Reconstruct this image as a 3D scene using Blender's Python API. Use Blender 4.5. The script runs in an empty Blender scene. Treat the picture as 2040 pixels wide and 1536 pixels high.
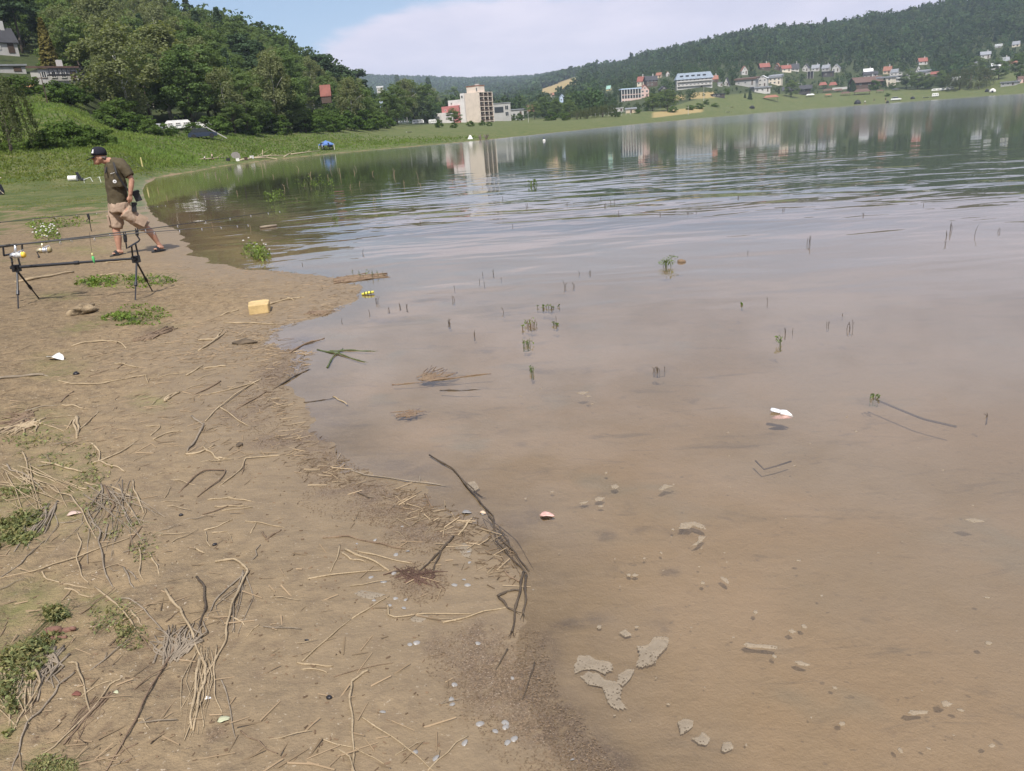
import bpy, math, random
import numpy as np
from mathutils import Vector, Matrix
R = math.radians
rng = np.random.default_rng(7)
random.seed(7)
S = bpy.context.scene
COL = S.collection
# ------------------------------------------------------------------ camera frame
F = 1533.0                       # focal length in photo pixels
CAMZ = 1.6
PITCH = math.atan(509.7 / 1533.0)
ROLL = math.atan(0.0745)
cam_f = np.array([0, math.cos(PITCH), -math.sin(PITCH)])
_r0 = np.array([1.0, 0, 0]); _u0 = np.array([0, math.sin(PITCH), math.cos(PITCH)])
cam_r = math.cos(ROLL) * _r0 - math.sin(ROLL) * _u0
cam_u = math.sin(ROLL) * _r0 + math.cos(ROLL) * _u0
CAM = np.array([0, 0, CAMZ])
def ray(px, py):
    return cam_f + cam_r * ((px - 1020) / F) - cam_u * ((py - 768) / F)
def hor(px):
    return 236 - 0.0745 * (px - 1300)
def az_of(px):
    d = ray(px, hor(px)); return math.atan2(d[0], d[1])
def proj(P):
    P = np.asarray(P, float); v = P - CAM
    w = v @ cam_f
    w = np.where(np.abs(w) < 1e-6, 1e-6, w)
    return 1020 + F * (v @ cam_r) / w, 768 - F * (v @ cam_u) / w, w
def on_plane(px, py, z=0.0):
    d = ray(px, py); t = (z - CAMZ) / d[2]
    return CAM + d * t
def at_dist(px, py, dist):
    """the point on the pixel's ray at horizontal distance dist"""
    d = ray(px, py); t = dist / math.hypot(d[0], d[1])
    return CAM + d * t
def at_y(px, py, Y):
    d = ray(px, py); return CAM + d * (Y / d[1])
# ------------------------------------------------------------------ noise
def _hash(ix, iy, s):
    h = (ix.astype(np.int64) * 374761393 + iy.astype(np.int64) * 668265263 + s * 974634777) & 0x7fffffff
    h = ((h ^ (h >> 13)) * 1274126177) & 0x7fffffff
    return ((h ^ (h >> 16)) & 0xffff) / 65535.0
def vnoise(x, y, s=0):
    x = np.asarray(x, float); y = np.asarray(y, float)
    ix = np.floor(x); iy = np.floor(y); fx = x - ix; fy = y - iy
    fx = fx * fx * (3 - 2 * fx); fy = fy * fy * (3 - 2 * fy)
    a = _hash(ix, iy, s); b = _hash(ix + 1, iy, s); c = _hash(ix, iy + 1, s); d = _hash(ix + 1, iy + 1, s)
    return (a + (b - a) * fx) * (1 - fy) + (c + (d - c) * fx) * fy
def fbm(x, y, o=4, s=0):
    v = 0; a = 0.5
    for i in range(o):
        v = v + a * vnoise(x, y, s + i); x = x * 2.03 + 3.1; y = y * 2.03 - 1.7; a *= 0.5
    return v
def sstep(a, b, x):
    t = np.clip((x - a) / (b - a), 0, 1); return t * t * (3 - 2 * t)
# ------------------------------------------------------------------ shoreline and terrain
SHORE_PX = [(1190,1536),(1130,1450),(1075,1350),(1035,1230),(1020,1130),(965,1040),(870,1005),(835,968),(700,938),(655,905),
    (610,850),(580,800),(548,768),(600,735),(615,705),(540,690),(545,657),(600,640),(655,624),(700,600),(715,575),(690,557),(620,546),(560,541),
    (490,536),(425,522),(385,505),(372,485),(355,460),(318,440),(300,420),(290,400),(284,380),(292,362)]
SH = [tuple(on_plane(x, y)[:2]) for x, y in SHORE_PX]
b0 = SH[0]
SH = [(b0[0] + 2.5, -60.0), (b0[0] + 0.35, -2.0), (b0[0]+0.1, 0.5)] + SH
FAR_SHORE = [(300,66),(360,77),(440,92),(530,109),(650,121),(780,130),(900,142),(1000,163),(1100,200),(1200,255),(1300,340),(1400,450),(1500,560),(1600,660),(1800,680),(2040,640),(2700,560)]
for x, d in FAR_SHORE[:2]:
    a = az_of(x); SH.append((d * math.sin(a), d * math.cos(a)))
SHA = np.array(SH)
WPOLY = np.array(SH + [(4000 * math.sin(az_of(300)), 4000 * math.cos(az_of(300))), (5000, 5000), (5000, -60)])
def shore_sd(x, y):
    """signed distance to the near shoreline, positive on land"""
    x = np.asarray(x, float); y = np.asarray(y, float)
    best = np.full(x.shape, 1e9)
    for i in range(len(SHA) - 1):
        ax, ay = SHA[i]; bx, by = SHA[i + 1]; dx, dy = bx - ax, by - ay
        t = np.clip(((x - ax) * dx + (y - ay) * dy) / (dx * dx + dy * dy + 1e-12), 0, 1)
        best = np.minimum(best, (x - ax - t * dx) ** 2 + (y - ay - t * dy) ** 2)
    ins = np.zeros(x.shape, bool); n = len(WPOLY)
    for i in range(n):
        ax, ay = WPOLY[i]; bx, by = WPOLY[(i + 1) % n]
        if ay == by: continue
        ins ^= ((ay > y) != (by > y)) & (x < (bx - ax) * (y - ay) / (by - ay) + ax)
    return np.where(ins, -1, 1) * np.sqrt(best)
SKY_X = [-900, -300, 0, 150, 250, 300, 430, 520, 560, 600, 650, 680, 720, 760, 850, 950, 1050, 1130, 1200, 1280, 1400, 1500, 1600, 1700, 1800, 1850, 2040, 2700]
SKY_Y = [-60, -55, -45, -40, -18, 0, 40, 65, 80, 105, 132, 145, 152, 165, 178, 190, 185, 142, 120, 102, 77, 52, 45, 32, 14, 7, -38, -90]
def z_for_row(az, d, row):
    lo, hi = -30.0, min(500.0, 1.4 * d)
    for _ in range(50):
        m = (lo + hi) / 2
        x, y, w = proj([d * math.sin(az), d * math.cos(az), m])
        tgt = np.interp(x, SKY_X, SKY_Y) if row is None else row
        if y > tgt: lo = m
        else: hi = m
    return (lo + hi) / 2
# column: photo x on the horizon -> [(distance, row or 'z', value)]; None row = the skyline
def prof(px, *pts):
    az = az_of(px); out = []
    for p in pts:
        d, kind, v = p
        if kind == 'z': z = v
        elif kind == 'y': z = z_for_row(az, d, v)
        else: z = z_for_row(az, d, None) - v
        out.append((d, z))
    return az, out
COLS = [
 prof(-900, (30,'z',.5),(55,'z',.9),(80,'z',4),(130,'z',14),(200,'z',40),(360,'s',9),(700,'z',130),(3000,'z',60)),
 prof(0,    (30,'z',.25),(52,'z',.55),(72,'y',305),(85,'y',285),(120,'y',205),(140,'y',178),(200,'y',90),(360,'s',9),(700,'z',100),(3000,'z',60)),
 prof(150,  (30,'z',.22),(52,'z',.5),(72,'y',300),(90,'y',283),(105,'y',225),(125,'y',205),(140,'y',178),(200,'y',110),(360,'s',9),(700,'z',90),(3000,'z',60)),
 prof(250,  (30,'z',.15),(52,'z',.4),(72,'y',305),(100,'y',280),(130,'y',250),(160,'y',215),(360,'s',9),(700,'z',80),(3000,'z',50)),
 prof(300,  (45,'z',-.25),(66,'z',0),(74,'z',.5),(110,'y',274),(150,'y',240),(200,'y',180),(360,'s',9),(700,'z',70),(3000,'z',50)),
 prof(430,  (70,'z',-.8),(91,'z',0),(98,'z',.35),(125,'y',270),(150,'y',250),(360,'s',9),(700,'z',50),(3000,'z',50)),
 prof(520,  (85,'z',-1),(107,'z',0),(113,'z',.3),(145,'y',270),(180,'y',240),(360,'s',9),(700,'z',40),(3000,'z',40)),
 prof(600,  (90,'z',-1),(116,'z',0),(122,'z',.3),(160,'y',265),(200,'y',240),(370,'s',10),(700,'z',30),(3000,'y',154)),
 prof(680,  (98,'z',-1),(123,'z',0),(130,'z',.35),(175,'y',261),(230,'y',238),(380,'s',11),(700,'z',20),(1400,'z',30),(3000,'y',154)),
 prof(760,  (105,'z',-1),(129,'z',0),(136,'z',.35),(220,'y',257),(280,'y',243),(420,'z',9),(700,'z',14),(1400,'z',20),(3000,'y',157)),
 prof(850,  (110,'z',-1),(136,'z',0),(144,'z',.4),(330,'y',249),(400,'y',246),(700,'z',10),(1400,'z',30),(3000,'y',160)),
 prof(940,  (115,'z',-1),(147,'z',0),(157,'z',.5),(390,'y',245),(440,'y',241),(700,'z',11),(1400,'z',40),(3000,'y',163)),
 prof(1050, (140,'z',-1),(180,'z',0),(192,'z',.5),(420,'y',241),(700,'y',228),(1000,'y',205),(1400,'z',50),(3000,'y',160)),
 prof(1130, (170,'z',-1),(215,'z',0),(228,'z',.4),(440,'y',234),(700,'y',215),(1000,'y',180),(1250,'y',163),(1600,'s',12),(3000,'y',150)),
 prof(1200, (200,'z',-1),(255,'z',0),(270,'z',.4),(450,'y',227),(600,'y',214),(1000,'y',165),(1450,'s',12),(3000,'z',90)),
 prof(1280, (270,'z',-1),(325,'z',0),(342,'z',.4),(480,'y',221),(600,'y',202),(1000,'y',150),(1350,'s',12),(3000,'z',90)),
 prof(1400, (380,'z',-1),(450,'z',0),(468,'z',.5),(550,'y',210),(650,'y',183),(1000,'y',120),(1280,'s',12),(3000,'z',90)),
 prof(1500, (480,'z',-1),(560,'z',0),(575,'z',.5),(640,'y',199),(720,'y',182),(1000,'y',110),(1250,'s',12),(3000,'z',90)),
 prof(1600, (580,'z',-1),(660,'z',0),(672,'z',.6),(730,'y',198),(800,'y',183),(1000,'y',115),(1250,'s',12),(3000,'z',100)),
 prof(1700, (580,'z',-1),(670,'z',0),(682,'z',.6),(740,'y',190),(800,'y',179),(1000,'y',112),(1250,'s',12),(3000,'z',100)),
 prof(1800, (580,'z',-1),(680,'z',0),(692,'z',.6),(740,'y',185),(800,'y',174),(1000,'y',110),(1250,'s',12),(3000,'z',100)),
 prof(1900, (580,'z',-1),(668,'z',0),(680,'z',.6),(740,'y',178),(800,'y',166),(1000,'y',110),(1250,'s',12),(3000,'z',110)),
 prof(2040, (560,'z',-1),(640,'z',0),(655,'z',.7),(740,'y',157),(800,'y',140),(1000,'y',90),(1250,'s',12),(3000,'z',120)),
 prof(2700, (480,'z',-1),(560,'z',0),(580,'z',1),(700,'z',25),(900,'z',70),(1250,'s',12),(3000,'z',150)),
]
LR = np.linspace(math.log(20), math.log(6500), 500)
AZC = np.array([c[0] for c in COLS])
PT = np.array([np.interp(np.exp(LR), [p[0] for p in c[1]], [p[1] for p in c[1]]) for c in COLS])
def profile_z(x, y):
    r = np.hypot(x, y); a = np.arctan2(x, y)
    fr = np.clip((np.log(np.maximum(r, 20)) - LR[0]) / (LR[1] - LR[0]), 0, len(LR) - 1.001)
    i = fr.astype(int); ft = fr - i
    fa = np.interp(a, AZC, np.arange(len(AZC))); fa = np.clip(fa, 0, len(AZC) - 1.001); j = fa.astype(int); fj = fa - j
    return (PT[j, i] * (1 - ft) + PT[j, i + 1] * ft) * (1 - fj) + (PT[j + 1, i] * (1 - ft) + PT[j + 1, i + 1] * ft) * fj
def ground_base(x, y):
    x = np.asarray(x, float); y = np.asarray(y, float)
    r = np.hypot(x, y); sd = shore_sd(x, y)
    sd = sd + (fbm(x * 1.6, y * 1.6, 3, 11) - 0.45) * (0.08 + 0.12 * sstep(9, 4, r)) * sstep(40, 12, r) 
    land = 0.28 * (1 - np.exp(-np.maximum(sd, 0) / 7.0)) * 1.2
    bed = -0.55 * (1 - np.exp(np.minimum(sd, 0) / 9.0)) - 0.03 * np.maximum(-sd - 5, 0) - 0.55 * sstep(13, 22, r) * sstep(-0.8, -3.0, sd)
    zn = np.where(sd > 0, land, bed)
    zf = profile_z(x, y)
    k = sstep(52, 74, r)
    z = zn * (1 - k) + zf * k
    z = z + sstep(90, 300, r) * np.where(zf > 1.0, (fbm(x / 40, y / 40, 3, 5) - 0.47) * np.minimum(zf * 0.12, 8), 0)
    return z, sd
def ground_z(x, y):
    z, sd = ground_base(x, y)
    x = np.asarray(x, float); y = np.asarray(y, float)
    r = np.hypot(x, y); near = sstep(40, 12, r)
    rough = sstep(0.15, 1.5, sd)
    clod = (fbm(x * 9, y * 9, 4, 21) - 0.47) * 0.030 * (0.22 + 0.9 * rough) + (fbm(x * 1.7, y * 1.7, 3, 31) - 0.47) * 0.05 * (0.3 + 0.7 * rough)
    pit = -np.maximum(fbm(x * 4.2, y * 4.2, 2, 41) - 0.52, 0) * 0.16 * sstep(0.6, 2.2, sd)
    return z + near * (clod + pit)
def gz(x, y):
    return float(ground_z(np.array([x]), np.array([y]))[0])
_TD = np.exp(np.linspace(math.log(0.9), math.log(5500), 3500))
def hit(px, py, lo=0.9, hi=5500):
    """where the pixel's ray first meets ground or water"""
    d = ray(px, py); h = math.hypot(d[0], d[1])
    td = _TD[(_TD >= lo) & (_TD <= hi)]
    P = CAM + np.outer(td / h, d)
    g = np.maximum(ground_z(P[:, 0], P[:, 1]), 0.0)
    below = np.nonzero(P[:, 2] <= g)[0]
    k = below[0] if len(below) else len(td) - 1
    if k > 0 and len(below):
        a = P[k - 1, 2] - g[k - 1]; b = g[k] - P[k, 2]; t = a / (a + b + 1e-9)
        Q = P[k - 1] * (1 - t) + P[k] * t
    else: Q = P[k]
    return np.array([Q[0], Q[1], max(gz(Q[0], Q[1]), 0.0)])
def hits(pts):
    return [hit(x, y, 0.9, 120) for x, y in pts]
# ------------------------------------------------------------------ mesh helpers
class MB:
    """collects faces, then links ONE mesh object"""
    def __init__(s): s.v = []; s.f = []; s.mi = []; s.c = []
    def add(s, vs, fs, mi=0):
        n = len(s.v); s.v += [tuple(map(float, p)) for p in vs]; s.f += [tuple(i + n for i in f) for f in fs]; s.mi += [mi] * len(fs); return s
    def box(s, c, d, mi=0, M=None):
        x, y, z = c; a, b, h = d[0] / 2, d[1] / 2, d[2] / 2
        vs = [Vector((x + i * a, y + j * b, z + k * h)) for k in (-1, 1) for j in (-1, 1) for i in (-1, 1)]
        if M is not None: vs = [M @ v for v in vs]
        return s.add(vs, [(0, 2, 3, 1), (4, 5, 7, 6), (0, 1, 5, 4), (2, 6, 7, 3), (0, 4, 6, 2), (1, 3, 7, 5)], mi)
    def tube(s, pts, rad, n=6, mi=0, cap=True, flat=1.0):
        pts = [Vector(p) for p in pts]; m = len(pts)
        if not hasattr(rad, '__len__'): rad = [rad] * m
        vs = []; N = None
        for i, p in enumerate(pts):
            t = (pts[min(i + 1, m - 1)] - pts[max(i - 1, 0)])
            t = t.normalized() if t.length > 1e-9 else Vector((0, 0, 1))
            if N is None:
                N = t.orthogonal().normalized()
                if abs(t.z) < 0.9: N = t.cross(Vector((0, 0, 1))).normalized()
            else:
                N = (N - t * N.dot(t)); N = N.normalized() if N.length > 1e-6 else t.orthogonal().normalized()
            B = t.cross(N)
            for k in range(n):
                a = 2 * math.pi * k / n
                vs.append(p + N * (math.cos(a) * rad[i]) + B * (math.sin(a) * rad[i] * flat))
        fs = [(i * n + k, i * n + (k + 1) % n, (i + 1) * n + (k + 1) % n, (i + 1) * n + k) for i in range(m - 1) for k in range(n)]
        if cap: fs += [tuple(range(n))[::-1], tuple((m - 1) * n + k for k in range(n))]
        return s.add(vs, fs, mi)
    def lathe(s, prof, n=16, mi=0, M=None, cap=True):
        vs = []
        for r, z in prof:
            for k in range(n):
                a = 2 * math.pi * k / n; vs.append(Vector((r * math.cos(a), r * math.sin(a), z)))
        if M is not None: vs = [M @ v for v in vs]
        m = len(prof)
        fs = [(i * n + k, i * n + (k + 1) % n, (i + 1) * n + (k + 1) % n, (i + 1) * n + k) for i in range(m - 1) for k in range(n)]
        if cap: fs += [tuple(range(n))[::-1], tuple((m - 1) * n + k for k in range(n))]
        return s.add(vs, fs, mi)
    def ball(s, c, r, n=10, mi=0, sc=(1, 1, 1), M=None):
        m = max(4, n // 2 + 1); vs = []
        for i in range(1, m):
            th = math.pi * i / m
            for k in range(n):
                a = 2 * math.pi * k / n
                vs.append(Vector((math.sin(th) * math.cos(a) * r * sc[0], math.sin(th) * math.sin(a) * r * sc[1], math.cos(th) * r * sc[2])))
        vs += [Vector((0, 0, r * sc[2])), Vector((0, 0, -r * sc[2]))]
        if M is not None: vs = [M @ v for v in vs]
        vs = [v + Vector(c) for v in vs]
        fs = [(i * n + k, (i + 1) * n + k, (i + 1) * n + (k + 1) % n, i * n + (k + 1) % n) for i in range(m - 2) for k in range(n)]
        T = len(vs) - 2
        fs += [(T, k, (k + 1) % n) for k in range(n)] + [(T + 1, (m - 2) * n + (k + 1) % n, (m - 2) * n + k) for k in range(n)]
        return s.add(vs, fs, mi)
    def prism(s, poly, z0, z1, mi=0, M=None):
        """poly in x,y extruded z0..z1"""
        n = len(poly)
        vs = [Vector((x, y, z0)) for x, y in poly] + [Vector((x, y, z1)) for x, y in poly]
        if M is not None: vs = [M @ v for v in vs]
        fs = [tuple(range(n))[::-1], tuple(range(n, 2 * n))] + [(i, (i + 1) % n, n + (i + 1) % n, n + i) for i in range(n)]
        return s.add(vs, fs, mi)
    def mesh(s, name, mats, smooth=False):
        me = bpy.data.meshes.new(name); me.from_pydata(s.v, [], s.f)
        for m in (mats if isinstance(mats, (list, tuple)) else [mats]): me.materials.append(m)
        if any(s.mi): me.polygons.foreach_set('material_index', s.mi)
        if smooth: me.polygons.foreach_set('use_smooth', [True] * len(s.f))
        me.update(); return me
    def obj(s, name, mats, parent=None, smooth=False, loc=None, rz=None):
        return link(name, s.mesh(name, mats, smooth), parent, loc, rz)
def link(name, me, parent=None, loc=None, rz=None):
    o = bpy.data.objects.new(name, me); COL.objects.link(o)
    if parent is not None: o.parent = parent
    if loc is not None: o.location = tuple(float(v) for v in loc)
    if rz is not None: o.rotation_euler = (0, 0, rz)
    return o
def tag(o, label, cat, group=None):
    o['label'] = label; o['category'] = cat
    if group: o['group'] = group
    return o
def kind(o, k): o['kind'] = k; return o
def thing(name, label, cat, loc=(0, 0, 0), rz=0.0, group=None, scale=None):
    o = bpy.data.objects.new(name, None); COL.objects.link(o); o.empty_display_size = 0.2
    o.location = tuple(float(v) for v in loc); o.rotation_euler = (0, 0, rz)
    if scale: o.scale = (scale,) * 3 if not hasattr(scale, '__len__') else scale
    return tag(o, label, cat, group)
def copy_tree(root, loc, rz, label=None, group=None, scale=None):
    def cp(o, par):
        c = o.copy(); COL.objects.link(c)
        if par is not None: c.parent = par
        for ch in [q for q in o.children]: cp(ch, c)
        return c
    r = cp(root, None); r.location = tuple(float(v) for v in loc); r.rotation_euler = (0, 0, rz)
    if label: r['label'] = label
    if group: r['group'] = group
    if scale: r.scale = (scale,) * 3 if not hasattr(scale, '__len__') else scale
    return r
def np_mesh(name, V, Fq, mats, mi=None, smooth=False):
    """fast mesh from numpy arrays; Fq (n,3) or (n,4)"""
    me = bpy.data.meshes.new(name); n, k = Fq.shape
    me.vertices.add(len(V)); me.vertices.foreach_set('co', np.ascontiguousarray(V, np.float32).ravel())
    me.loops.add(n * k); me.loops.foreach_set('vertex_index', np.ascontiguousarray(Fq, np.int32).ravel())
    me.polygons.add(n); me.polygons.foreach_set('loop_start', np.arange(0, n * k, k, dtype=np.int32))
    me.polygons.foreach_set('loop_total', np.full(n, k, np.int32))
    for m in (mats if isinstance(mats, (list, tuple)) else [mats]): me.materials.append(m)
    if mi is not None: me.polygons.foreach_set('material_index', np.asarray(mi, np.int32))
    if smooth: me.polygons.foreach_set('use_smooth', np.ones(n, bool))
    me.update(calc_edges=True); return me
def attr_col(me, name, A):
    a = me.attributes.new(name, 'FLOAT_COLOR', 'POINT'); B = np.ones((len(A), 4), np.float32); B[:, :A.shape[1]] = A
    a.data.foreach_set('color', B.ravel())
# ------------------------------------------------------------------ material helpers
class NT:
    def __init__(s, name):
        s.m = bpy.data.materials.new(name); s.m.use_nodes = True; s.t = s.m.node_tree; s.t.nodes.clear()
        s.out = s.n('ShaderNodeOutputMaterial')
    def n(s, typ, **kw):
        q = s.t.nodes.new(typ)
        for k, v in kw.items(): setattr(q, k, v)
        return q
    def l(s, a, b): s.t.links.new(a, b)
    def set(s, sock, v):
        if isinstance(v, bpy.types.NodeSocket): s.l(v, sock)
        elif hasattr(v, '__len__') and sock.type == 'RGBA' and len(v) == 3: sock.default_value = (*v, 1)
        else: sock.default_value = v
    def noise(s, vec, scale, detail=4, rough=0.55, dist=0.0):
        q = s.n('ShaderNodeTexNoise'); s.set(q.inputs['Scale'], scale); s.set(q.inputs['Detail'], detail); s.set(q.inputs['Roughness'], rough); s.set(q.inputs['Distortion'], dist)
        if vec is not None: s.l(vec, q.inputs['Vector'])
        return q.outputs['Fac']
    def voro(s, vec, scale, out='Distance', feature='F1'):
        q = s.n('ShaderNodeTexVoronoi', feature=feature); s.set(q.inputs['Scale'], scale)
        if vec is not None: s.l(vec, q.inputs['Vector'])
        return q.outputs[out]
    def ramp(s, fac, a, b, va=0.0, vb=1.0):
        q = s.n('ShaderNodeMapRange', interpolation_type='SMOOTHSTEP'); s.set(q.inputs[0], fac)
        for i, v in zip((1, 2, 3, 4), (a, b, va, vb)): s.set(q.inputs[i], v)
        return q.outputs[0]
    def math(s, op, a, b=0.0, c=0.0, clamp=False):
        q = s.n('ShaderNodeMath', operation=op, use_clamp=clamp)
        for i, v in enumerate((a, b, c)): s.set(q.inputs[i], v)
        return q.outputs[0]
    def mix(s, fac, a, b, blend='MIX'):
        q = s.n('ShaderNodeMix', data_type='RGBA', blend_type=blend); s.set(q.inputs[0], fac); s.set(q.inputs[6], a); s.set(q.inputs[7], b)
        return q.outputs[2]
    def pos(s): return s.n('ShaderNodeNewGeometry').outputs['Position']
    def obj(s): return s.n('ShaderNodeTexCoord').outputs['Object']
    def scalev(s, vec, sc):
        q = s.n('ShaderNodeMapping'); s.l(vec, q.inputs[0]); q.inputs['Scale'].default_value = sc; return q.outputs[0]
    def attr(s, name): return s.n('ShaderNodeAttribute', attribute_name=name)
    def bump(s, h, strength, dist=0.01, normal=None):
        q = s.n('ShaderNodeBump'); s.set(q.inputs['Strength'], strength); s.set(q.inputs['Distance'], dist); s.l(h, q.inputs['Height'])
        if normal is not None: s.l(normal, q.inputs['Normal'])
        return q.outputs[0]
    def bsdf(s, color, rough=0.7, metal=0.0, normal=None, spec=0.5, **kw):
        q = s.n('ShaderNodeBsdfPrincipled'); s.set(q.inputs['Base Color'], color); s.set(q.inputs['Roughness'], rough); s.set(q.inputs['Metallic'], metal)
        s.set(q.inputs['Specular IOR Level'], spec)
        if normal is not None: s.l(normal, q.inputs['Normal'])
        for k, v in kw.items(): s.set(q.inputs[k], v)
        return q.outputs[0]
    def done(s, sh): s.l(sh, s.out.inputs[0]); return s.m
_mc = {}
def simple(name, color, rough=0.6, metal=0.0, var=0.15, scale=8.0, bump=0.0, spec=0.4):
    """a plain painted / moulded surface with slight mottling"""
    if name in _mc: return _mc[name]
    t = NT(name); v = t.obj(); n = t.noise(v, scale, 5, 0.6)
    c = t.mix(t.ramp(n, 0.3, 0.7), tuple(k * (1 - var) for k in color), tuple(min(1, k * (1 + var)) for k in color))
    nm = t.bump(t.noise(v, scale * 5, 3), bump, 0.01) if bump else None
    _mc[name] = t.done(t.bsdf(c, rough, metal, nm, spec)); return _mc[name]
# ------------------------------------------------------------------ world, sun, camera
SUN_EL, SUN_AZ = R(54), R(-174)            # azimuth of the sun seen from the place, from +Y towards +X: behind and to the left
HAZE_D = 0.00015
W = bpy.data.worlds.new("World"); S.world = W; W.use_nodes = True
nt = W.node_tree; nt.nodes.clear()
class WT(NT):
    def __init__(s): s.t = nt
w = WT()
sky = w.n('ShaderNodeTexSky', sky_type='NISHITA', sun_disc=False, sun_elevation=SUN_EL, sun_rotation=SUN_AZ, altitude=300.0, air_density=1.0, dust_density=1.6, ozone_density=1.0)
gen = w.n('ShaderNodeTexCoord').outputs['Generated']
sep = w.n('ShaderNodeSeparateXYZ'); w.l(gen, sep.inputs[0])
el = sep.outputs[2]
yy = w.math('MAXIMUM', sep.outputs[1], 0.05)
u = w.math('DIVIDE', sep.outputs[0], yy)
cv = w.n('ShaderNodeCombineXYZ'); w.l(u, cv.inputs[0]); w.l(w.math('MULTIPLY', el, 3.2), cv.inputs[1])
n1 = w.noise(cv.outputs[0], 3.1, 6, 0.55, 0.3)
n2 = w.noise(cv.outputs[0], 9.0, 5, 0.6, 0.2)
nn = w.math('ADD', w.math('MULTIPLY', n1, 0.75), w.math('MULTIPLY', n2, 0.25))
# the bank: thick from just left of the view's middle to the right, lower edge at the horizon
side = w.ramp(w.math('SUBTRACT', u, w.math('MULTIPLY', el, 1.1)), -0.40, -0.22)
top = w.ramp(el, 0.095, 0.19, 1.0, 0.0)
bank = w.math('ADD', w.math('MULTIPLY', side, top), w.math('MULTIPLY', w.math('SUBTRACT', nn, 0.5), 1.5))
bank = w.ramp(bank, 0.38, 0.66)
veil = w.math('MULTIPLY', w.ramp(u, -0.32, 0.45), w.ramp(nn, 0.3, 0.65, 0.12, 0.6))
high = w.math('MULTIPLY', w.ramp(nn, 0.36, 0.60), w.math('MULTIPLY', w.ramp(el, 0.13, 0.24), 0.9))
cl = w.math('MAXIMUM', w.math('MAXIMUM', bank, veil), high, clamp=True)
ccol = w.mix(w.ramp(nn, 0.35, 0.65), (5.7, 5.6, 6.9), (7.2, 6.8, 7.9))
hz = w.ramp(el, 0.0, 0.30, 1.0, 0.0)
base = w.mix(w.math('MULTIPLY', hz, 0.6), sky.outputs[0], (3.5, 5.0, 7.9))
base = w.mix(w.math('MULTIPLY', w.ramp(u, -0.1, 0.6), 0.55), base, (5.0, 5.5, 7.5))
ccol = w.mix(w.math('MULTIPLY', w.ramp(el, .15, .28), .75), ccol, (7.0, 7.6, 9.6))
colr = w.mix(w.math('MULTIPLY', cl, 0.92), base, ccol)
bg = w.n('ShaderNodeBackground'); w.l(colr, bg.inputs[0]); bg.inputs[1].default_value = 0.1
wo = w.n('ShaderNodeOutputWorld'); w.l(bg.outputs[0], wo.inputs[0])
sl = bpy.data.lights.new('sun', 'SUN'); sl.energy = 4.6; sl.angle = R(0.55); sl.color = (1.0, 0.955, 0.89)
so = bpy.data.objects.new('sun', sl); COL.objects.link(so)
sdir = Vector((math.sin(SUN_AZ) * math.cos(SUN_EL), math.cos(SUN_AZ) * math.cos(SUN_EL), math.sin(SUN_EL)))
so.rotation_euler = sdir.to_track_quat('Z', 'Y').to_euler(); so.location = (-30, -30, 60)
cd = bpy.data.cameras.new('camera'); cd.sensor_width = 36; cd.sensor_fit = 'HORIZONTAL'; cd.lens = 36 * F / 2040; cd.clip_end = 12000; cd.clip_start = 0.05
co = bpy.data.objects.new('camera', cd); COL.objects.link(co); S.camera = co
co.matrix_world = Matrix(((cam_r[0], cam_u[0], -cam_f[0], 0), (cam_r[1], cam_u[1], -cam_f[1], 0), (cam_r[2], cam_u[2], -cam_f[2], CAMZ), (0, 0, 0, 1)))
S.view_settings.view_transform = 'Standard'; S.view_settings.look = 'None'; S.view_settings.exposure = 0.33; S.view_settings.gamma = 1.0
S.cycles.max_bounces = 8; S.cycles.transparent_max_bounces = 12; S.cycles.volume_bounces = 0; S.cycles.volume_step_rate = 10
S.cycles.caustics_reflective = False; S.cycles.caustics_refractive = False; S.cycles.use_denoising = True
# ------------------------------------------------------------------ ground sheet
def polar(rr, aa):
    Rg, Ag = np.meshgrid(rr, aa, indexing='ij')
    return Rg * np.sin(Ag), Rg * np.cos(Ag)
def quads(nr, na, wrap=False):
    i = np.arange(nr - 1)[:, None]; k = np.arange(na if wrap else na - 1)[None]
    a = i * na + k; b = i * na + (k + 1) % na
    return np.stack([a, b, b + na, a + na], -1).reshape(-1, 4)
rr = np.concatenate([[0.02, 0.3, 0.6], np.exp(np.linspace(math.log(0.95), math.log(26), 760)), np.exp(np.linspace(math.log(26.2), math.log(1800), 330)), np.exp(np.linspace(math.log(1830), math.log(3450), 60))])
aa = np.concatenate([np.linspace(-math.pi, R(-46), 40, endpoint=False), np.linspace(R(-46), R(46), 780), np.linspace(R(46), math.pi, 40, endpoint=False)[1:]])
X, Y = polar(rr, aa); x = X.ravel(); y = Y.ravel()
zb, sd = ground_base(x, y)
z = ground_z(x, y)
V = np.stack([x, y, z], 1)
px, py, pw = proj(V)
vis = pw > 0.2
r = np.hypot(x, y)
def ell(cx, cy, rx, ry, ang=0.0, soft=0.6):
    c, s = math.cos(ang), math.sin(ang)
    dx = px - cx; dy = py - cy; q = np.hypot((dx * c + dy * s) / rx, (-dx * s + dy * c) / ry)
    return np.where(vis, sstep(1.0 + soft * 0.5, 1.0 - soft, q), 0)
nz = fbm(x * 2.2, y * 2.2, 4, 61); nz2 = fbm(x * 11, y * 11, 3, 71)
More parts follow.
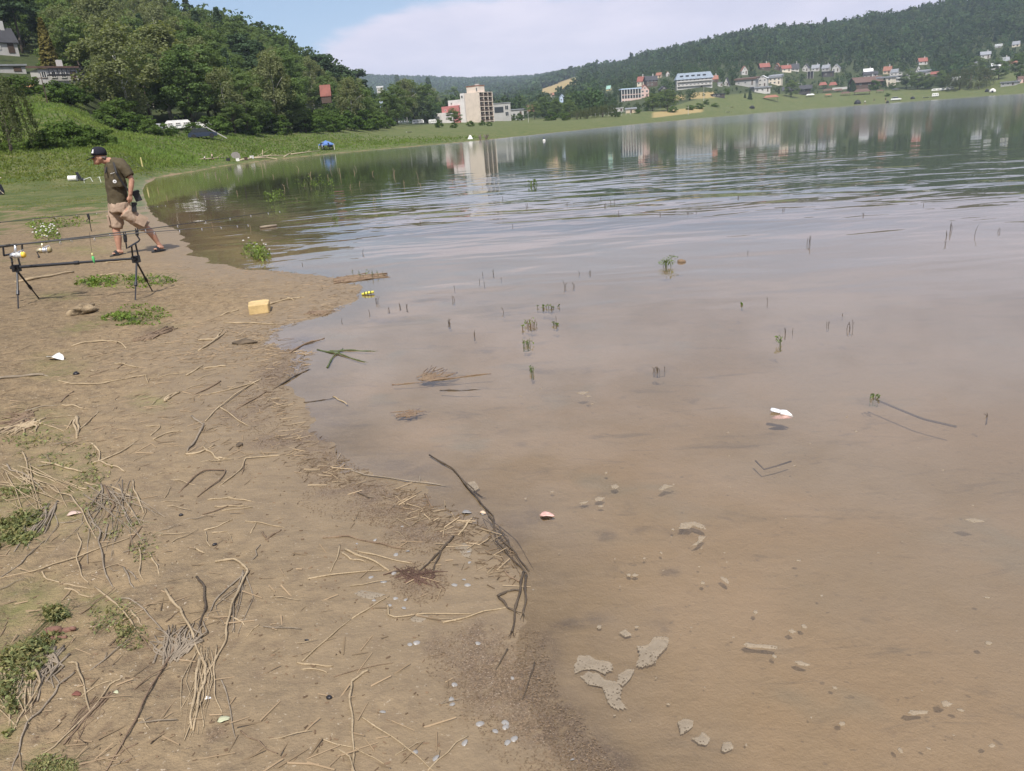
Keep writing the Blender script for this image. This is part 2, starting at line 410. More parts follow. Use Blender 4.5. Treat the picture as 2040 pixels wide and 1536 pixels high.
# reddish seed and husk drifts along the waterline
deb = np.zeros(len(x))
for e in [(650,920,60,35,.5),(720,985,125,38,.15),(790,1010,80,25,-.1),(500,815,70,38,-.2),(560,735,60,28,-.5),(850,1060,90,30,0),(835,1145,55,40,0),(960,1300,110,75,.1),(1000,1370,110,70,.3),
          (1090,1440,130,70,.5),(1180,1500,120,50,.5),(880,1285,40,40,0),(1050,1300,70,70,0),(545,880,60,18,-.1),(620,880,60,22,.3),(1130,1240,50,16,0),(310,660,40,12,-.1),(430,1462,28,16,-.3),(590,690,50,20,-.3)]:
    deb = np.maximum(deb, ell(*e[:4], e[4]))
deb = deb * sstep(0.28, 0.5, nz * 0.6 + nz2 * 0.5)
# small dark silt smudges lying on the flooded mud
for (a, b, c_, d_) in [(1190,738,45,6),(1310,738,38,8),(1085,740,55,5),(800,935,60,14),(780,930,40,10),(1050,620,90,10),(1080,650,60,6),(1020,1060,30,30),(1060,1030,25,14),(1200,1068,28,9),(1090,1050,22,7),(1310,1250,28,14),(1150,1235,60,12),
        (900,830,40,6),(1020,860,30,5),(1640,640,70,10),(1560,655,40,8),(1740,800,35,10),(650,820,60,8),(690,845,40,6),(1300,1060,40,10),(1380,1060,30,8),(1335,1140,20,8),(1060,885,30,5),(960,700,50,4),(1220,1140,14,10),(760,640,60,5),(880,600,60,5)]:
    deb = np.maximum(deb, 0.5 * ell(a, b, c_ * 1.2, d_ * 1.4) * sstep(0.25, 0.6, nz2))
# green tint: young weeds creeping over the mud
wee = np.zeros(len(x))
for e in [(45,1010,75,85,0),(60,1250,100,110,0),(10,1400,40,120,0),(70,860,90,50,0),(110,930,100,60,.2),(245,560,110,16,-.05),(270,622,80,22,-.1),(170,650,60,14,-.2),(110,425,110,30,-.1),(60,400,160,40,0),(200,395,120,40,0),(90,1510,70,30,-.3),
          (200,1200,50,30,.2),(150,1010,90,60,.3),(110,730,70,30,0),(170,500,60,12,0),(120,590,60,10,0),(300,800,40,20,0)]:
    wee = np.maximum(wee, ell(*e[:4], e[4], 0.8))
wee = wee * (0.35 + 0.65 * sstep(0.3, 0.6, nz))
grass = sstep(12, 44, r + (nz - 0.47) * 30 + (nz2 - .47) * 10) * sstep(-0.25, 0.3, np.where(r < 74, sd, zb * 1.5)) * np.where(x < 6, 1, sstep(26, 60, r))
grass = np.maximum(grass, sstep(60, 80, r) * sstep(-0.02, 0.12, zb))
# forest floor mask
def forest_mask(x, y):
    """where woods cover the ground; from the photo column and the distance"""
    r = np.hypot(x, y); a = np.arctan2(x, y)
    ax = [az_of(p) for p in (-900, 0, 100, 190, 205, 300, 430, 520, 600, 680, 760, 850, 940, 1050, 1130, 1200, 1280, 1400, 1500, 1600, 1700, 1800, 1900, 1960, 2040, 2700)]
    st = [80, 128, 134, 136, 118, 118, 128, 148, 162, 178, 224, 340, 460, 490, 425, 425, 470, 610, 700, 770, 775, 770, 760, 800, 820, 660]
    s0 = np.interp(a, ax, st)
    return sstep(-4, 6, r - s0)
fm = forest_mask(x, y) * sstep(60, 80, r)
fld = np.zeros(len(x))
for (x0, y0, x1, y1, sl) in [(1076, 163, 1152, 181, -.28), (1334, 190, 1364, 199, -.03), (1376, 184, 1424, 196, -.05), (1300, 218, 1400, 229, -.12)]:
    yc = py - sl * (px - (x0 + x1) / 2) if True else py
    fld = np.maximum(fld, np.where(vis & (r > 300), sstep(x0 - 4, x0 + 4, px) * sstep(x1 + 4, x1 - 4, px) * sstep(y0 - 1, y0 + 1, yc) * sstep(y1 + 1, y1 - 1, yc), 0))
wet = sstep(1.7, 0.1, sd + (nz - 0.47) * 0.9) * sstep(70, 50, r)
gm = np_mesh('ground', V, quads(len(rr), len(aa)), [], smooth=True)
attr_col(gm, 'mask', np.stack([grass, wet, deb, wee], 1)); 
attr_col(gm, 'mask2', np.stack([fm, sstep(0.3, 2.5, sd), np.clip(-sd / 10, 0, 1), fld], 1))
t = NT('mud_and_grass'); P = t.pos()
A = t.attr('mask'); sA = t.n('ShaderNodeSeparateColor'); t.l(A.outputs['Color'], sA.inputs[0]); g_, w_, d_ = sA.outputs[0], sA.outputs[1], sA.outputs[2]; we_ = A.outputs['Alpha']
A2 = t.attr('mask2'); sB = t.n('ShaderNodeSeparateColor'); t.l(A2.outputs['Color'], sB.inputs[0]); f_, dry_, deep_, fl_ = sB.outputs[0], sB.outputs[1], sB.outputs[2], A2.outputs['Alpha']
na = t.noise(P, 1.3, 6, 0.6); nb = t.noise(P, 14, 6, 0.65); nc = t.noise(P, 120, 3, 0.6); nd = t.noise(P, 4.5, 5, 0.6, 0.6)
sand = t.mix(t.ramp(na, 0.32, 0.68), (0.222, 0.162, 0.096), (0.176, 0.131, 0.079))
sand = t.mix(t.ramp(nb, 0.35, 0.75), sand, (0.275, 0.200, 0.115))
sand = t.mix(t.math('MULTIPLY', t.ramp(nb, 0.48, 0.34), 0.6), sand, (0.135, 0.092, 0.058))
sand = t.mix(t.math('MULTIPLY', t.ramp(t.noise(P, 3.2, 5, .7, .4), 0.52, 0.7), 0.5), sand, (0.17, 0.128, 0.085))
sand = t.mix(t.math('MULTIPLY', t.ramp(t.voro(P, 46, 'Distance'), .16, .08), t.ramp(nd, .45, .6)), sand, (0.10, 0.07, 0.045))
sand = t.mix(t.math('MULTIPLY', t.ramp(nc, 0.6, 0.75), 0.5), sand, (0.12, 0.08, 0.05))
sand = t.mix(t.math('MULTIPLY', t.ramp(t.noise(P, 70, 2), 0.66, 0.72), 0.6), sand, (0.55, 0.47, 0.36))
stretch = t.noise(t.scalev(P, (5, 16, 1)), 1.0, 5, 0.65, 0.5)
wetc = t.mix(t.ramp(stretch, 0.35, 0.7), (0.172, 0.126, 0.075), (0.212, 0.155, 0.092))
sand = t.mix(t.math('MULTIPLY', w_, 0.8), sand, wetc)
# flooded mud: pinkish grey and ochre drifts
bedc = t.mix(t.ramp(t.noise(P, 0.9, 4, 0.6, 0.8), 0.35, 0.65), (0.275, 0.192, 0.108), (0.242, 0.176, 0.102))
bedc = t.mix(t.math('MULTIPLY', t.ramp(t.noise(P, 1.7, 3, 0.6), 0.56, 0.72), 0.6), bedc, (0.20, 0.17, 0.115))
bedc = t.mix(t.math('MULTIPLY', t.ramp(nb, 0.58, 0.72), 0.25), bedc, (0.14, 0.10, 0.07))
bedc = t.mix(t.math('MULTIPLY', t.ramp(t.noise(t.scalev(P, (2.2, 7, 1)), 1.0, 6, .7, .8), .54, .70), .55), bedc, (0.12, 0.092, 0.062))
bedc = t.mix(t.math('MULTIPLY', t.ramp(t.noise(P, 26, 3, .6), .64, .74), .5), bedc, (0.09, 0.068, 0.048))
sand = t.mix(t.ramp(deep_, 0.005, 0.06), sand, bedc)
husk = t.voro(P, 330, 'Color'); hs = t.n('ShaderNodeSeparateColor'); t.l(husk, hs.inputs[0])
dcol = t.mix(hs.outputs[0], (0.078, 0.055, 0.034), (0.19, 0.132, 0.082))
dcol = t.mix(t.ramp(hs.outputs[1], 0.92, 0.96), dcol, (0.28, 0.22, 0.155))
dcol = t.mix(t.ramp(deep_, .004, .03), dcol, (0.085, 0.066, 0.05))
dfac = t.math('MULTIPLY', d_, t.ramp(t.noise(P, 25, 4, 0.7), 0.25, 0.55), clamp=True)
sand = t.mix(dfac, sand, dcol)
weed = t.mix(t.ramp(nd, 0.35, 0.65), (0.135, 0.135, 0.05), (0.22, 0.185, 0.085))
sand = t.mix(t.math('MULTIPLY', we_, t.ramp(t.noise(P, 9, 5, 0.7), 0.35, 0.65)), sand, weed)
ng = t.noise(P, 0.16, 6, 0.65); ng2 = t.noise(P, 0.9, 5, 0.7)
gr = t.mix(t.ramp(ng, 0.38, 0.62), (0.062, 0.092, 0.024), (0.092, 0.108, 0.038))
gr = t.mix(t.ramp(ng2, 0.42, 0.7), gr, (0.165, 0.155, 0.065))
gr = t.mix(t.math('MULTIPLY', t.ramp(t.noise(P, 0.45, 4, 0.7), 0.55, 0.68), 0.5), gr, (0.07, 0.11, 0.028))
c = t.mix(t.ramp(t.math('ADD', g_, t.math('MULTIPLY', t.math('SUBTRACT', t.noise(P, 0.5, 6, .75), 0.5), 2.4)), 0.25, 0.75), sand, gr)
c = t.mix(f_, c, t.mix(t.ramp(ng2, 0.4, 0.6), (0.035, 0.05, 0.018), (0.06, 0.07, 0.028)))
c = t.mix(t.math('MULTIPLY', fl_, 0.9), c, (0.33, 0.245, 0.11))
h = t.math('ADD', t.math('MULTIPLY', nb, 1.0), t.math('ADD', t.math('MULTIPLY', nc, 0.28), t.math('MULTIPLY', t.noise(P, 42, 4, .65), 0.5)))
h = t.math('ADD', h, t.math('MULTIPLY', stretch, 0.35))
bs = t.math('MULTIPLY_ADD', dry_, 0.6, 0.28)
nm = t.bump(h, bs, 0.045)
ro = t.math('MULTIPLY_ADD', w_, -0.32, 0.92)
t.m.cycles.use_bump_map_correction = True
gm.materials.append(t.done(t.bsdf(c, ro, 0, nm, t.math('MULTIPLY_ADD', w_, 0.25, 0.15))))
kind(link('ground', gm), 'structure')
# ------------------------------------------------------------------ water sheet
rw = np.concatenate([[0.05], np.exp(np.linspace(math.log(0.6), math.log(900), 420))])
aw = np.linspace(R(-75), R(100), 420)
X, Y = polar(rw, aw); x = X.ravel(); y = Y.ravel()
zg, sdw = ground_base(x, y); dep = np.clip(-ground_z(x, y), -0.05, 5)
wm = np_mesh('water', np.stack([x, y, 0 * x], 1), quads(len(rw), len(aw)), [], smooth=True)
rwv = np.hypot(x, y)
calm = sstep(0.5, 4.0, -sdw) * sstep(8.0, 17, rwv)                     # sheltered shallows lie flat
calm = np.maximum(calm, 0.35 * sstep(0.0, 1.0, -sdw) * sstep(5.5, 8, rwv))
pxw, pyw, ww = proj(np.stack([x, y, 0 * x], 1))
stir = np.exp(-(((pxw - 560) / 170) ** 2 + ((pyw - 490) / 55) ** 2)) * (ww > 0)  # stirred up where the man waded
calm = calm * (0.03 + 0.97 * sstep(36, 14, rwv)) * (0.5 + 0.5 * sstep(200, 60, rwv))
calm = np.clip(calm + 0.35 * stir, 0, 1.5)
attr_col(wm, 'wat', np.stack([np.clip(dep, 0, 5), calm, 0.02 + 0.05 * sstep(26, 60, rwv) + 0.045 * sstep(55, 170, rwv)], 1))
t = NT('lake_water'); P = t.pos()
A = t.attr('wat'); sA = t.n('ShaderNodeSeparateColor'); t.l(A.outputs['Color'], sA.inputs[0]); dp, cm = sA.outputs[0], sA.outputs[1]
lw = t.n('ShaderNodeLayerWeight'); 
# wind ripples: long crests across the view, several lengths, patchy
v1 = t.scalev(P, (0.55, 1.25, 1)); v1n = v1
mp = t.n('ShaderNodeMapping'); t.l(P, mp.inputs[0]); mp.inputs['Rotation'].default_value = (0, 0, R(-14)); mp.inputs['Scale'].default_value = (0.44, 0.85, 1)
mq = t.n('ShaderNodeMapping'); t.l(P, mq.inputs[0]); mq.inputs['Rotation'].default_value = (0, 0, R(9)); mq.inputs['Scale'].default_value = (0.9, 2.0, 1)
r1 = t.noise(mp.outputs[0], 1.0, 2, 0.45, 0.5); r2 = t.noise(mq.outputs[0], 1.0, 2, 0.5, 0.4); r3 = t.noise(t.scalev(P, (3, 7, 1)), 1.0, 2, 0.5)
patch = t.ramp(t.noise(t.scalev(P, (0.045, 0.11, 1)), 1.0, 3, 0.5), 0.34, 0.62, 0.35, 1.0)
hh = t.math('ADD', t.math('MULTIPLY', r1, 1.0), t.math('ADD', t.math('MULTIPLY', r2, 0.15), t.math('MULTIPLY', r3, 0.0)))
amp = t.math('MULTIPLY', t.math('MULTIPLY_ADD', cm, 1.0, 0.007), patch)
nm = t.bump(t.math('MULTIPLY', hh, amp), 1.0, 0.095)
fr = t.n('ShaderNodeFresnel'); fr.inputs[0].default_value = 1.42; t.l(nm, fr.inputs[1])
gl = t.n('ShaderNodeBsdfGlossy'); t.l(sA.outputs[2], gl.inputs['Roughness']); t.l(nm, gl.inputs['Normal']); gl.inputs[0].default_value = (0.97, 0.97, 0.97, 1)
tr = t.n('ShaderNodeBsdfTransparent'); tr.inputs[0].default_value = (0.985, 0.975, 0.955, 1)
df = t.n('ShaderNodeBsdfDiffuse'); t.set(df.inputs[0], t.mix(t.ramp(dp, .35, .85), (0.245, 0.186, 0.122), (0.062, 0.072, 0.040)))
tb = t.math('SUBTRACT', 1.0, t.math('POWER', 2.718, t.math('MULTIPLY', dp, -1.9)))   # silt hides the bed as the water deepens
m1 = t.n('ShaderNodeMixShader'); t.l(tb, m1.inputs[0]); t.l(tr.outputs[0], m1.inputs[1]); t.l(df.outputs[0], m1.inputs[2])
m2 = t.n('ShaderNodeMixShader'); t.l(fr.outputs[0], m2.inputs[0]); t.l(m1.outputs[0], m2.inputs[1]); t.l(gl.outputs[0], m2.inputs[2])
wm.materials.append(t.done(m2.outputs[0]))
kind(link('water', wm), 'structure')
# ------------------------------------------------------------------ foliage
def leaf_mat(name, a, b, trans=0.36):
    t = NT(name); oi = t.n('ShaderNodeObjectInfo'); v = t.obj()
    n = t.noise(v, 0.45, 3, 0.6)
    f = t.math('ADD', t.math('MULTIPLY', oi.outputs['Random'], 0.65), t.math('MULTIPLY', n, 0.5), clamp=True)
    at = t.attr('tint').outputs['Color']
    c = t.mix(f, a, b); c = t.mix(1.0, c, at, 'MULTIPLY')
    d = t.n('ShaderNodeBsdfDiffuse'); t.l(c, d.inputs[0])
    tr = t.n('ShaderNodeBsdfTranslucent'); t.l(t.mix(1.0, c, (1.3, 1.35, 0.55), 'MULTIPLY'), tr.inputs[0])
    m = t.n('ShaderNodeMixShader'); m.inputs[0].default_value = trans; t.l(d.outputs[0], m.inputs[1]); t.l(tr.outputs[0], m.inputs[2])
    return t.done(m.outputs[0])
M_BROAD = leaf_mat('leaf_broad', (0.088, 0.140, 0.046), (0.145, 0.190, 0.070))
M_BIRCH = leaf_mat('leaf_birch', (0.152, 0.175, 0.080), (0.195, 0.212, 0.104))
M_DARK = leaf_mat('leaf_conifer', (0.048, 0.080, 0.040), (0.072, 0.105, 0.052), 0.2)
M_GOLD = leaf_mat('leaf_golden', (0.115, 0.100, 0.028), (0.125, 0.108, 0.034), 0.15)
M_WILLOW = leaf_mat('leaf_willow', (0.085, 0.10, 0.045), (0.10, 0.115, 0.052))
M_BUSH = leaf_mat('leaf_bush', (0.06, 0.105, 0.025), (0.105, 0.155, 0.042))
M_FAR = leaf_mat('leaf_far', (0.036, 0.066, 0.026), (0.060, 0.092, 0.038), 0.3)
M_BARK = simple('bark', (0.10, 0.08, 0.06), 0.9, var=.3, scale=3)
M_WBARK = simple('birch_bark', (0.52, 0.49, 0.44), 0.8, var=.35, scale=2.5)
def leaf_quads(C, size, g, up=0.3, out=None, asp=0.7, tint=None):
    """quads at points C with random orientation biased outward"""
    n = len(C); nrm = g.normal(size=(n, 3))
    if out is not None: nrm = nrm * 0.75 + out
    nrm[:, 2] += up; nrm /= np.linalg.norm(nrm, axis=1)[:, None]
    a = np.cross(nrm, g.normal(size=(n, 3))); a /= np.linalg.norm(a, axis=1)[:, None]; b = np.cross(nrm, a)
    sz = (size * g.uniform(0.6, 1.35, n))[:, None]
    a = a * sz; b = b * sz * asp
    V = np.stack([C - a - b * .4, C + a * .2 - b, C + a + b * .3, C - a * .3 + b], 1).reshape(-1, 3)
    Fq = np.arange(4 * n).reshape(-1, 4); return V, Fq
def crown_pts(kd, g, n):
    """points of a crown for a tree of height 1, and outward directions"""
    if kd in ('broad', 'birch', 'bush'):
        if kd == 'broad': cz, rx, rz, nc, cr = .54, g.uniform(.25, .32), .45, 80, .072
        elif kd == 'birch': cz, rx, rz, nc, cr = .56, g.uniform(.19, .24), .43, 84, .055
        else: cz, rx, rz, nc, cr = .45, .62, .52, 34, .16
        c = g.normal(size=(nc, 3)); c /= np.linalg.norm(c, axis=1)[:, None]; c *= g.uniform(.55, 1.0, nc)[:, None]
        taper = 1 - 0.35 * np.maximum(c[:, 2], 0) if kd != 'birch' else 1 - 0.5 * np.maximum(c[:, 2], 0)
        lob = 1 + 0.22 * np.sin(3 * np.arctan2(c[:, 1], c[:, 0]) + g.uniform(0, 6))
        c = c * np.stack([rx * taper * lob, rx * taper * lob, np.full(nc, rz)], 1); c[:, 2] += cz
        k = g.integers(0, nc, n); d = g.normal(size=(n, 3)); d /= np.linalg.norm(d, axis=1)[:, None]
        rr_ = cr * g.uniform(.6, 1.25, nc)[k] * g.uniform(.35, 1.0, n) ** .5
        sq = np.array([1.15, 1.15, .72]) if kd != 'birch' else np.array([.9, .9, 1.35])
        P = c[k] + d * rr_[:, None] * sq
        if kd == 'bush': P[:, 2] = np.maximum(P[:, 2], g.uniform(0, .12, n))
        out = d * .8 + (P - [0, 0, cz * .8]) * 1.2
        return P, out, (k / nc)
    if kd in ('spruce', 'cypress'):
        z = g.uniform(0.04, 1, n) ** 1.0; lay = np.floor(z * 13) / 13; fr = z * 13 % 1
        w = (0.20 if kd == 'spruce' else .23) * (1 - lay) ** 0.85 * (1 - fr * .35) + .012
        a = g.integers(0, 11, n) / 11 * 2 * math.pi + lay * 40 + g.normal(0, .16, n); rr_ = w * g.uniform(.25, 1.05, n) ** .6
        P = np.stack([np.cos(a) * rr_, np.sin(a) * rr_, z - rr_ * .35], 1)
        out = np.stack([np.cos(a), np.sin(a), np.full(n, .5)], 1)
        return P, out, lay
    if kd == 'pine':
        nc = 26; c = np.stack([g.normal(0, .12, nc), g.normal(0, .12, nc), g.uniform(.45, 1.0, nc)], 1); c[:, :2] *= (1.5 - c[:, 2:3])
        k = g.integers(0, nc, n); d = g.normal(size=(n, 3)); d /= np.linalg.norm(d, axis=1)[:, None]
        P = c[k] + d * np.array([.115, .115, .04]) * g.uniform(.4, 1, n)[:, None] ** .5
        return P, d + [0, 0, .3], k / nc
    if kd == 'willow':
        nc = 60; a = g.uniform(0, 2 * math.pi, nc); q = g.uniform(.15, 1, nc) ** .6 * .42; top = 1 - q * q * 1.6 - g.uniform(0, .12, nc)
        k = g.integers(0, nc, n); s = g.uniform(0, 1, n); ln = top[k] * g.uniform(.5, .95, nc)[k]
        P = np.stack([np.cos(a[k]) * q[k] * (1 + .15 * s), np.sin(a[k]) * q[k] * (1 + .15 * s), top[k] - s * ln], 1) + g.normal(0, .014, (n, 3))
        return P, np.stack([np.cos(a[k]), np.sin(a[k]), 0 * s + .2], 1), k / nc
def tree_meshes(kd, H, n, size, mat, seed):
    g = np.random.default_rng(seed)
    P, out, tn = crown_pts(kd, g, n)
    V, Fq = leaf_quads(P * H, size * H, g, 0.3, out, 0.5 if kd == 'willow' else .75)
    me = np_mesh('crown', V, Fq, mat)
    tt = 0.82 + 0.36 * ((tn * 7.13) % 1); tt = np.repeat(tt, 4); attr_col(me, 'tint', np.stack([tt, tt, tt], 1))
    mb = MB(); lean = g.normal(0, .02, 2); top = .92 if kd in ('spruce', 'cypress', 'pine') else .72
    q = [(lean[0] * s * H + .012 * H * math.sin(5 * s), lean[1] * s * H, s * H * top - .03 * H) for s in np.linspace(0, 1, 7)]
    r0 = {'birch': .010, 'bush': .02, 'willow': .022}.get(kd, .014) * H
    mb.tube(q, [r0 * (1.35 - 1.25 * s) for s in np.linspace(0, 1, 7)], 7)
    if kd in ('broad', 'birch', 'willow', 'bush', 'pine'):
        for i in range(7):
            s = g.uniform(.3, .95); b = np.array(q[int(s * 6)]); a = g.uniform(0, 6.28); L = H * g.uniform(.14, .26)
            e = b + np.array([math.cos(a) * L * .8, math.sin(a) * L * .8, L * .75])
            mb.tube([b, (b + e) / 2 + [0, 0, .02 * H], e], [r0 * .32, r0 * .2, r0 * .08], 5)
    tm = mb.mesh('trunk', M_WBARK if kd == 'birch' else M_BARK, True)
    return me, tm
KIT = {}
def kit(key, *a): KIT[key] = [tree_meshes(a[0], 1.0 * a[1], a[2], a[3], a[4], s) for s in range(a[5], a[5] + a[6])]
kit('broad', 'broad', 16, 9000, .0118, M_BROAD, 100, 5)
kit('birch', 'birch', 19, 8500, .0095, M_BIRCH, 200, 3)
kit('spruce', 'spruce', 18, 2600, .022, M_DARK, 300, 2)
kit('gold', 'cypress', 12, 2400, .026, M_GOLD, 330, 1)
kit('pine', 'pine', 15, 2600, .020, M_DARK, 340, 2)
kit('willow', 'willow', 14, 5200, .016, M_WILLOW, 360, 1)
kit('bush', 'bush', 4, 2600, .040, M_BUSH, 380, 3)
HS = {'broad': 16, 'birch': 19, 'spruce': 18, 'gold': 12, 'pine': 15, 'willow': 14, 'bush': 4}
def tree(kd, loc, H, name, label, group=None, var=None, wide=1.0, cat=None):
    ms = KIT[kd]; me, tm = ms[random.randrange(len(ms)) if var is None else var % len(ms)]
    s = H / HS[kd]
    r = thing(name, label, cat or ('bush' if kd == 'bush' else 'tree'), loc, random.uniform(0, 6.28), group, (s * wide, s * wide, s))
    link('crown', me, r); link('trunk', tm, r); return r
KEEP = []      # photo rectangles that stay free of nearer trees: (x0, y0, x1, y1, distance)
def blocked(P, H, wd):
    x0, yb, w0 = proj(P); x1, yt, _ = proj([P[0], P[1], P[2] + H]); d = math.hypot(P[0], P[1]); hw = wd * F / max(w0, 1)
    xa, xb = min(x0, x1) - hw, max(x0, x1) + hw
    for (a, b, c, e, dk) in KEEP:
        if d < dk + 2 and xb > a and xa < c and yb > b and yt < e: return True
    return False
# places that must stay open to view
KEEP += [(-60, 60, 30, 112, 190), (-10, 124, 50, 143, 170), (76, 132, 158, 168, 150), (46, 163, 70, 178, 146), (150, 190, 205, 207, 132), (290, 238, 382, 262, 135), (395, 240, 420, 275, 135), (412, 258, 445, 276, 128),
    (636, 170, 662, 196, 225), (872, 172, 1048, 246, 420), (748, 172, 770, 206, 330), (790, 232, 875, 246, 380)]
# ---- woods of the left-hand hill: the trees that show largest stand as single trees
spots = []
g = np.random.default_rng(42)
azs = [az_of(-420), az_of(880)]
for i in range(14000):
    a = g.uniform(*azs); d = math.sqrt(g.uniform(90 ** 2, 470 ** 2)); X0, Y0 = d * math.sin(a), d * math.cos(a)
    if forest_mask(np.array([X0]), np.array([Y0]))[0] < .5: continue
    sp = 5.2 + d * 0.006
    if any((X0 - q[0]) ** 2 + (Y0 - q[1]) ** 2 < sp * sp for q in spots): continue
    spots.append((X0, Y0, d))
zz = ground_z(np.array([q[0] for q in spots]), np.array([q[1] for q in spots]))
spots = [(q[0], q[1], z_ - .3, q[2]) for q, z_ in zip(spots, zz)]
spots.sort(key=lambda q: q[3])
single, rest = [], []
for q in spots:
    pxq = float(proj(q[:3])[0])
    big = q[3] < 400 and (pxq > -160)
    H = g.uniform(10, 16) if q[3] > 170 else g.uniform(9, 14)
    if pxq > 660: H = g.uniform(9, 13)
    if blocked(q[:3], H, 3.5):
        if not blocked(q[:3], 5, 2.5): H = 5.0
        else: continue
    (single if big and len(single) < 235 else rest).append((q, H))
for q, H in single:
    u_ = g.uniform()
    pxq = float(proj(q[:3])[0])
    if H <= 5: tree('bush', q[:3], H * .8, 'wood_edge_bush', 'low green thicket filling a gap in the wood on the steep hillside', 'thickets in the hillside wood'); continue
    kd = 'birch' if u_ < .32 else ('spruce' if u_ < .40 else ('pine' if u_ < (.44 if pxq < 600 else .56) else 'broad'))
    lab = {'birch': ('birch_tree', 'slender pale olive birch in the dense wood of the steep hill', 'birches in the hillside wood'),
           'spruce': ('spruce_tree', 'dark pointed spruce among the broad trees of the steep hill', 'spruces in the hillside wood'),
           'pine': ('pine_tree', 'dark flat-topped pine standing in the wood by the shore', 'pines in the hillside wood'),
           'broad': ('broadleaf_tree', 'round green leafy tree in the dense wood of the steep hill', 'leafy trees in the hillside wood')}[kd]
    tree(kd, q[:3], H * (1.12 if kd in ('birch', 'spruce') else 1), lab[0], lab[1], lab[2], wide=g.uniform(1.0, 1.35))
def forest_stuff(name, L, nq, qs, seed, mat):
    """one mesh of many small trees; L: (x, y, z, H)"""
    g = np.random.default_rng(seed); Vs, Ts = [], []
    lib = [crown_pts(k, g, nq) for k in ('broad', 'broad', 'broad', 'birch', 'spruce')]
    for (x_, y_, z_, H) in L:
        k = 4 if g.uniform() < .14 else (3 if g.uniform() < .16 else g.integers(0, 3)); P, out, tn = lib[k]
        a = g.uniform(0, 6.28); ca, sa = math.cos(a), math.sin(a); wd = g.uniform(1.3, 1.8) if k < 4 else 1.1
        Q = np.stack([(P[:, 0] * ca - P[:, 1] * sa) * wd, (P[:, 0] * sa + P[:, 1] * ca) * wd, P[:, 2]], 1) * H
        O = np.stack([out[:, 0] * ca - out[:, 1] * sa, out[:, 0] * sa + out[:, 1] * ca, out[:, 2]], 1)
        V_, _ = leaf_quads(Q, qs * H, g, .3, O, .8); Vs.append(V_ + [x_, y_, z_])
        tn_ = g.uniform(.72, 1.3) * np.array([g.uniform(.88, 1.16), 1, g.uniform(.85, 1.1)]) * (.72 if k == 4 else 1)
        Ts.append(np.repeat((0.85 + .3 * ((tn * 7.13) % 1))[:, None] * tn_[None], 4, 0))
    V = np.concatenate(Vs); me = np_mesh(name, V, np.arange(len(V)).reshape(-1, 4), mat)
    attr_col(me, 'tint', np.concatenate(Ts)); o = link(name, me); kind(o, 'stuff'); return o
forest_stuff('hillside_woods', [(*q[:3], H * 1.1) for q, H in rest], 420, .036, 5, M_FAR)
# ---- single trees one can pick out near the shore
def T(kd, px, py, hpx, label, wide=1.0, name=None, var=0, dmin=.9, cat=None, group=None):
    p = hit(px, py, dmin); d = np.linalg.norm(p - CAM)
    p[2] -= .15
    return tree(kd, p, hpx * d / F, name or {'broad': 'broadleaf_tree', 'birch': 'birch_tree', 'spruce': 'spruce_tree', 'gold': 'golden_conifer', 'pine': 'pine_tree', 'willow': 'willow_tree', 'bush': 'bush'}[kd], label, group, var, wide, cat)
T('birch', 258, 250, 180, 'tallest olive birch at the wood corner above the grassy bank', 1.5, var=0)
T('birch', 345, 243, 165, 'broad olive birch rising behind the white caravans', 1.9, var=1)
T('birch', 305, 245, 150, 'leaning birch squeezed between the two big olive birches', 1.3, var=2)
T('broad', 420, 243, 120, 'bright green leafy tree behind the dark parked car', 1.3, var=1)
T('broad', 520, 262, 75, 'round green tree at the meadow edge below the wooded hill', 1.4, var=2)
T('broad', 580, 262, 70, 'light green spreading tree beside the meadow, before the dark wood', 1.5, var=3)
T('broad', 470, 266, 60, 'small round tree standing at the corner of the long meadow', 1.4, var=0)
T('gold', 108, 158, 92, 'golden conifer growing in front of the white chalet', 1.0)
T('spruce', 176, 175, 105, 'dark blue-green spruce behind the chalet balcony', 1.5, var=0)
T('spruce', 150, 150, 80, 'dark spruce higher up the slope than the chalet', 1.4, var=1)
T('willow', 22, 302, 128, 'drooping grey-green willow on the bank at the meadow corner', .8, dmin=60)
T('willow', -40, 300, 170, 'tall weeping willow partly cut off by the picture edge', .9, dmin=60)
for i, (a, b, h) in enumerate([(80, 298, 32), (115, 297, 38), (150, 294, 40), (185, 291, 36), (212, 287, 30), (135, 285, 40)]):
    T('bush', a, b, h, 'dense dark green bush in the thicket below the grassy slope', 1.25, var=i, dmin=60, group='bushes under the grassy slope')
for i, (a, b, h) in enumerate([(110, 203, 34), (135, 205, 36), (160, 204, 34), (200, 200, 30), (60, 186, 30), (30, 190, 34)]):
    T('bush', a, b, h, 'dark hedge bush along the top of the grassy slope', 1.2, var=i, dmin=60, group='hedge bushes above the grassy slope')
for i, (a, b, h) in enumerate([(300, 268, 26), (325, 270, 24), (385, 266, 22), (440, 266, 30), (495, 268, 34), (545, 266, 40), (610, 264, 36), (640, 262, 30), (665, 262, 32), (700, 260, 36), (722, 258, 40), (745, 258, 34), (770, 256, 26), (560, 268, 26)]):
    T('bush', a, b, h, 'leafy green bush along the far edge of the meadow', 1.3, var=i, dmin=60, group='bushes along the meadow edge')
for i, (a, b, h) in enumerate([(232, 258, 40), (262, 262, 34), (285, 262, 30), (215, 246, 34), (345, 266, 16), (305, 262, 14), (400, 268, 12), (245, 252, 50), (420, 262, 30), (455, 262, 40)]):
    T('bush', a, b, h, 'bush crowding the foot of the olive birches near the caravans', 1.25, var=i, dmin=60, group='bushes at the foot of the olive birches')
T('broad', 905, 247, 30, 'small dark round tree in front of the white hotel wing', 1.6, var=0)
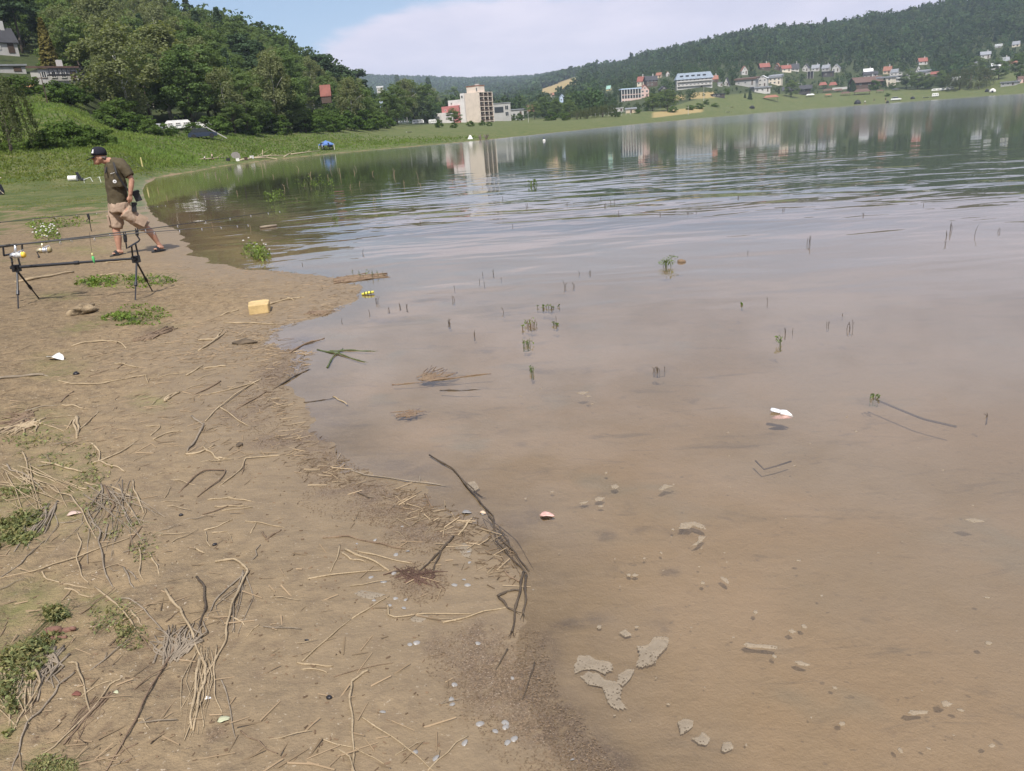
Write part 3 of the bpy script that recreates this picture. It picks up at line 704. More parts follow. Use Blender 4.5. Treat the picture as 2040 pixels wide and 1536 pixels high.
for i, (a, b, h) in enumerate([(877, 254, 15), (904, 255, 12), (938, 252, 12), (962, 250, 10), (1020, 240, 12), (975, 251, 9), (1035, 240, 14)]):
    T('bush', a, b, h, 'small bush on the lawn before the concrete hotel', 1.1, var=i, dmin=100, group='bushes before the concrete hotel')
for i, (a, b, h, kd) in enumerate([(775, 250, 66, 'broad'), (792, 248, 78, 'broad'), (812, 247, 84, 'birch'), (826, 246, 80, 'broad'), (850, 246, 72, 'broad'), (866, 245, 66, 'birch'), (884, 240, 52, 'broad'), (905, 236, 58, 'broad'), (860, 240, 76, 'spruce'), (800, 243, 82, 'spruce'), (1000, 236, 34, 'broad'), (1065, 238, 34, 'broad'), (1085, 236, 40, 'broad'), (1110, 236, 38, 'broad'), (1135, 235, 34, 'broad'), (1040, 232, 38, 'broad'), (1098, 240, 18, 'bush'), (1125, 240, 16, 'bush')]):
    T(kd, a, b, h, {'broad': 'leafy tree of the belt around the concrete hotel', 'birch': 'slim birch of the belt beside the concrete hotel', 'spruce': 'dark spruce of the belt beside the concrete hotel', 'bush': 'bush in front of the tree belt right of the concrete hotel'}[kd], 1.25, var=i, dmin=150, group='tree belt around the concrete hotel: ' + kd)
T('spruce', 836, 245, 62, 'dark broad spruce beside the camp trailers near the hotel', 2.2, var=0)
T('pine', 690, 225, 80, 'dark spreading pine next to the steep red roof', 1.5, var=1)
T('pine', 715, 222, 70, 'dark pine behind the shore bushes, right of the red roof', 1.5, var=0)
T('birch', 650, 245, 80, 'thin airy birch just in front of the steep red roof', 1.2, var=1) if False else None
# ---- woods across the lake and on the far ridges
L = []
g = np.random.default_rng(77)
# ------------------------------------------------------------------ buildings
def plaster(name, col, st=.5):
    if name in _mc: return _mc[name]
    t = NT(name); P = t.obj(); n = t.noise(P, .35, 5, .65); n2 = t.noise(t.scalev(P, (3, 3, .4)), 1.0, 4, .6)
    c = t.mix(t.ramp(n, .4, .7), col, tuple(k * .86 for k in col)); c = t.mix(t.math('MULTIPLY', t.ramp(n2, .55, .72), .35 * st), c, tuple(k * .5 for k in col))
    _mc[name] = t.done(t.bsdf(c, .85)); return _mc[name]
def tiles(name, col):
    if name in _mc: return _mc[name]
    t = NT(name); P = t.obj(); n = t.noise(P, .8, 4, .6); s = t.n('ShaderNodeTexWave', wave_type='BANDS', bands_direction='Z'); t.l(P, s.inputs[0]); s.inputs['Scale'].default_value = 1.6
    c = t.mix(t.ramp(n, .35, .7), col, tuple(k * .7 for k in col)); c = t.mix(t.math('MULTIPLY', s.outputs['Fac'], .25), c, tuple(k * .6 for k in col))
    _mc[name] = t.done(t.bsdf(c, .75)); return _mc[name]
CW = {'white': (.49, .47, .44), 'cream': (.66, .58, .46), 'pink': (.60, .42, .36), 'brown': (.09, .06, .045), 'grey': (.38, .37, .35), 'dark': (.05, .045, .045), 'yellow': (.62, .47, .22), 'orange': (.65, .36, .18), 'green': (.22, .40, .28), 'blue': (.45, .55, .68), 'beige': (.50, .40, .28)}
CR = {'red': (.27, .09, .065), 'orange': (.29, .125, .08), 'brown': (.13, .075, .055), 'dark': (.045, .045, .05), 'grey': (.26, .27, .29), 'white': (.78, .78, .78), 'blue': (.25, .30, .36), 'rust': (.30, .13, .08), 'teal': (.30, .50, .42)}
def wallm(k): return plaster('wall_' + k, CW[k])
def roofm(k): return tiles('roof_' + k, CR[k])
M_GLASS = simple('window_glass', (.03, .035, .04), .12, var=.3, spec=.7)
M_FRAME = simple('window_frame', (.6, .58, .54), .6)
M_TIMBER = simple('dark_timber', (.07, .045, .03), .7, var=.3)
def window(par, cx, cz, w, h, yf, frame=None, name='window'):
    """a framed window on the wall face y = yf (front looks to -y)"""
    mb = MB(); t_ = min(.12, w * .14)
    for (x_, z_, a, b) in ((cx - w / 2 + t_ / 2, cz, t_, h), (cx + w / 2 - t_ / 2, cz, t_, h), (cx, cz + h / 2 - t_ / 2, w - 2 * t_, t_), (cx, cz - h / 2 + t_ / 2, w - 2 * t_, t_), (cx, cz, t_ * .6, h - 2 * t_)):
        mb.box((x_, yf - .03, z_), (a, .10, b))
    o = mb.obj(name, frame or M_FRAME, par)
    MB().box((cx, yf + .01, cz), (w - t_, .05, h - t_)).obj('pane', M_GLASS, o)
    return o
def house(px, py, wpx, hpx, rpx, style, roof, wall, label, yaw=0.0, depth=.8, nwin=2, floors=1, chim=False, cat='house', name='house', lo=80, door=True, d=None):
    p = hit(px, py, lo) if d is None else at_dist(px, py, d); dist = math.hypot(p[0], p[1]); s = math.sqrt(dist ** 2) / F * math.sqrt(1 + ((px - 1020) / F) ** 2) ** 0
    w, h, rh = wpx * s * .87, hpx * s * .88, rpx * s * .88; dp = w * depth; a = math.atan2(p[0], p[1])
    KEEP.append((px - wpx * .52, py - hpx - rpx, px + wpx * .52, py - .2 * hpx, dist))
    r = thing(name, label, cat, p - [0, 0, 0], -a + yaw)
    mb = MB(); drop = 1.5
    W_ = wallm(wall)
    ov = .06 * w
    if style == 'gable':            # ridge along x, the roof slope faces the lake
        mb.box((0, 0, h / 2 - drop / 2), (w, dp, h + drop)); mb.add([(-w/2, -dp/2, h), (-w/2, dp/2, h), (-w/2, 0, h+rh*.96), (w/2, -dp/2, h), (w/2, dp/2, h), (w/2, 0, h+rh*.96)], [(0, 2, 1), (3, 4, 5), (0, 3, 5, 2), (1, 2, 5, 4)])
        mr = MB()
        for sg in (-1, 1):
            y0, y1 = sg * (dp / 2 + ov), 0.0; z0, z1 = h - ov * rh / (dp / 2), h + rh; q = .18
            mr.add([(-w/2-ov, y0, z0), (w/2+ov, y0, z0), (w/2+ov, y1, z1), (-w/2-ov, y1, z1), (-w/2-ov, y0, z0+q), (w/2+ov, y0, z0+q), (w/2+ov, y1, z1+q), (-w/2-ov, y1, z1+q)], [(0,1,2,3), (7,6,5,4), (0,4,5,1), (1,5,6,2), (2,6,7,3), (3,7,4,0)])
    elif style in ('front', 'aframe'):      # gable end faces the lake
        hh = h if style == 'front' else .35 * h
        mb.box((0, 0, hh / 2 - drop / 2), (w, dp, hh + drop)); top = hh + rh
        mb.add([(-w/2, -dp/2, hh), (w/2, -dp/2, hh), (0, -dp/2, top*.98), (-w/2, dp/2, hh), (w/2, dp/2, hh), (0, dp/2, top*.98)], [(0, 1, 2), (3, 5, 4), (0, 2, 5, 3), (1, 4, 5, 2)])
        mr = MB(); q = .2
        for sg in (-1, 1):
            x0 = sg * (w / 2 + ov); z0 = hh - ov * rh / (w / 2)
            mr.add([(x0, -dp/2-ov, z0), (0, -dp/2-ov, top), (0, dp/2+ov, top), (x0, dp/2+ov, z0), (x0, -dp/2-ov, z0+q), (0, -dp/2-ov, top+q*1.5), (0, dp/2+ov, top+q*1.5), (x0, dp/2+ov, z0+q)], [(0,1,2,3), (7,6,5,4), (0,4,5,1), (1,5,6,2), (2,6,7,3), (3,7,4,0)])
    else:                            # flat or single-pitch roof
        mb.box((0, 0, h / 2 - drop / 2), (w, dp, h + drop)); mr = MB(); q = max(.25, rh)
        k = .25 * h if style == 'mono' else 0
        mr.add([(-w/2-ov, -dp/2-ov, h+.02), (w/2+ov, -dp/2-ov, h+.02), (w/2+ov, dp/2+ov, h+k+.02), (-w/2-ov, dp/2+ov, h+k+.02), (-w/2-ov, -dp/2-ov, h+q), (w/2+ov, -dp/2-ov, h+q), (w/2+ov, dp/2+ov, h+k+q), (-w/2-ov, dp/2+ov, h+k+q)], [(3,2,1,0), (4,5,6,7), (0,1,5,4), (1,2,6,5), (2,3,7,6), (3,0,4,7)])
    mb.obj('wall', W_, r)
    ro = mr.obj('roof', roofm(roof), r)
    if chim: MB().box((w * .22, 0, h + rh * .95), (.7, .7, rh * .9 + .8)).obj('chimney', wallm('white'), ro)
    fh = h / floors
    for f_ in range(floors):
        for i in range(nwin):
            cx = -w / 2 + (i + .5) * w / nwin; ww = min(w / nwin * .55, 1.7); wh = min(fh * .52, 1.4)
            if door and f_ == 0 and i == nwin - 1:
                MB().box((cx, -dp / 2 - .02, .45 * fh - .05), (min(1.1, ww), .12, .8 * fh)).obj('door', M_TIMBER, r); continue
            if fh > 1.2: window(r, cx, (f_ + .55) * fh, ww, wh, -dp / 2 - .02)
    if style in ('front', 'aframe') and rh > 2: window(r, 0, (h if style == 'front' else .35 * h) + rh * .32, min(1.5, w * .25), min(1.3, rh * .3), -dp / 2 - .02)
    return r
# village on the opposite shore: photo x of the middle, photo y of the base, wall width, wall height, roof height
HOUSES = [
 (1278,171,15,9,9,'gable','red','cream','cream house with bright red double roof above the glazed pavilion'),
 (1296,172,24,12,8,'gable','dark','brown','big dark brown timber chalet beside the bright red roof'),
 (1423,163,14,5,7,'gable','orange','brown','small orange roofed cabin just right of the blue-roofed hotel'),
 (1448,171,11,6,13,'aframe','dark','white','dark A-frame cabin outlined by white edges'),
 (1434,172,9,6,2,'flat','grey','white','little white flat-roofed hut left of the white-edged A-frame'),
 (1488,171,40,11,3,'mono','brown','grey','long grey house under a thin brown roof, near the white arched house'),
 (1520,173,18,16,5,'front','white','white','white house with a white rounded gable and dark garage'),
 (1545,168,24,12,4,'mono','grey','cream','cream single-pitch house joined behind the white gabled one'),
 (1515,184,32,8,3,'flat','grey','white','low white shed with dark doors below the white gabled house'),
 (1482,149,12,8,8,'front','rust','white','rusty roofed cottage with white gable alone at the wood edge'),
 (1522,139,19,5,7,'gable','red','brown','wide red roofed cottage high at the wood edge'),
 (1549,139,11,5,7,'front','rust','brown','brown gabled cottage next to the wide red roof'),
 (1565,143,18,6,6,'gable','red','cream','cream cottage with pale red roof and long balcony'),
 (1583,141,15,4,9,'gable','dark','white','cottage with large black roof reaching nearly to the ground'),
 (1606,142,12,6,7,'front','dark','white','white-fronted cottage with black roof, first in the row of four'),
 (1625,141,14,5,6,'gable','grey','white','grey roofed cottage, second in the row of four'),
 (1646,141,14,5,6,'gable','grey','grey','dull grey cottage, third in the row of four'),
 (1666,143,14,7,7,'front','grey','white','white gabled cottage closing the row of four'),
 (1649,152,20,7,2,'flat','dark','dark','dark open bar hut under the dull grey cottage'),
 (1729,147,16,3,6,'gable','white','grey','cabin with a brilliant white metal roof'),
 (1733,157,24,8,5,'gable','dark','grey','dark roofed house below the brilliant white roof'),
 (1768,147,14,6,7,'gable','orange','beige','house with vivid orange roof above the white guest house'),
 (1782,150,13,3,8,'gable','grey','grey','steep slate grey roof right beside the vivid orange one'),
 (1725,173,50,9,9,'gable','brown','brown','large brown inn with long hipped roof and veranda'),
 (1765,171,28,14,3,'flat','grey','cream','cream two-storey house between the brown inn and the white guest house'),
 (1837,128,15,5,6,'gable','red','white','lone red roofed cottage highest in the wood'),
 (1829,143,9,5,9,'aframe','dark','white','narrow black and white A-frame under the highest red roof'),
 (1840,152,18,7,3,'mono','grey','white','white bungalow with veranda beneath the narrow A-frame'),
 (1862,152,13,4,4,'gable','red','brown','squat red roof half sunk behind bushes'),
 (1904,160,14,4,2,'flat','white','white','white flat caravan-like cabin in front of the grey willows'),
 (1962,117,16,7,5,'gable','grey','white','white house with grey roof on the open slope'),
 (1941,131,9,4,3,'mono','grey','white','tiny white shed downhill left of the open-slope house'),
 (1982,137,14,4,5,'gable','white','white','cabin with a pale shining roof low on the garden slope'),
 (2000,126,14,4,6,'gable','grey','cream','cream cabin with steep grey roof amid the gardens'),
 (2017,130,12,3,4,'gable','rust','white','small rusty roofed cabin at the garden slope rim'),
 (1989,95,9,2,4,'mono','white','grey','bright tilted roof peeping from the upper wood, lower of two'),
 (2024,93,11,4,5,'gable','grey','cream','cabin near the upper right wood with cream gable'),
 (1966,155,12,3,1,'flat','grey','yellow','yellow shed standing on the meadow edge'),
 (2012,170,24,5,2,'flat','grey','grey','long low grey shed by the shore meadow'),
 (2034,165,12,7,4,'gable','brown','pink','pinkish hut behind the long low grey shed'),
 (1313,155,11,5,5,'gable','rust','beige','small rust roofed house behind the dark chalet'),
 (1330,152,7,5,4,'front','red','white','narrow white gable among trees above the blue-roofed hotel'),
 (1321,183,16,5,6,'front','dark','dark','black garden house under the trees left of the blue-roofed hotel'),
 (1213,180,9,3,6,'gable','teal','yellow','yellow cottage with a turquoise roof among dark trees'),
 (1245,160,10,4,4,'gable','grey','grey','tiny grey cabin lost in the trees left of the bright red roof') if False else None,
 (1232,222,17,6,1,'flat','white','white','plain white hut low by the shore trees'),
 (1430,193,25,5,1,'flat','dark','dark','dark open changing shelter on the meadow below the blue-roofed hotel'),
]
for q in [q for q in HOUSES if q]:
    house(*q[:9], yaw=random.choice((-.35, -.2, .15, .3)), nwin=3 if q[2] > 22 else 2, floors=2 if q[3] >= 12 else 1, chim=q[2] > 13 and q[5] == 'gable', lo=200)
# ---- hotel with the blue roof and four rows of balconies
p = hit(1382, 175, 200); ds = math.hypot(p[0], p[1]); s = ds / F; a = math.atan2(p[0], p[1])
KEEP.append((1348, 146, 1418, 174, ds))
r = thing('hotel', 'long pale hotel with blue-grey mansard roof and rows of balconies', 'hotel', p, -a + .22)
w, h, dp = 64 * s, 15 * s, 13 * s
MB().box((0, 0, h / 2 - 1), (w, dp, h + 2)).obj('wall', wallm('white'), r)
mr = MB(); mr.add([(-w*.54, -dp*.62, h+.02), (w*.54, -dp*.62, h+.02), (w*.54, dp*.62, h+.02), (-w*.54, dp*.62, h+.02), (-w*.46, -dp*.1, h+11*s), (w*.46, -dp*.1, h+11*s), (w*.46, dp*.1, h+11*s), (-w*.46, dp*.1, h+11*s)], [(3,2,1,0), (4,5,6,7), (0,1,5,4), (1,2,6,5), (2,3,7,6), (3,0,4,7)])
ro = mr.obj('roof', roofm('blue'), r)
for i in range(5):
    MB().box((-w * .36 + i * w * .16, -dp * .36, h + 5.5 * s), (w * .09, dp * .12, 3 * s)).obj('dormer', M_GLASS, ro)
for f_ in range(2):
    z0 = (f_ + .5) * h / 2
    bal = MB().box((0, -dp / 2 - .55, z0 - .5 * s), (w * .96, 1.1, .25)).box((0, -dp / 2 - 1.06, z0 + .45 * s), (w * .96, .08, .9)).obj('balcony', wallm('white'), r)
    for i in range(9):
        window(r, -w * .44 + i * w * .11, z0 + 1.9 * s, w * .06, 2.9 * s, -dp / 2 - .02)
MB().box((w * .2, -dp / 2 - .05, 1.2), (1.6, .12, 2.4)).obj('door', M_TIMBER, r)
# ---- white guest house with rows of balconies
p = hit(1792, 162, 200); ds = math.hypot(p[0], p[1]); s = ds / F; a = math.atan2(p[0], p[1]); KEEP.append((1776, 145, 1810, 162, ds))
r = thing('guest_house', 'white flat-roofed guest house with two balcony rows among the village trees', 'guest house', p, -a - .1)
w, h, dp = 30 * s, 14 * s, 11 * s
MB().box((0, 0, h / 2 - 1), (w, dp, h + 2)).obj('wall', wallm('white'), r); MB().box((0, 0, h + .2), (w * 1.05, dp * 1.1, .38)).obj('roof', roofm('grey'), r)
for f_ in range(3):
    for i in range(5): window(r, -w * .4 + i * w * .2, (f_ + .55) * h / 3, w * .11, 2.2 * s, -dp / 2 - .02)
    if f_: MB().box((0, -dp / 2 - .55, f_ * h / 3), (w * .95, 1.1, .22)).box((0, -dp / 2 - 1.05, f_ * h / 3 + .55), (w * .95, .08, .8)).obj('balcony', wallm('white'), r)
# ---- glazed pavilion with its pink gabled head
p = hit(1256, 200, 200); ds = math.hypot(p[0], p[1]); s = ds / F; a = math.atan2(p[0], p[1]); KEEP.append((1234, 168, 1294, 200, ds))
r = thing('pavilion', 'glass-fronted pavilion with white columns and a pale blue flat roof', 'pavilion', p, -a + .25)
w, h, dp = 37 * s, 19 * s, 14 * s
MB().box((0, .4, h / 2 - 1), (w, dp, h + 2)).obj('wall', M_GLASS, r); MB().box((0, 0, h + .4), (w * 1.06, dp * 1.2, .8)).obj('roof', wallm('blue'), r)
for i in range(8): MB().box((-w * .49 + i * w * .14, -dp / 2 - .1, h / 2 - 1), (.55, .55, h + 2)).obj('column', wallm('white'), r)
MB().box((0, -dp / 2 - .05, .6), (w, .5, 1.6)).box((0, -dp / 2 - .05, h * .52), (w, .4, .5)).obj('parapet', wallm('pink'), r)
house(1283, 194, 18, 15, 9, 'front', 'rust', 'pink', 'pink house with steep timbered gable joined to the glass pavilion', yaw=.25, lo=200, floors=2)
# ---- long dark bar pavilion, canopies, boathouse on the meadow
house(1587, 186, 52, 9, 5, 'gable', 'dark', 'dark', 'long dark lakeside bar under a low grey roof', yaw=.05, depth=.25, nwin=6, lo=200, cat='bar', name='bar_pavilion')
def canopy(px, py, wpx, hpx, rpx, roof, label, name='picnic_shelter', cat='shelter', lo=200, walls=None):
    p = hit(px, py, lo); s = math.hypot(p[0], p[1]) / F; a = math.atan2(p[0], p[1]); w, h, rh = wpx * s, hpx * s, rpx * s
    KEEP.append((px - wpx * .5, py - hpx - rpx, px + wpx * .5, py, math.hypot(p[0], p[1])))
    r = thing(name, label, cat, p, -a)
    MB().add([(-w/2, -w*.3, h), (w/2, -w*.3, h), (w/2, w*.3, h), (-w/2, w*.3, h), (-w*.3, 0, h+rh), (w*.3, 0, h+rh)], [(3,2,1,0), (0,1,5,4), (1,2,5), (2,3,4,5), (3,0,4)]).obj('roof', roofm(roof), r)
    for x_ in (-.42, .42):
        for y_ in (-.24, .24): MB().box((w * x_, w * y_, h / 2 - .2), (.22, .22, h + .4)).obj('post', M_TIMBER, r)
    MB().box((0, 0, .75), (w * .5, .7, .08)).box((0, 0, .35), (.2, .5, .72)).box((0, -.75, .42), (w * .5, .3, .06)).box((0, .75, .42), (w * .5, .3, .06)).obj('table', M_TIMBER, r)
    return r
canopy(1536, 200, 27, 5, 4, 'rust', 'open shed with flat rusty red roof alone on the meadow')
canopy(1639, 177, 14, 6, 5, 'red', 'red canopy over terrace tables, nearer the dark bar')
canopy(1659, 177, 14, 6, 5, 'red', 'red canopy over terrace tables, nearer the white terrace wall')
canopy(1649, 184, 17, 3, 3, 'brown', 'brown thatched sunshade right below the red canopies')
canopy(1670, 183, 16, 2, 3, 'brown', 'flat brown sunshade next to the thatched one')
canopy(1717, 188, 28, 4, 5, 'brown', 'widest brown sunshade before the large brown inn')
canopy(1650, 193, 12, 3, 2, 'rust', 'small picnic shelter lowest on the meadow')
canopy(1684, 190, 17, 3, 3, 'brown', 'picnic shelter left of the widest brown sunshade')
canopy(1753, 185, 13, 3, 2, 'brown', 'picnic shelter between inn and shore path')
canopy(1785, 181, 12, 2, 2, 'dark', 'dark picnic shelter below the white guest house')
canopy(1614, 193, 15, 3, 2, 'white', 'pale canvas shelter on the meadow below the dark bar')
wl = thing('terrace_wall', 'low white terrace wall running beside the red canopies', 'wall', hit(1678, 178, 200), -az_of(1678)); MB().box((0, 0, .9), (17, .4, 2.2)).obj('parapet', wallm('white'), wl)
# open stilt frame
p = hit(1614, 157, 200); s = math.hypot(p[0], p[1]) / F; KEEP.append((1607, 143, 1622, 157, math.hypot(p[0], p[1])))
r = thing('viewing_platform', 'white-topped open timber platform on stilts below the row of four cottages', 'platform', p, -az_of(1614))
MB().box((0, 0, 12.5 * s), (11 * s, 8 * s, .4)).obj('deck', wallm('white'), r)
for x_ in (-1, 0, 1): MB().box((x_ * 4.8 * s, -3.4 * s, 6 * s), (.35, .35, 12 * s)).obj('post', wallm('grey'), r)
MB().box((0, 2 * s, 6 * s), (9 * s, .3, 12 * s)).obj('wall', wallm('dark'), r)
# ---- stepped concrete hotel in the middle distance
p0 = hit(940, 244, 150); ds = math.hypot(p0[0], p0[1]); s = ds / F; a0 = math.atan2(p0[0], p0[1]); KEEP.append((870, 172, 1012, 246, ds))
r = thing('concrete_hotel', 'stepped concrete hotel with blank pale end walls, deep balconies and one red wing', 'hotel', p0, -a0 - R(43))
cy, sy = math.cos(R(43)), math.sin(R(43))
M_CONC = plaster('concrete_pale', (.66, .56, .47), 1.0); M_CONW = plaster('concrete_white', (.72, .68, .65), .6); M_CONR = plaster('wall_red_wing', (.55, .20, .19), .5)
def wing(x0, x1, z1, Ld, mat, off, fl, wins=(), cut=True):
    """end wall from photo offset x0..x1 (px right of the tower's foot), height z1 px, length Ld px backwards to the right; off: px towards us"""
    ew = (x1 - x0) * s / cy; L = Ld * s; hh = z1 * s
    cx = (x0 + x1) / 2 * s / cy
    mb = MB(); yb = off * s
    mb.box((cx, yb + L / 2, hh / 2 - 1), (ew, L, hh + 2)); o = mb.obj('wing', mat, r)
    # balconies on the right-hand face: slabs, fins and dark recesses
    xr = cx + ew / 2; fh = hh / fl
    MB().box((xr + .03, yb + L / 2, hh / 2), (.1, L * .94, hh * .94)).obj('glazing', M_GLASS, o)
    for f_ in range(fl + 1): MB().box((xr + .62, yb + L / 2, f_ * fh - (.15 if f_ == fl else -.1)), (1.2, L, .25)).obj('balcony_slab', mat, o)
    for f_ in range(fl):
        MB().box((xr + 1.12, yb + L / 2, f_ * fh + .75), (.12, L * .9, .75)).obj('balustrade', M_TIMBER if mat is not M_CONR else simple('dark_red', (.22, .05, .05)), o)
        MB().box((xr + .16, yb + L * .3, f_ * fh + fh * .5), (.1, L * .08, fh * .8)).obj('curtain', wallm('white'), o)
        MB().box((xr + .16, yb + L * .72, f_ * fh + fh * .5), (.1, L * .06, fh * .8)).obj('curtain', wallm('white'), o)
    for k in range(4): MB().box((xr + .62, yb + L * k / 3 * .985 + .12, hh / 2 - .5), (1.24, .24, hh + 1)).obj('fin', mat, o)
    for (wx, wz, ww, wh) in wins: window(o, cx + wx * s, wz * s, ww * s, wh * s, yb - .02)
    return o
wing(-70, -36, 22, 22, M_CONW, -3, 3, [(-12, 15, 4, 3), (-12, 10, 4, 3), (-12, 5, 4, 3)])
wing(-57, -27, 33, 22, M_CONR, 1, 4, [(-10, 26, 4, 3)])
wing(-46, -18, 43, 24, M_CONW, 5, 5, [(-10, 37, 4, 4)])
wing(-9, 14, 52, 37, M_CONC, 0, 6)
MB().box((-16 * s / cy, 6 * s, 26 * s), (10 * s, 8 * s, 54 * s)).obj('stair_tower', M_CONW, r)
window(r, -16 * s / cy, 47 * s, 5 * s, 5 * s, 2 * s - .03)
tp = MB().box((3 * s, 14 * s, 57 * s), (30 * s, 17 * s, 12 * s)).obj('roof_storey', M_CONC, r)
MB().box((3 * s, 14 * s, 63.6 * s), (31 * s, 18 * s, .4)).obj('roof_edge', roofm('rust'), tp); MB().box((8 * s, 14 * s, 65.5 * s), (7 * s, 5 * s, 3.2 * s)).obj('lift_housing', wallm('white'), tp)
window(tp, 14 * s, 57 * s, 4 * s, 7 * s, 5.5 * s - .03)
# lower grey annexes
r = thing('hotel_annex', 'low grey concrete annex with dark glazing beside the tall hotel', 'annex', hit(1000, 241, 150), -az_of(1000) + .25); s = math.hypot(*hit(1000, 241, 150)[:2]) / F
KEEP.append((985, 206, 1048, 240, 440))
MB().box((0, 0, 15 * s), (33 * s, 14 * s, 32 * s)).obj('wall', wallm('grey'), r); MB().box((-6 * s, -7.1 * s, 20 * s), (17 * s, .2, 10 * s)).obj('glazing', M_GLASS, r); window(r, 9 * s, 23 * s, 7 * s, 8 * s, -7 * s - .03); window(r, 9 * s, 12 * s, 7 * s, 8 * s, -7 * s - .03)
MB().box((0, 0, 31.5 * s), (35 * s, 16 * s, 1.2 * s)).obj('roof', roofm('grey'), r)
house(1030, 239, 28, 20, 2, 'flat', 'grey', 'grey', 'squat pale grey outbuilding at the lamp post end of the hotel', yaw=.15, lo=150, nwin=2, cat='outbuilding', name='outbuilding')
house(1056, 224, 15, 3, 12, 'gable', 'orange', 'white', 'steep light red roof alone between trees beside the hotel', yaw=.3, lo=150)
house(1120, 204, 11, 10, 6, 'front', 'blue', 'blue', 'bluish white cottage high among the trees between hotel and hill', yaw=.2, lo=150)
house(1101, 192, 8, 3, 4, 'gable', 'rust', 'pink', 'tiny rust roof deep in the trees between hotel and hill', lo=150, nwin=1)
# ---- left shore
house(650, 193, 20, 4, 18, 'gable', 'red', 'brown', 'steep deep red A-frame roof standing in the dark pines', yaw=-.12, depth=.6, lo=120, d=215)
house(757, 178, 13, 3, 3, 'flat', 'white', 'white', 'white flat roof showing over the trees, upper of two', lo=150, d=335); house(762, 206, 12, 8, 2, 'mono', 'grey', 'blue', 'pale bluish cabin wall between the trees, lower of two', lo=150, d=330)
house(4, 108, 46, 20, 22, 'gable', 'dark', 'white', 'white house with black slate roof high on the slope', yaw=.35, depth=.7, nwin=2, chim=True, lo=100)
house(18, 144, 52, 9, 3, 'flat', 'grey', 'grey', 'flat-roofed bungalow with pale eaves hidden by trees', yaw=.1, depth=.5, lo=100)
r = house(112, 165, 66, 22, 4, 'mono', 'brown', 'white', 'white chalet with long black balcony and brown roof edge', yaw=.3, depth=.7, nwin=4, lo=100)
s = math.hypot(*r.location[:2]) / F; M_BLK = simple('black_rail', (.025, .025, .03), .5)
bl = MB().box((8 * s, -30 * s, 9 * s), (52 * s, 12 * s, .2)).obj('balcony', M_BLK, r)
mb = MB().box((8 * s, -36 * s, 18.5 * s), (52 * s, .1, .1)).box((8 * s, -36 * s, 14 * s), (52 * s, .06, .06))
for i in range(9): mb.box((-18 * s + i * 6.5 * s, -36 * s, 14 * s), (.09, .09, 9.5 * s))
mb.obj('railing', M_BLK, bl)
MB().box((10 * s, -4 * s, 29 * s), (8 * s, 6 * s, 10 * s)).obj('chimney', wallm('white'), r)
house(57, 177, 20, 8, 1, 'flat', 'dark', 'orange', 'garden wall shed, orange light put into its colour, below the white chalet', lo=100, nwin=1, door=False, cat='shed', name='garden_shed')  # the orange light on this wall is put into its colour
# caravans and trailers
M_CARA = simple('caravan_white', (.74, .73, .70), .45); M_TYRE = simple('tyre_rubber', (.02, .02, .02), .9)
def caravan(px, py, wpx, hpx, label, mat=None, lo=90, yaw=0.0, name='caravan', cat='caravan', d=None):
    p = hit(px, py, lo) if d is None else at_dist(px, py, d); s = math.hypot(p[0], p[1]) / F; a = math.atan2(p[0], p[1]); w, h = wpx * s, hpx * s
    KEEP.append((px - wpx * .55, py - hpx, px + wpx * .55, py - .25 * hpx, math.hypot(p[0], p[1])))
    r = thing(name, label, cat, p, -a + yaw); k = .18 * h; q = .1 * w
    MB().prism([(-w/2, k), (w/2, k), (w/2 + .0 * q, h * .7), (w/2 - q, h), (-w/2 + q, h), (-w/2, h * .75)], -1.0, 1.0, M=Matrix.Rotation(R(90), 4, 'X')).obj('body', mat or M_CARA, r)
    for i in range(3): window(r, -w * .3 + i * w * .3, h * .64, w * .2, h * .26, -1.02, M_FRAME)
    for x_ in (-.22, .22):
        wh_ = MB().lathe([(.02, -.1), (k * 1.1, -.1), (k * 1.15, 0), (k * 1.1, .1), (.02, .1)], 12, M=Matrix.Translation((w * x_, -.85, k * 1.1)) @ Matrix.Rotation(R(90), 4, 'X')).obj('wheel', M_TYRE, r)
    MB().tube([(w / 2, 0, k), (w / 2 + .5 * h, 0, k * .9)], .06, 6).obj('drawbar', M_BLK, r)
    return r
caravan(357, 259, 42, 16, 'white caravan with three windows half behind the bushes')
caravan(306, 259, 26, 10, 'grey low caravan roof showing left of the white caravan', simple('caravan_grey', (.35, .36, .37), .5), yaw=.2)
caravan(407, 258, 14, 13, 'small white caravan end behind the dark parked car', yaw=.9)
caravan(804, 245, 22, 9, 'pale grey trailer under trees by the hotel meadow', simple('caravan_grey', (.35, .36, .37), .5), lo=150)
caravan(833, 247, 22, 8, 'white trailer next to the dark broad spruce', lo=150)
caravan(862, 247, 12, 8, 'short white trailer closest to the hotel', lo=150, yaw=.5)
caravan(1870, 181, 21, 4, 'long white mobile home on the far meadow', lo=300, name='mobile_home', cat='mobile home')
caravan(1892, 179, 12, 5, 'white caravan beside the long mobile home on the far meadow', lo=300)
caravan(1863, 193, 10, 6, 'white camper van standing at the far waterline', lo=300, name='camper_van', cat='camper van')
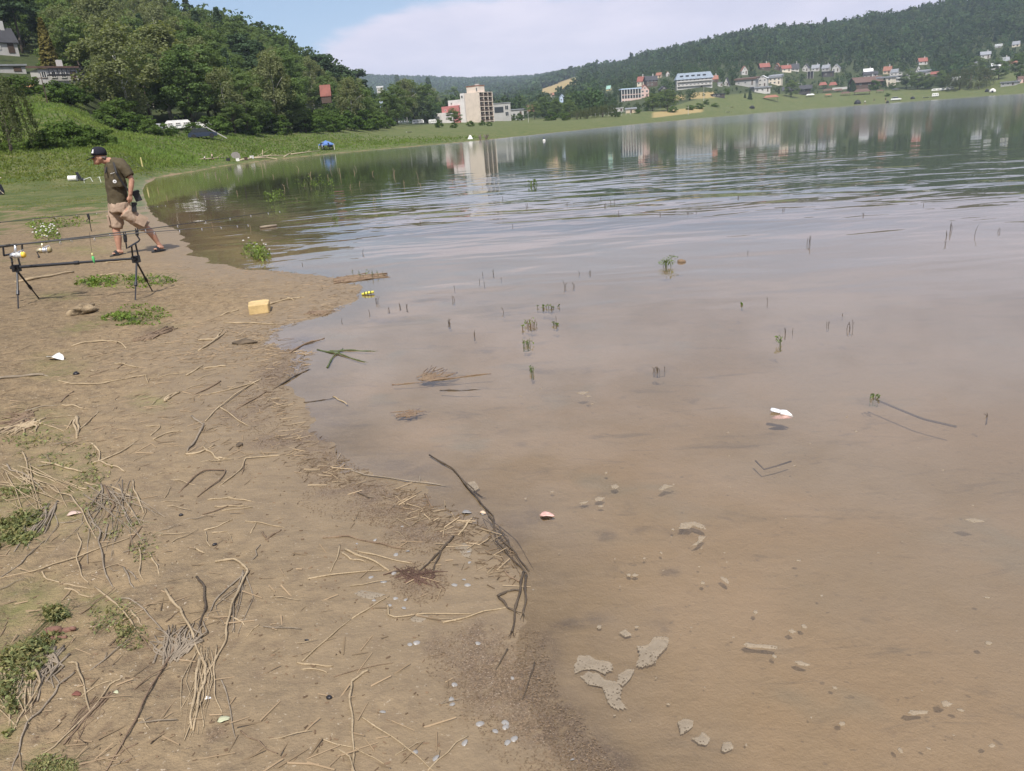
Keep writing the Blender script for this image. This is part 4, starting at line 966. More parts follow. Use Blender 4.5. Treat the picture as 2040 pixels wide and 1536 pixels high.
def car(px, py, wpx, label, mat, lo=90, yaw=0.0):
    p = hit(px, py, lo); s = math.hypot(p[0], p[1]) / F; L = max(wpx * s, 3.8); r = thing('parked_car', label, 'car', p, -math.atan2(p[0], p[1]) + yaw)
    KEEP.append((px - wpx * .5, py - wpx * .35, px + wpx * .5, py, math.hypot(p[0], p[1])))
    k = L / 4.2; MX = Matrix.Rotation(R(90), 4, 'X')
    MB().prism([(-2.1*k, .3*k), (2.1*k, .3*k), (2.1*k, .75*k), (1.2*k, .9*k), (-1.9*k, .92*k), (-2.1*k, .7*k)], -.85*k, .85*k, M=MX).obj('body', mat, r)
    MB().prism([(-1.85*k, .9*k), (1.15*k, .9*k), (.5*k, 1.45*k), (-1.3*k, 1.45*k)], -.75*k, .75*k, M=MX).obj('cabin_glass', M_GLASS, r)
    MB().box((-.4*k, 0, 1.47*k), (1.75*k, 1.4*k, .06*k)).obj('roof', mat, r)
    for x_ in (-1.3, 1.3):
        for y_ in (-.8, .8): MB().lathe([(.02, -.1), (.3, -.1), (.32, 0), (.3, .1), (.02, .1)], 12, M=Matrix.Translation((x_*k, y_*k, .32)) @ MX).obj('wheel', M_TYRE, r)
    return r
car(405, 276, 18, 'dark blue car parked at the bushes near the wooden ramp', simple('car_blue', (.02, .03, .055), .35, spec=.5))
car(1785, 200, 16, 'white car standing at the far waterline beside dark gear', simple('car_white', (.72, .72, .72), .3), lo=300)
r = thing('boat_ramp', 'pale wooden ramp leaning down the bank beside the dark blue car', 'ramp', hit(425, 277, 90), -az_of(425)); s = 128 / F
MB().box((0, 0, 1.0), (.3, .12, .12), M=Matrix.Rotation(.6, 4, 'Y') @ Matrix.Scale(10, 4, (1, 0, 0))).box((0, .7, 1.0), (.3, .12, .12), M=Matrix.Rotation(.6, 4, 'Y') @ Matrix.Scale(10, 4, (1, 0, 0))).obj('rail', wallm('grey'), r)
mb = MB()
for i in range(6): mb.box((-1.2 + i * .48, .35, 1.95 - i * .33 - .4), (.1, .8, .05))
mb.obj('rung', wallm('grey'), r)
# poles
def pole(px, py, hpx, label, mat=None, lo=150, lamp=True, name='lamp_post', cat='lamp post'):
    p = hit(px, py, lo); s = math.hypot(p[0], p[1]) / F; h = hpx * s; r = thing(name, label, cat, p, -math.atan2(p[0], p[1])); k = max(.07, .35 * s)
    MB().tube([(0, 0, -.3), (0, 0, h)], [k, k * .7], 8).obj('pole', mat or wallm('white'), r)
    if lamp:
        MB().tube([(0, 0, h - .05), (-.6 * k * 8, 0, h + .25), (-k * 14, 0, h + .3)], k * .6, 6).obj('arm', mat or wallm('white'), r); MB().box((-k * 16, 0, h + .27), (k * 6, k * 2.5, k * 1.4)).obj('lamp_head', M_FRAME, r)
    else: MB().box((0, 0, h - .6), (1.4, .1, .1)).obj('crossbar', M_TIMBER, r)
    return r
pole(1053, 244, 20, 'white lamp post on the lawn right of the concrete hotel')
pole(1371, 229, 16, 'pale bare post standing by the far shore path', lamp=False, name='utility_post', cat='post')
pole(1402, 203, 26, 'thin post on the meadow below the blue-roofed hotel', lamp=False, name='utility_post', cat='post', lo=300)
pole(1596, 187, 17, 'thin white mast beside the dark lakeside bar', lo=300)
pole(95, 206, 46, 'leaning timber pole at the top of the grassy slope', M_TIMBER, 90, False, 'utility_post', 'post')
pole(716, 222, 22, 'utility pole with crossbar in front of the dark pines', M_TIMBER, 150, False, 'utility_post', 'post')
r = thing('paddock_fence', 'row of grey fence posts along the far meadow by the plain white hut', 'fence', hit(1215, 231, 200), -az_of(1215))
for i in range(10): MB().box((-9 + i * 2.1, 0, .9), (.16, .16, 2.2)).obj('post', wallm('grey'), r)
MB().box((0.4, 0, 1.6), (19, .06, .1)).obj('rail', wallm('grey'), r)
house(1257, 225, 22, 7, 2, 'mono', 'grey', 'beige', 'beige lean-to shed by the shore trees, right of the plain white hut', lo=200, nwin=1, cat='shed', name='lean_to_shed')
# ------------------------------------------------------------------ far woods
ac = [az_of(p) for p in (790, 2230)]
for i in range(34000):
    a = g.uniform(*ac); d = math.sqrt(g.uniform(400 ** 2, 1480 ** 2)); L.append((d * math.sin(a), d * math.cos(a)))
L = np.array(L); f = forest_mask(L[:, 0], L[:, 1]); L = L[f > .5]; d = np.hypot(L[:, 0], L[:, 1])
zz = ground_z(L[:, 0], L[:, 1]); LP = np.column_stack([L, zz]); PX, PY, _ = proj(LP)
keep = []
cell = {}
for i in range(len(LP)):
    sp = 5.4 + d[i] * .0016; ck = (int(LP[i, 0] // 8), int(LP[i, 1] // 8)); ok = True
    for a in (-1, 0, 1):
        for b in (-1, 0, 1):
            for j in cell.get((ck[0] + a, ck[1] + b), ()):
                if (LP[i, 0] - LP[j, 0]) ** 2 + (LP[i, 1] - LP[j, 1]) ** 2 < sp * sp: ok = False
    if not ok: continue
    x0, y0 = PX[i], PY[i]
    if 1074 < x0 < 1156 and d[i] > 800 and 160 - .28 * (x0 - 1114) < y0 < 190 - .28 * (x0 - 1114): continue
    village = 1190 < x0 < 1860 and y0 > 128 or x0 > 1930 and y0 > 85
    if y0 > 172 - .0 * x0 and x0 > 1330 and g.uniform() < .55: continue
    if village and g.uniform() < .05: continue
    H = g.uniform(8, 15.5) if not village else g.uniform(5, 9)
    if d[i] > 1000: H *= 1.15
    if blocked(LP[i], H, 3.2):
        H = 3.2
        if blocked(LP[i], H, 2.0): continue
    cell.setdefault(ck, []).append(i); keep.append((LP[i, 0], LP[i, 1], LP[i, 2] - .8, H))
near_ = [q for q in keep if math.hypot(q[0], q[1]) < 820]; far_ = [q for q in keep if math.hypot(q[0], q[1]) >= 820]
forest_stuff('lakeside_woods', near_, 150, .062, 8, M_FAR)
forest_stuff('ridge_woods', far_, 80, .085, 9, M_FAR)
Q = []
for i in range(9000):
    a = g.uniform(az_of(560), az_of(1250)); dd = g.uniform(1500, 3150); Q.append((dd * math.sin(a), dd * math.cos(a)))
Q = np.array(Q); zz = ground_z(Q[:, 0], Q[:, 1])
forest_stuff('distant_ridge_woods', [(q[0], q[1], z_ - 1, g.uniform(14, 20)) for q, z_ in zip(Q, zz)], 26, .17, 10, M_FAR)
# trees and bushes one can pick out on the far meadow
for (a, b, h, kd, lab, wd) in [
 (1330, 222, 40, 'broad', 'large dark leafy tree on the far shore below the glass pavilion', 1.5), (1300, 221, 34, 'broad', 'round dark tree left of the large one on the far shore', 1.5), (1318, 212, 30, 'broad', 'leafy tree behind the pair on the far shore', 1.4),
 (1576, 194, 30, 'broad', 'large green tree at the left end of the dark bar', 1.4), (1494, 198, 18, 'spruce', 'slim dark conifer on the meadow below the white gabled house', 1.5), (1448, 188, 12, 'bush', 'little round tree near the dark changing shelter', 1.0),
 (1484, 195, 9, 'spruce', 'tiny dark conifer at the meadow path', 1.6), (1698, 182, 18, 'cyp', 'dark column-shaped tree in front of the brown inn', 2.6), (1741, 178, 17, 'bush', 'dark dense round tree at the end of the brown inn', 1.0),
 (1761, 173, 14, 'cyp', 'small dark conifer before the cream two-storey house', 2.4), (1777, 176, 10, 'bush', 'dark bush right below the white guest house', 1.0), (1767, 192, 7, 'bush', 'lone round bush on the open far meadow', 1.1),
 (1806, 176, 32, 'broad', 'leafy tree growing right beside the white guest house', 1.3), (1828, 178, 28, 'broad', 'broad green tree in the meadow clump, nearest the guest house', 1.6), (1850, 178, 26, 'broad', 'pale bushy tree in the middle of the meadow clump', 1.5),
 (1875, 177, 30, 'broad', 'dark tree behind the long white mobile home', 1.5), (1930, 176, 36, 'willow', 'large silvery willow on the far meadow', 2.2), (1912, 178, 18, 'willow', 'small silvery willow left of the large one', 2.2), (1950, 177, 14, 'willow', 'low grey willow right of the large one', 2.6),
 (1990, 158, 34, 'broad', 'dark tree on the garden slope above the grey shed', 1.4), (2030, 163, 44, 'broad', 'tall dark tree at the rim of the far meadow', 1.4), (1945, 150, 30, 'broad', 'round dark tree below the open-slope house', 1.6),
 (1170, 236, 22, 'willow', 'grey-green willow thicket on the near end of the far shore', 2.4), (1200, 233, 24, 'willow', 'grey-green willow beside the row of fence posts', 2.4), (1150, 238, 18, 'willow', 'low willow bush at the lake meadow corner', 2.6), (1225, 233, 14, 'bush', 'round bush at the end of the fence row', 1.1),
 (1392, 217, 12, 'bush', 'dark bush right of the far shore post', 1.4), (1375, 219, 10, 'bush', 'bush at the foot of the far shore post', 1.3), (1408, 208, 10, 'bush', 'small round bush under the thin meadow post', 1.0), (1425, 213, 8, 'bush', 'low wide bush on the meadow bank', 1.6),
 (1340, 224, 12, 'bush', 'bush at the edge of the large dark tree', 1.3), (1270, 226, 8, 'bush', 'low bush before the lean-to shed', 1.6)]:
    p = hit(a, b, 150); dd = math.hypot(p[0], p[1]); p[2] -= .2
    k2 = 'spruce' if kd == 'cyp' else kd
    tree(k2, p, h * dd / F, {'broad': 'broadleaf_tree', 'spruce': 'spruce_tree', 'cyp': 'cypress_tree', 'bush': 'bush', 'willow': 'willow_tree'}[kd], lab, None, None, wd)
# ------------------------------------------------------------------ the man
M_SKIN = simple('skin', (.40, .215, .145), .55, var=.12, scale=14); M_HAIR = simple('grey_hair', (.16, .13, .11), .8, var=.3, scale=60)
def cloth(name, col, sc=9, st=.35):
    t = NT(name); P = t.obj(); n = t.noise(P, sc, 4, .6, .6); w = t.noise(P, 420, 2)
    c = t.mix(t.ramp(n, .35, .7), tuple(k * .85 for k in col), tuple(k * 1.12 for k in col)); c = t.mix(t.math('MULTIPLY', t.ramp(w, .5, .7), .2), c, tuple(k * .6 for k in col))
    return t.done(t.bsdf(c, .9, 0, t.bump(n, st, .02), .2))
M_OLIVE = cloth('olive_cotton', (.082, .066, .040)); M_TAN = cloth('tan_cotton', (.36, .265, .195)); M_NAVY = cloth('navy_cotton', (.018, .018, .026)); M_BLACK = simple('black_nylon', (.016, .016, .018), .6); M_WHITE = simple('white_print', (.75, .74, .72), .6, var=.05)
foot0 = hit(240, 508); az0 = math.atan2(foot0[0], foot0[1]); sM = float((foot0 - CAM) @ cam_f) / F
_A = np.linalg.inv(np.array([[.997, -.207], [-.0745, -.978]]))
def J(cx, cy, dep=0.0):
    dx = 170 + cx / 6.83 - 240; dy = 295 + cy / 6.83 - 508
    a, h = _A @ np.array([dx, dy]); return Vector((a * sM, dep, h * sM))
man = thing('person', 'man in dark cap, olive polo shirt and tan shorts walking on the beach, head bowed', 'person', foot0, -az0)
def remesh(o, vox, sm=6, disp=0.0, dsize=.12):
    m = o.modifiers.new('remesh', 'REMESH'); m.mode = 'VOXEL'; m.voxel_size = vox; m.use_smooth_shade = True
    if sm: q = o.modifiers.new('smooth', 'SMOOTH'); q.iterations = sm; q.factor = .5
    if disp:
        tx = bpy.data.textures.new(o.name + '_folds', 'CLOUDS'); tx.noise_scale = dsize; q = o.modifiers.new('folds', 'DISPLACE'); q.texture = tx; q.strength = disp; q.mid_level = .5
    return o
mb = MB()
neck, head = J(345, 250, 0), J(240, 205, 0)
hd = (J(200, 75) - J(240, 320)).normalized()                      # top of the head from the chin
fw = J(95, 250) - J(300, 190); fw = (fw - hd * fw.dot(hd)).normalized()      # where the face looks
hc = J(235, 200)
HM = Matrix((fw, hd.cross(fw), hd)).transposed().to_4x4()
mb.ball(hc + hd * .015, .1, 16, sc=(1.0, .78, 1.12), M=HM)              # skull
mb.ball(hc + fw * .045 - hd * .06, .065, 12, sc=(.85, .85, 1.0), M=HM)      # jaw
mb.ball(hc + fw * .085 - hd * .098, .026, 8); mb.tube([hc + fw * .085 + hd * .0, hc + fw * .118 - hd * .035, hc + fw * .088 - hd * .045], [.010, .016, .010], 8)   # chin, nose
mb.tube([hc + fw * .085 - hd * .066 + hd.cross(fw) * .025, hc + fw * .096 - hd * .066, hc + fw * .085 - hd * .066 - hd.cross(fw) * .025], [.008, .011, .008], 6)      # lips
for sg in (-1, 1): mb.ball(hc - fw * .012 - hd * .02 + hd.cross(fw) * .078 * sg, .032, 8, sc=(.7, .35, 1.0), M=HM)   # ears
sh = J(470, 300, 0); shn, shf = J(505, 300, -.20), J(430, 300, .20)
mb.tube([hc - hd * .05 - fw * .03, neck, J(390, 285)], [.058, .062, .075], 12)
hip = J(480, 860)
mb.tube([J(400, 290), J(430, 450), J(450, 650), J(470, 800), hip], [.10, .115, .115, .115, .12], 12)
# near arm hangs down, far arm half hidden in front
def arm(S_, E_, W_, ra=.052, rb=.043, rc=.030):
    mb.tube([S_, (S_ + E_) / 2, E_], [ra, ra * .95, rb], 10); mb.tube([E_, E_ * .6 + W_ * .4, W_], [rb, rb * 1.02, rc], 10)
def hand(W_, d, side, out, curl=.35, sc=1.0):
    """palm from the wrist along d; out: palm normal; side: thumb side"""
    d, side, out = d.normalized(), side.normalized(), out.normalized(); k = .9 * sc
    P0 = W_ + d * .085 * k
    for i in range(4):
        o_ = side * (.030 - i * .020) * k
        mb.tube([W_ + d * .01 + o_ * .5, W_ + d * .05 * k + o_ * .9, P0 + o_], [.017 * k, .017 * k, .013 * k], 8)
        L = (.062, .074, .070, .052)[i] * k; a = curl * (1 + .12 * i); p = P0 + o_; q = p + (d * math.cos(a) + out * math.sin(a)) * L * .5
        e = q + (d * math.cos(2.1 * a) + out * math.sin(2.1 * a)) * L * .5
        mb.tube([p - d * .006, q, e], [.0105 * k, .0098 * k, .0075 * k], 7)
    t0 = W_ + d * .03 * k + side * .026 * k; t1 = t0 + (d * .75 + side * .6 + out * .25).normalized() * .036 * k; t2 = t1 + (d * .95 + side * .1 + out * .35).normalized() * .032 * k
    mb.tube([t0, t1, t2], [.015 * k, .012 * k, .009 * k], 7)
E1, W1 = J(612, 480, -.27), J(592, 672, -.28)
arm(J(500, 310, -.20), E1, W1); hand(W1, J(590, 830, -.28) - W1, Vector((-1, -.25, 0)), Vector((-.2, 1, 0)), .35, 1.08)
E2, W2 = J(450, 520, .29), J(440, 690, .30)
arm(J(430, 310, .19), E2, W2); hand(W2, J(430, 820, .3) - W2, Vector((-1, .2, 0)), Vector((0, -1, 0)), .4, 1.08)
# legs
kF, aF = J(425, 1130, .06), J(468, 1425, .04); kR, aR = J(815, 1135, -.05), J(965, 1340, -.02)
mb.tube([J(440, 880, .09), J(425, 1000, .08), kF], [.10, .085, .062], 12); mb.tube([kF, kF * .68 + aF * .32 + Vector((.012, 0, 0)), kF * .15 + aF * .85, aF], [.062, .064, .036, .036], 12)
mb.tube([J(520, 880, -.09), J(680, 1010, -.08), kR], [.10, .085, .062], 12); mb.tube([kR, kR * .68 + aR * .32 + Vector((.012, 0, .01)), kR * .15 + aR * .85, aR], [.062, .064, .036, .036], 12)
def foot(a_, dirx, g0):
    f_ = Vector(dirx).normalized(); h_ = a_ - f_ * .05; h_.z = g0 + .035
    mb.tube([a_, Vector((a_.x, a_.y, g0 + .05)) - f_ * .02], [.036, .040], 10)
    for o_, L in ((-.028, .17), (0, .185), (.028, .165)):
        sd_ = Vector((-f_.y, f_.x, 0)) * o_; b = Vector((a_.x, a_.y, g0 + .03)) + sd_ * .8 - f_ * .05
        mb.tube([b, b + f_ * .10 + Vector((0, 0, .012)), b + f_ * L + Vector((0, 0, -.008))], [.030, .024, .014], 8)
    return f_
gR = gz(*(Matrix.Translation(man.location) @ Matrix.Rotation(-az0, 4, 'Z') @ J(960, 1440, -.05)).to_2d()) - foot0[2]
foot(aF, (-.85, -.5, 0), .012); foot(aR, (-.75, -.65, 0), gR + .03)
body = remesh(mb.obj('body', M_SKIN, man), .011, 4)
for sg in (-1, 1): MB().ball(hc + fw * .087 - hd * .012 + hd.cross(fw) * .032 * sg, .012, 8).obj('eye', M_BLACK, man)
mb = MB()
sg_ = [hc - fw * .05 - hd * .0, hc - fw * .072 - hd * .045]
for q in (-1, 1): mb.tube([hc - fw * .02 + hd.cross(fw) * .070 * q, hc - fw * .06 - hd * .01 + hd.cross(fw) * .055 * q, hc - fw * .075 - hd * .055 + hd.cross(fw) * .03 * q], [.018, .03, .02], 8)
mb.ball(hc - fw * .055 - hd * .02, .06, 10, sc=(.8, 1, 1), M=HM)
remesh(mb.obj('hair', M_HAIR, man), .009, 3)
# cap
mb = MB(); capM = Matrix.Translation(hc + hd * .045) @ HM
mb.lathe([(.115, -.02), (.116, .02), (.108, .062), (.085, .095), (.05, .112), (.012, .118)], 20, M=capM @ Matrix.Diagonal((1.0, .84, 1, 1)))
cap = mb.obj('cap', M_NAVY, man, True)
br = [(.07, -.082), (.14, -.080), (.195, -.055), (.215, 0), (.195, .055), (.14, .080), (.07, .082)]
MB().prism(br, -.016, -.001, M=capM @ Matrix.Translation((.0, 0, .002)) @ Matrix.Rotation(R(22), 4, 'Y')).obj('brim', M_NAVY, cap)
# white emblem on the crown's front, a small crouched bird-like mark
sidev = (hd.cross(fw) * -1)
em = MB()
eb = hc + hd * .085 + fw * .082 + sidev * .060
if eb.y > 0: eb = hc + hd * .085 + fw * .082 - sidev * .060; 
nrm = (eb - (hc + hd * .05)).normalized(); ex = nrm.cross(hd).normalized(); ey = ex.cross(nrm) * -1
EM = Matrix((ex, ey if ey.dot(hd) > 0 else -ey, nrm)).transposed().to_4x4()
em.prism([(-.018, -.03), (.02, -.028), (.024, -.012), (.006, -.004), (.012, .012), (.004, .034), (-.010, .034), (-.014, .010)], 0, .006, M=Matrix.Translation(eb + nrm * .004) @ EM).obj('emblem', M_WHITE, cap)
# polo shirt
mb = MB()
mb.tube([J(385, 262), J(400, 330), J(415, 450), J(430, 600), J(450, 740), J(462, 812)], [.095, .145, .160, .158, .158, .168], 16)
for (a_, y_) in ((J(420, 380, -.09), 0), (J(410, 380, .09), 0)): mb.tube([a_ + Vector((0, 0, .12)), a_, a_ - Vector((0, 0, .25))], [.10, .13, .13], 12)
mb.tube([J(395, 265, -.05), J(470, 280, -.15), J(520, 330, -.225), J(590, 440, -.265)], [.08, .095, .088, .080], 12)
mb.tube([J(385, 270, .05), J(420, 290, .15), J(440, 340, .22), J(465, 450, .26)], [.08, .095, .088, .080], 12)
mb.tube([J(325, 440, .02), J(385, 640, .02), J(410, 800, .02)], [.05, .09, .10], 10)
shirt = remesh(mb.obj('polo_shirt', M_OLIVE, man), .014, 5, .032, .11)
MB().tube([J(305, 300, -.07), J(345, 345, -.10), J(395, 270, -.125)], [.016, .02, .016], 8, flat=.6).tube([J(395, 270, -.125), J(420, 235, -.05), J(400, 235, .06)], [.018, .02, .016], 8, flat=.6).obj('collar', M_OLIVE, shirt)
MB().tube([J(315, 330, -.12), J(300, 400, -.17)], .014, 6).obj('placket', M_BLACK, shirt)
# shorts
mb = MB()
mb.tube([J(462, 770), J(470, 830), J(475, 900)], [.165, .178, .17], 16)
mb.tube([J(430, 880, .09), J(432, 1000, .08), J(425, 1105, .07)], [.125, .118, .108], 14)
mb.tube([J(530, 880, -.09), J(670, 1000, -.08), J(790, 1090, -.06)], [.13, .118, .108], 14)
shorts = remesh(mb.obj('cargo_shorts', M_TAN, man), .013, 4, .04, .09)
MB().box((0, 0, 0), (.03, .13, .16), M=Matrix.Translation(J(333, 1000, .05))).obj('pocket', M_TAN, shorts)
MB().box((0, 0, 0), (.15, .05, .17), M=Matrix.Translation(J(735, 1000, -.20)) @ Matrix.Rotation(R(35), 4, 'Y')).obj('pocket', M_TAN, shorts)
for (a_, dv, g0) in ((aF, Vector((-.85, -.5, 0)).normalized(), .0), (aR, Vector((-.75, -.65, 0)).normalized(), gR + .016)):
    sdv = Vector((-dv.y, dv.x, 0)); mb = MB(); c0 = Vector((a_.x, a_.y, g0)) - dv * .085
    SM = Matrix((dv, sdv, Vector((0, 0, 1)))).transposed().to_4x4(); SM.translation = c0
    mb.prism([(0, -.032), (.06, -.040), (.18, -.050), (.25, -.038), (.265, 0), (.25, .038), (.18, .048), (.06, .040), (0, .032)], -.012, .012, M=SM)
    so_ = mb.obj('sandal', M_BLACK, man)
    MB().tube([SM @ Vector((.15, -.048, .01)), SM @ Vector((.16, -.03, .06)), SM @ Vector((.165, 0, .072)), SM @ Vector((.16, .03, .06)), SM @ Vector((.15, .046, .01))], [.03, .03, .032, .03, .03], 8, flat=.35).obj('strap', M_BLACK, so_)
# things he carries
def body_thing(name, label, cat): return thing(name, label, cat, man.location, -az0)
bag = body_thing('shoulder_bag', 'black shoulder bag hanging behind the man on a diagonal strap', 'bag')
MB().box((0, 0, 0), (.10, .22, .17), M=Matrix.Translation(J(678, 690, -.10)) @ Matrix.Rotation(R(-12), 4, 'Y')).box((0, 0, 0), (.09, .19, .03), M=Matrix.Translation(J(672, 640, -.10)) @ Matrix.Rotation(R(-12), 4, 'Y')).obj('pouch', M_BLACK, bag)
MB().tube([J(405, 235, -.05), J(398, 270, -.19), J(430, 400, -.245), J(500, 520, -.235), J(575, 625, -.225), J(650, 690, -.16)], .016, 8, flat=.35).obj('strap', M_BLACK, bag)
hol = body_thing('belt_pouch', 'flat black belt pouch hanging at the hip of the man', 'pouch')
MB().box((0, 0, 0), (.075, .04, .15), M=Matrix.Translation(J(640, 830, -.2)) @ Matrix.Rotation(R(8), 4, 'Y')).obj('pouch', M_BLACK, hol); MB().box((0, 0, 0), (.08, .046, .04), M=Matrix.Translation(J(645, 785, -.2)) @ Matrix.Rotation(R(8), 4, 'Y')).obj('flap', M_BLACK, hol)
bd = body_thing('badge', 'round white badge hung on a cord on the chest of the olive shirt', 'badge')
BM = Matrix.Translation(J(408, 503, -.222)) @ Matrix.Rotation(R(90), 4, 'X')
MB().lathe([(.004, -.004), (.026, -.004), (.028, 0), (.026, .004), (.004, .004)], 20, M=BM).obj('disc', M_WHITE, bd); MB().lathe([(.002, .005), (.012, .005), (.012, .007), (.002, .007)], 12, M=BM).obj('centre', simple('badge_ink', (.2, .22, .2), .6), bd)
MB().tube([J(395, 400, -.205), J(397, 440, -.215), J(403, 480, -.222)], .003, 5).obj('cord', M_BLACK, bd)
mb = MB()
for i, (a_, b_) in enumerate(((358, 406), (370, 402), (382, 400), (394, 396), (404, 392))): mb.box((0, 0, 0), (.007, .006, .013 if i % 2 else .009), M=Matrix.Translation(J(a_, b_, -.212)))
mb.obj('chest_lettering', M_WHITE, shirt)
# ------------------------------------------------------------------ rod pod
M_POD = simple('black_aluminium', (.018, .018, .021), .38, var=.2); M_SIL = simple('silver_metal', (.62, .62, .63), .3, .7, var=.1); M_YEL = simple('spool_yellow', (.75, .48, .06), .4); M_BLANK = simple('rod_blank', (.028, .026, .024), .28, spec=.6)
def K(cx, cy, y): return Vector(at_y(cx / 6.375, 460 + cy / 6.375, y))       # a point of the rod-pod close-up at forward distance y
fA, fB, fC, fD = (Vector(hit(*q)) for q in ((36, 615), (78, 594), (269, 598), (304, 580)))
yr, yf = (fA.y + fB.y) / 2, (fC.y + fD.y) / 2
Pr, Pf = K(205, 462, yr), K(1725, 348, yf)
pod = thing('rod_pod', 'black four-legged rod pod standing on the sand with two rods across it', 'rod pod', (Pr.x, Pr.y, fA.z))
O = Vector(pod.location)
def L_(v): return Vector(v) - O
MB().tube([L_(Pr - (Pf - Pr).normalized() * .06), L_(Pr * .52 + Pf * .48)], .017, 12).tube([L_(Pr * .5 + Pf * .5), L_(Pf)], .0135, 12).tube([L_(Pr * .52 + Pf * .48), L_(Pr * .48 + Pf * .52)], .023, 12).obj('main_bar', M_POD, pod)
for (h_, f1, f2) in ((Pr, fA, fB), (Pf, fC, fD)):
    hb = MB().box((0, 0, 0), (.075, .06, .075), M=Matrix.Translation(L_(h_) - Vector((0, 0, .01)))).tube([L_(h_) + Vector((0, -.05, 0)), L_(h_) + Vector((0, .05, 0))], .016, 10).obj('leg_head', M_POD, pod)
    for ft in (f1, f2):
        a_, b_ = L_(h_) - Vector((0, 0, .04)), L_(ft) + Vector((0, 0, -.01)); m_ = a_ * .42 + b_ * .58
        MB().tube([a_, m_], .011, 10).tube([m_, b_], .0075, 8).tube([m_ - (b_ - a_).normalized() * .03, m_ + (b_ - a_).normalized() * .02], .017, 10).tube([b_ - (b_ - a_).normalized() * .03, b_], [.009, .004], 8).obj('leg', M_POD, pod)
yn, yfr = yr - .16, yr + .16
bz = MB(); e1, e2 = K(50, 312, yn), K(285, 268, yfr); q1, q2 = K(38, 195, yn), K(280, 172, yfr)
bz.tube([L_(q1), L_(e1)], .010, 8).tube([L_(e1), L_(e2)], .011, 8).tube([L_(e2), L_(q2)], .010, 8).tube([L_(Pr) + Vector((-.02, -.03, 0)), L_(e1 * .62 + e2 * .38)], .010, 8).tube([L_(Pr) + Vector((.03, .03, 0)), L_(e1 * .3 + e2 * .7)], .010, 8)
bz.obj('buzzer_bar', M_POD, pod)
ynf, yff = yf - .14, yf + .14
bz = MB(); g1, g2 = K(1640, 205, ynf), K(1760, 132, yff); u2 = K(1742, 62, yff); u1 = K(1600, 150, ynf)
bz.tube([L_(u1), L_(K(1610, 225, ynf)), L_(g1)], .009, 8).tube([L_(g1), L_(g2)], .010, 8).tube([L_(g2), L_(K(1775, 110, yff)), L_(u2)], .009, 8).tube([L_(Pf) + Vector((-.02, -.03, 0)), L_(g1 * .75 + g2 * .25)], .010, 8).tube([L_(Pf) + Vector((.02, .03, 0)), L_(g1 * .35 + g2 * .65)], .010, 8)
bz.obj('buzzer_bar', M_POD, pod)
for (c0, c1) in ((K(1595, 145, ynf), K(1585, 45, ynf)), (K(1742, 62, yff), K(1738, -2, yff))):
    al = MB().tube([L_(c0), L_(c0 * .5 + c1 * .5), L_(c1)], [.016, .021, .018], 10).obj('bite_alarm', M_BLACK, pod)
    for sg in (-.018, .018): MB().tube([L_(c1) + Vector((0, sg, -.01)), L_(c1) + Vector((0, sg * 1.3, .03))], .006, 6).obj('horn', M_BLACK, al)
# rods
def rod(label, pts, reel=None, reel_mat=None, knob=None, group=None):
    """pts: world points butt .. tip"""
    P_ = [Vector(p) for p in pts]; r = thing('fishing_rod', label, 'fishing rod', P_[0], 0, group); B = P_[0]; n = 24
    def at(t):
        k = t * (len(P_) - 1); i = min(int(k), len(P_) - 2); return P_[i].lerp(P_[i + 1], k - i) - B
    MB().tube([at(i / n) for i in range(n + 1)], [.0105 * (1 - .78 * i / n) for i in range(n + 1)], 8).obj('blank', M_BLANK, r)
    MB().tube([at(0), at(.16)], .0145, 10).obj('grip', simple('foam_grip', (.02, .02, .02), .9), r)
    for t in (.33, .45, .56, .66, .75, .83, .9, .96, 1.0):
        c = at(t); rg = .016 * (1.25 - .8 * t); mb = MB()
        mb.tube([c + Vector((0, rg * math.cos(a), -rg - .012 + rg * math.sin(a))) for a in np.linspace(math.pi / 2, math.pi * 2.5, 13)], .0022, 5); mb.tube([c - Vector((.01, 0, 0)), c + Vector((.004, 0, -.012))], .003, 5)
        mb.obj('guide', M_SIL, r)
    MB().tube([at(.17) - Vector((0, 0, .05))] + [at(t) - Vector((0, 0, .022)) for t in (.33, .45, .66, .83, 1.0)], .0012, 4).obj('line', simple('fishing_line', (.12, .11, .08), .4), r)
    if reel is not None:
        c = Vector(reel) - B; top = at(.165); top = Vector((c.x, c.y, top.z)) 
        rl = MB().tube([top + Vector((-.0, 0, -.004)), top * .5 + c * .5 + Vector((-.01, 0, 0)), c + Vector((-.03, 0, .01))], [.010, .013, .02], 8).tube([c + Vector((-.085, 0, -.004)), c + Vector((-.05, 0, 0)), c + Vector((0, 0, 0))], [.016, .032, .030], 12).obj('reel', reel_mat, r, True)
        XM = Matrix.Translation(c) @ Matrix.Rotation(R(90), 4, 'Y')
        MB().lathe([(.012, -.005), (.036, -.005), (.036, .004), (.026, .008), (.026, .040), (.037, .044), (.037, .050), (.015, .052)], 20, M=XM).obj('spool', M_SIL if reel_mat is not M_SIL else simple('spool_line', (.50, .50, .48), .4), rl, True)
        MB().lathe([(.004, .052), (.034, .052), (.030, .075), (.018, .085), (.004, .085)], 18, M=XM).obj('drag_knob', knob or M_YEL, rl, True)
        MB().tube([c + Vector((.0, .035, .01)), c + Vector((.05, .048, .03)), c + Vector((.06, .02, .05)), c + Vector((.03, -.03, .04))], .004, 6).obj('bail_arm', M_SIL, rl)
        MB().tube([c + Vector((-.045, 0, 0)), c + Vector((-.045, -.07, -.01)), c + Vector((-.03, -.075, -.055))], .006, 6).ball(c + Vector((-.03, -.08, -.06)), .013, 8).obj('crank', M_BLACK, rl)
    return r
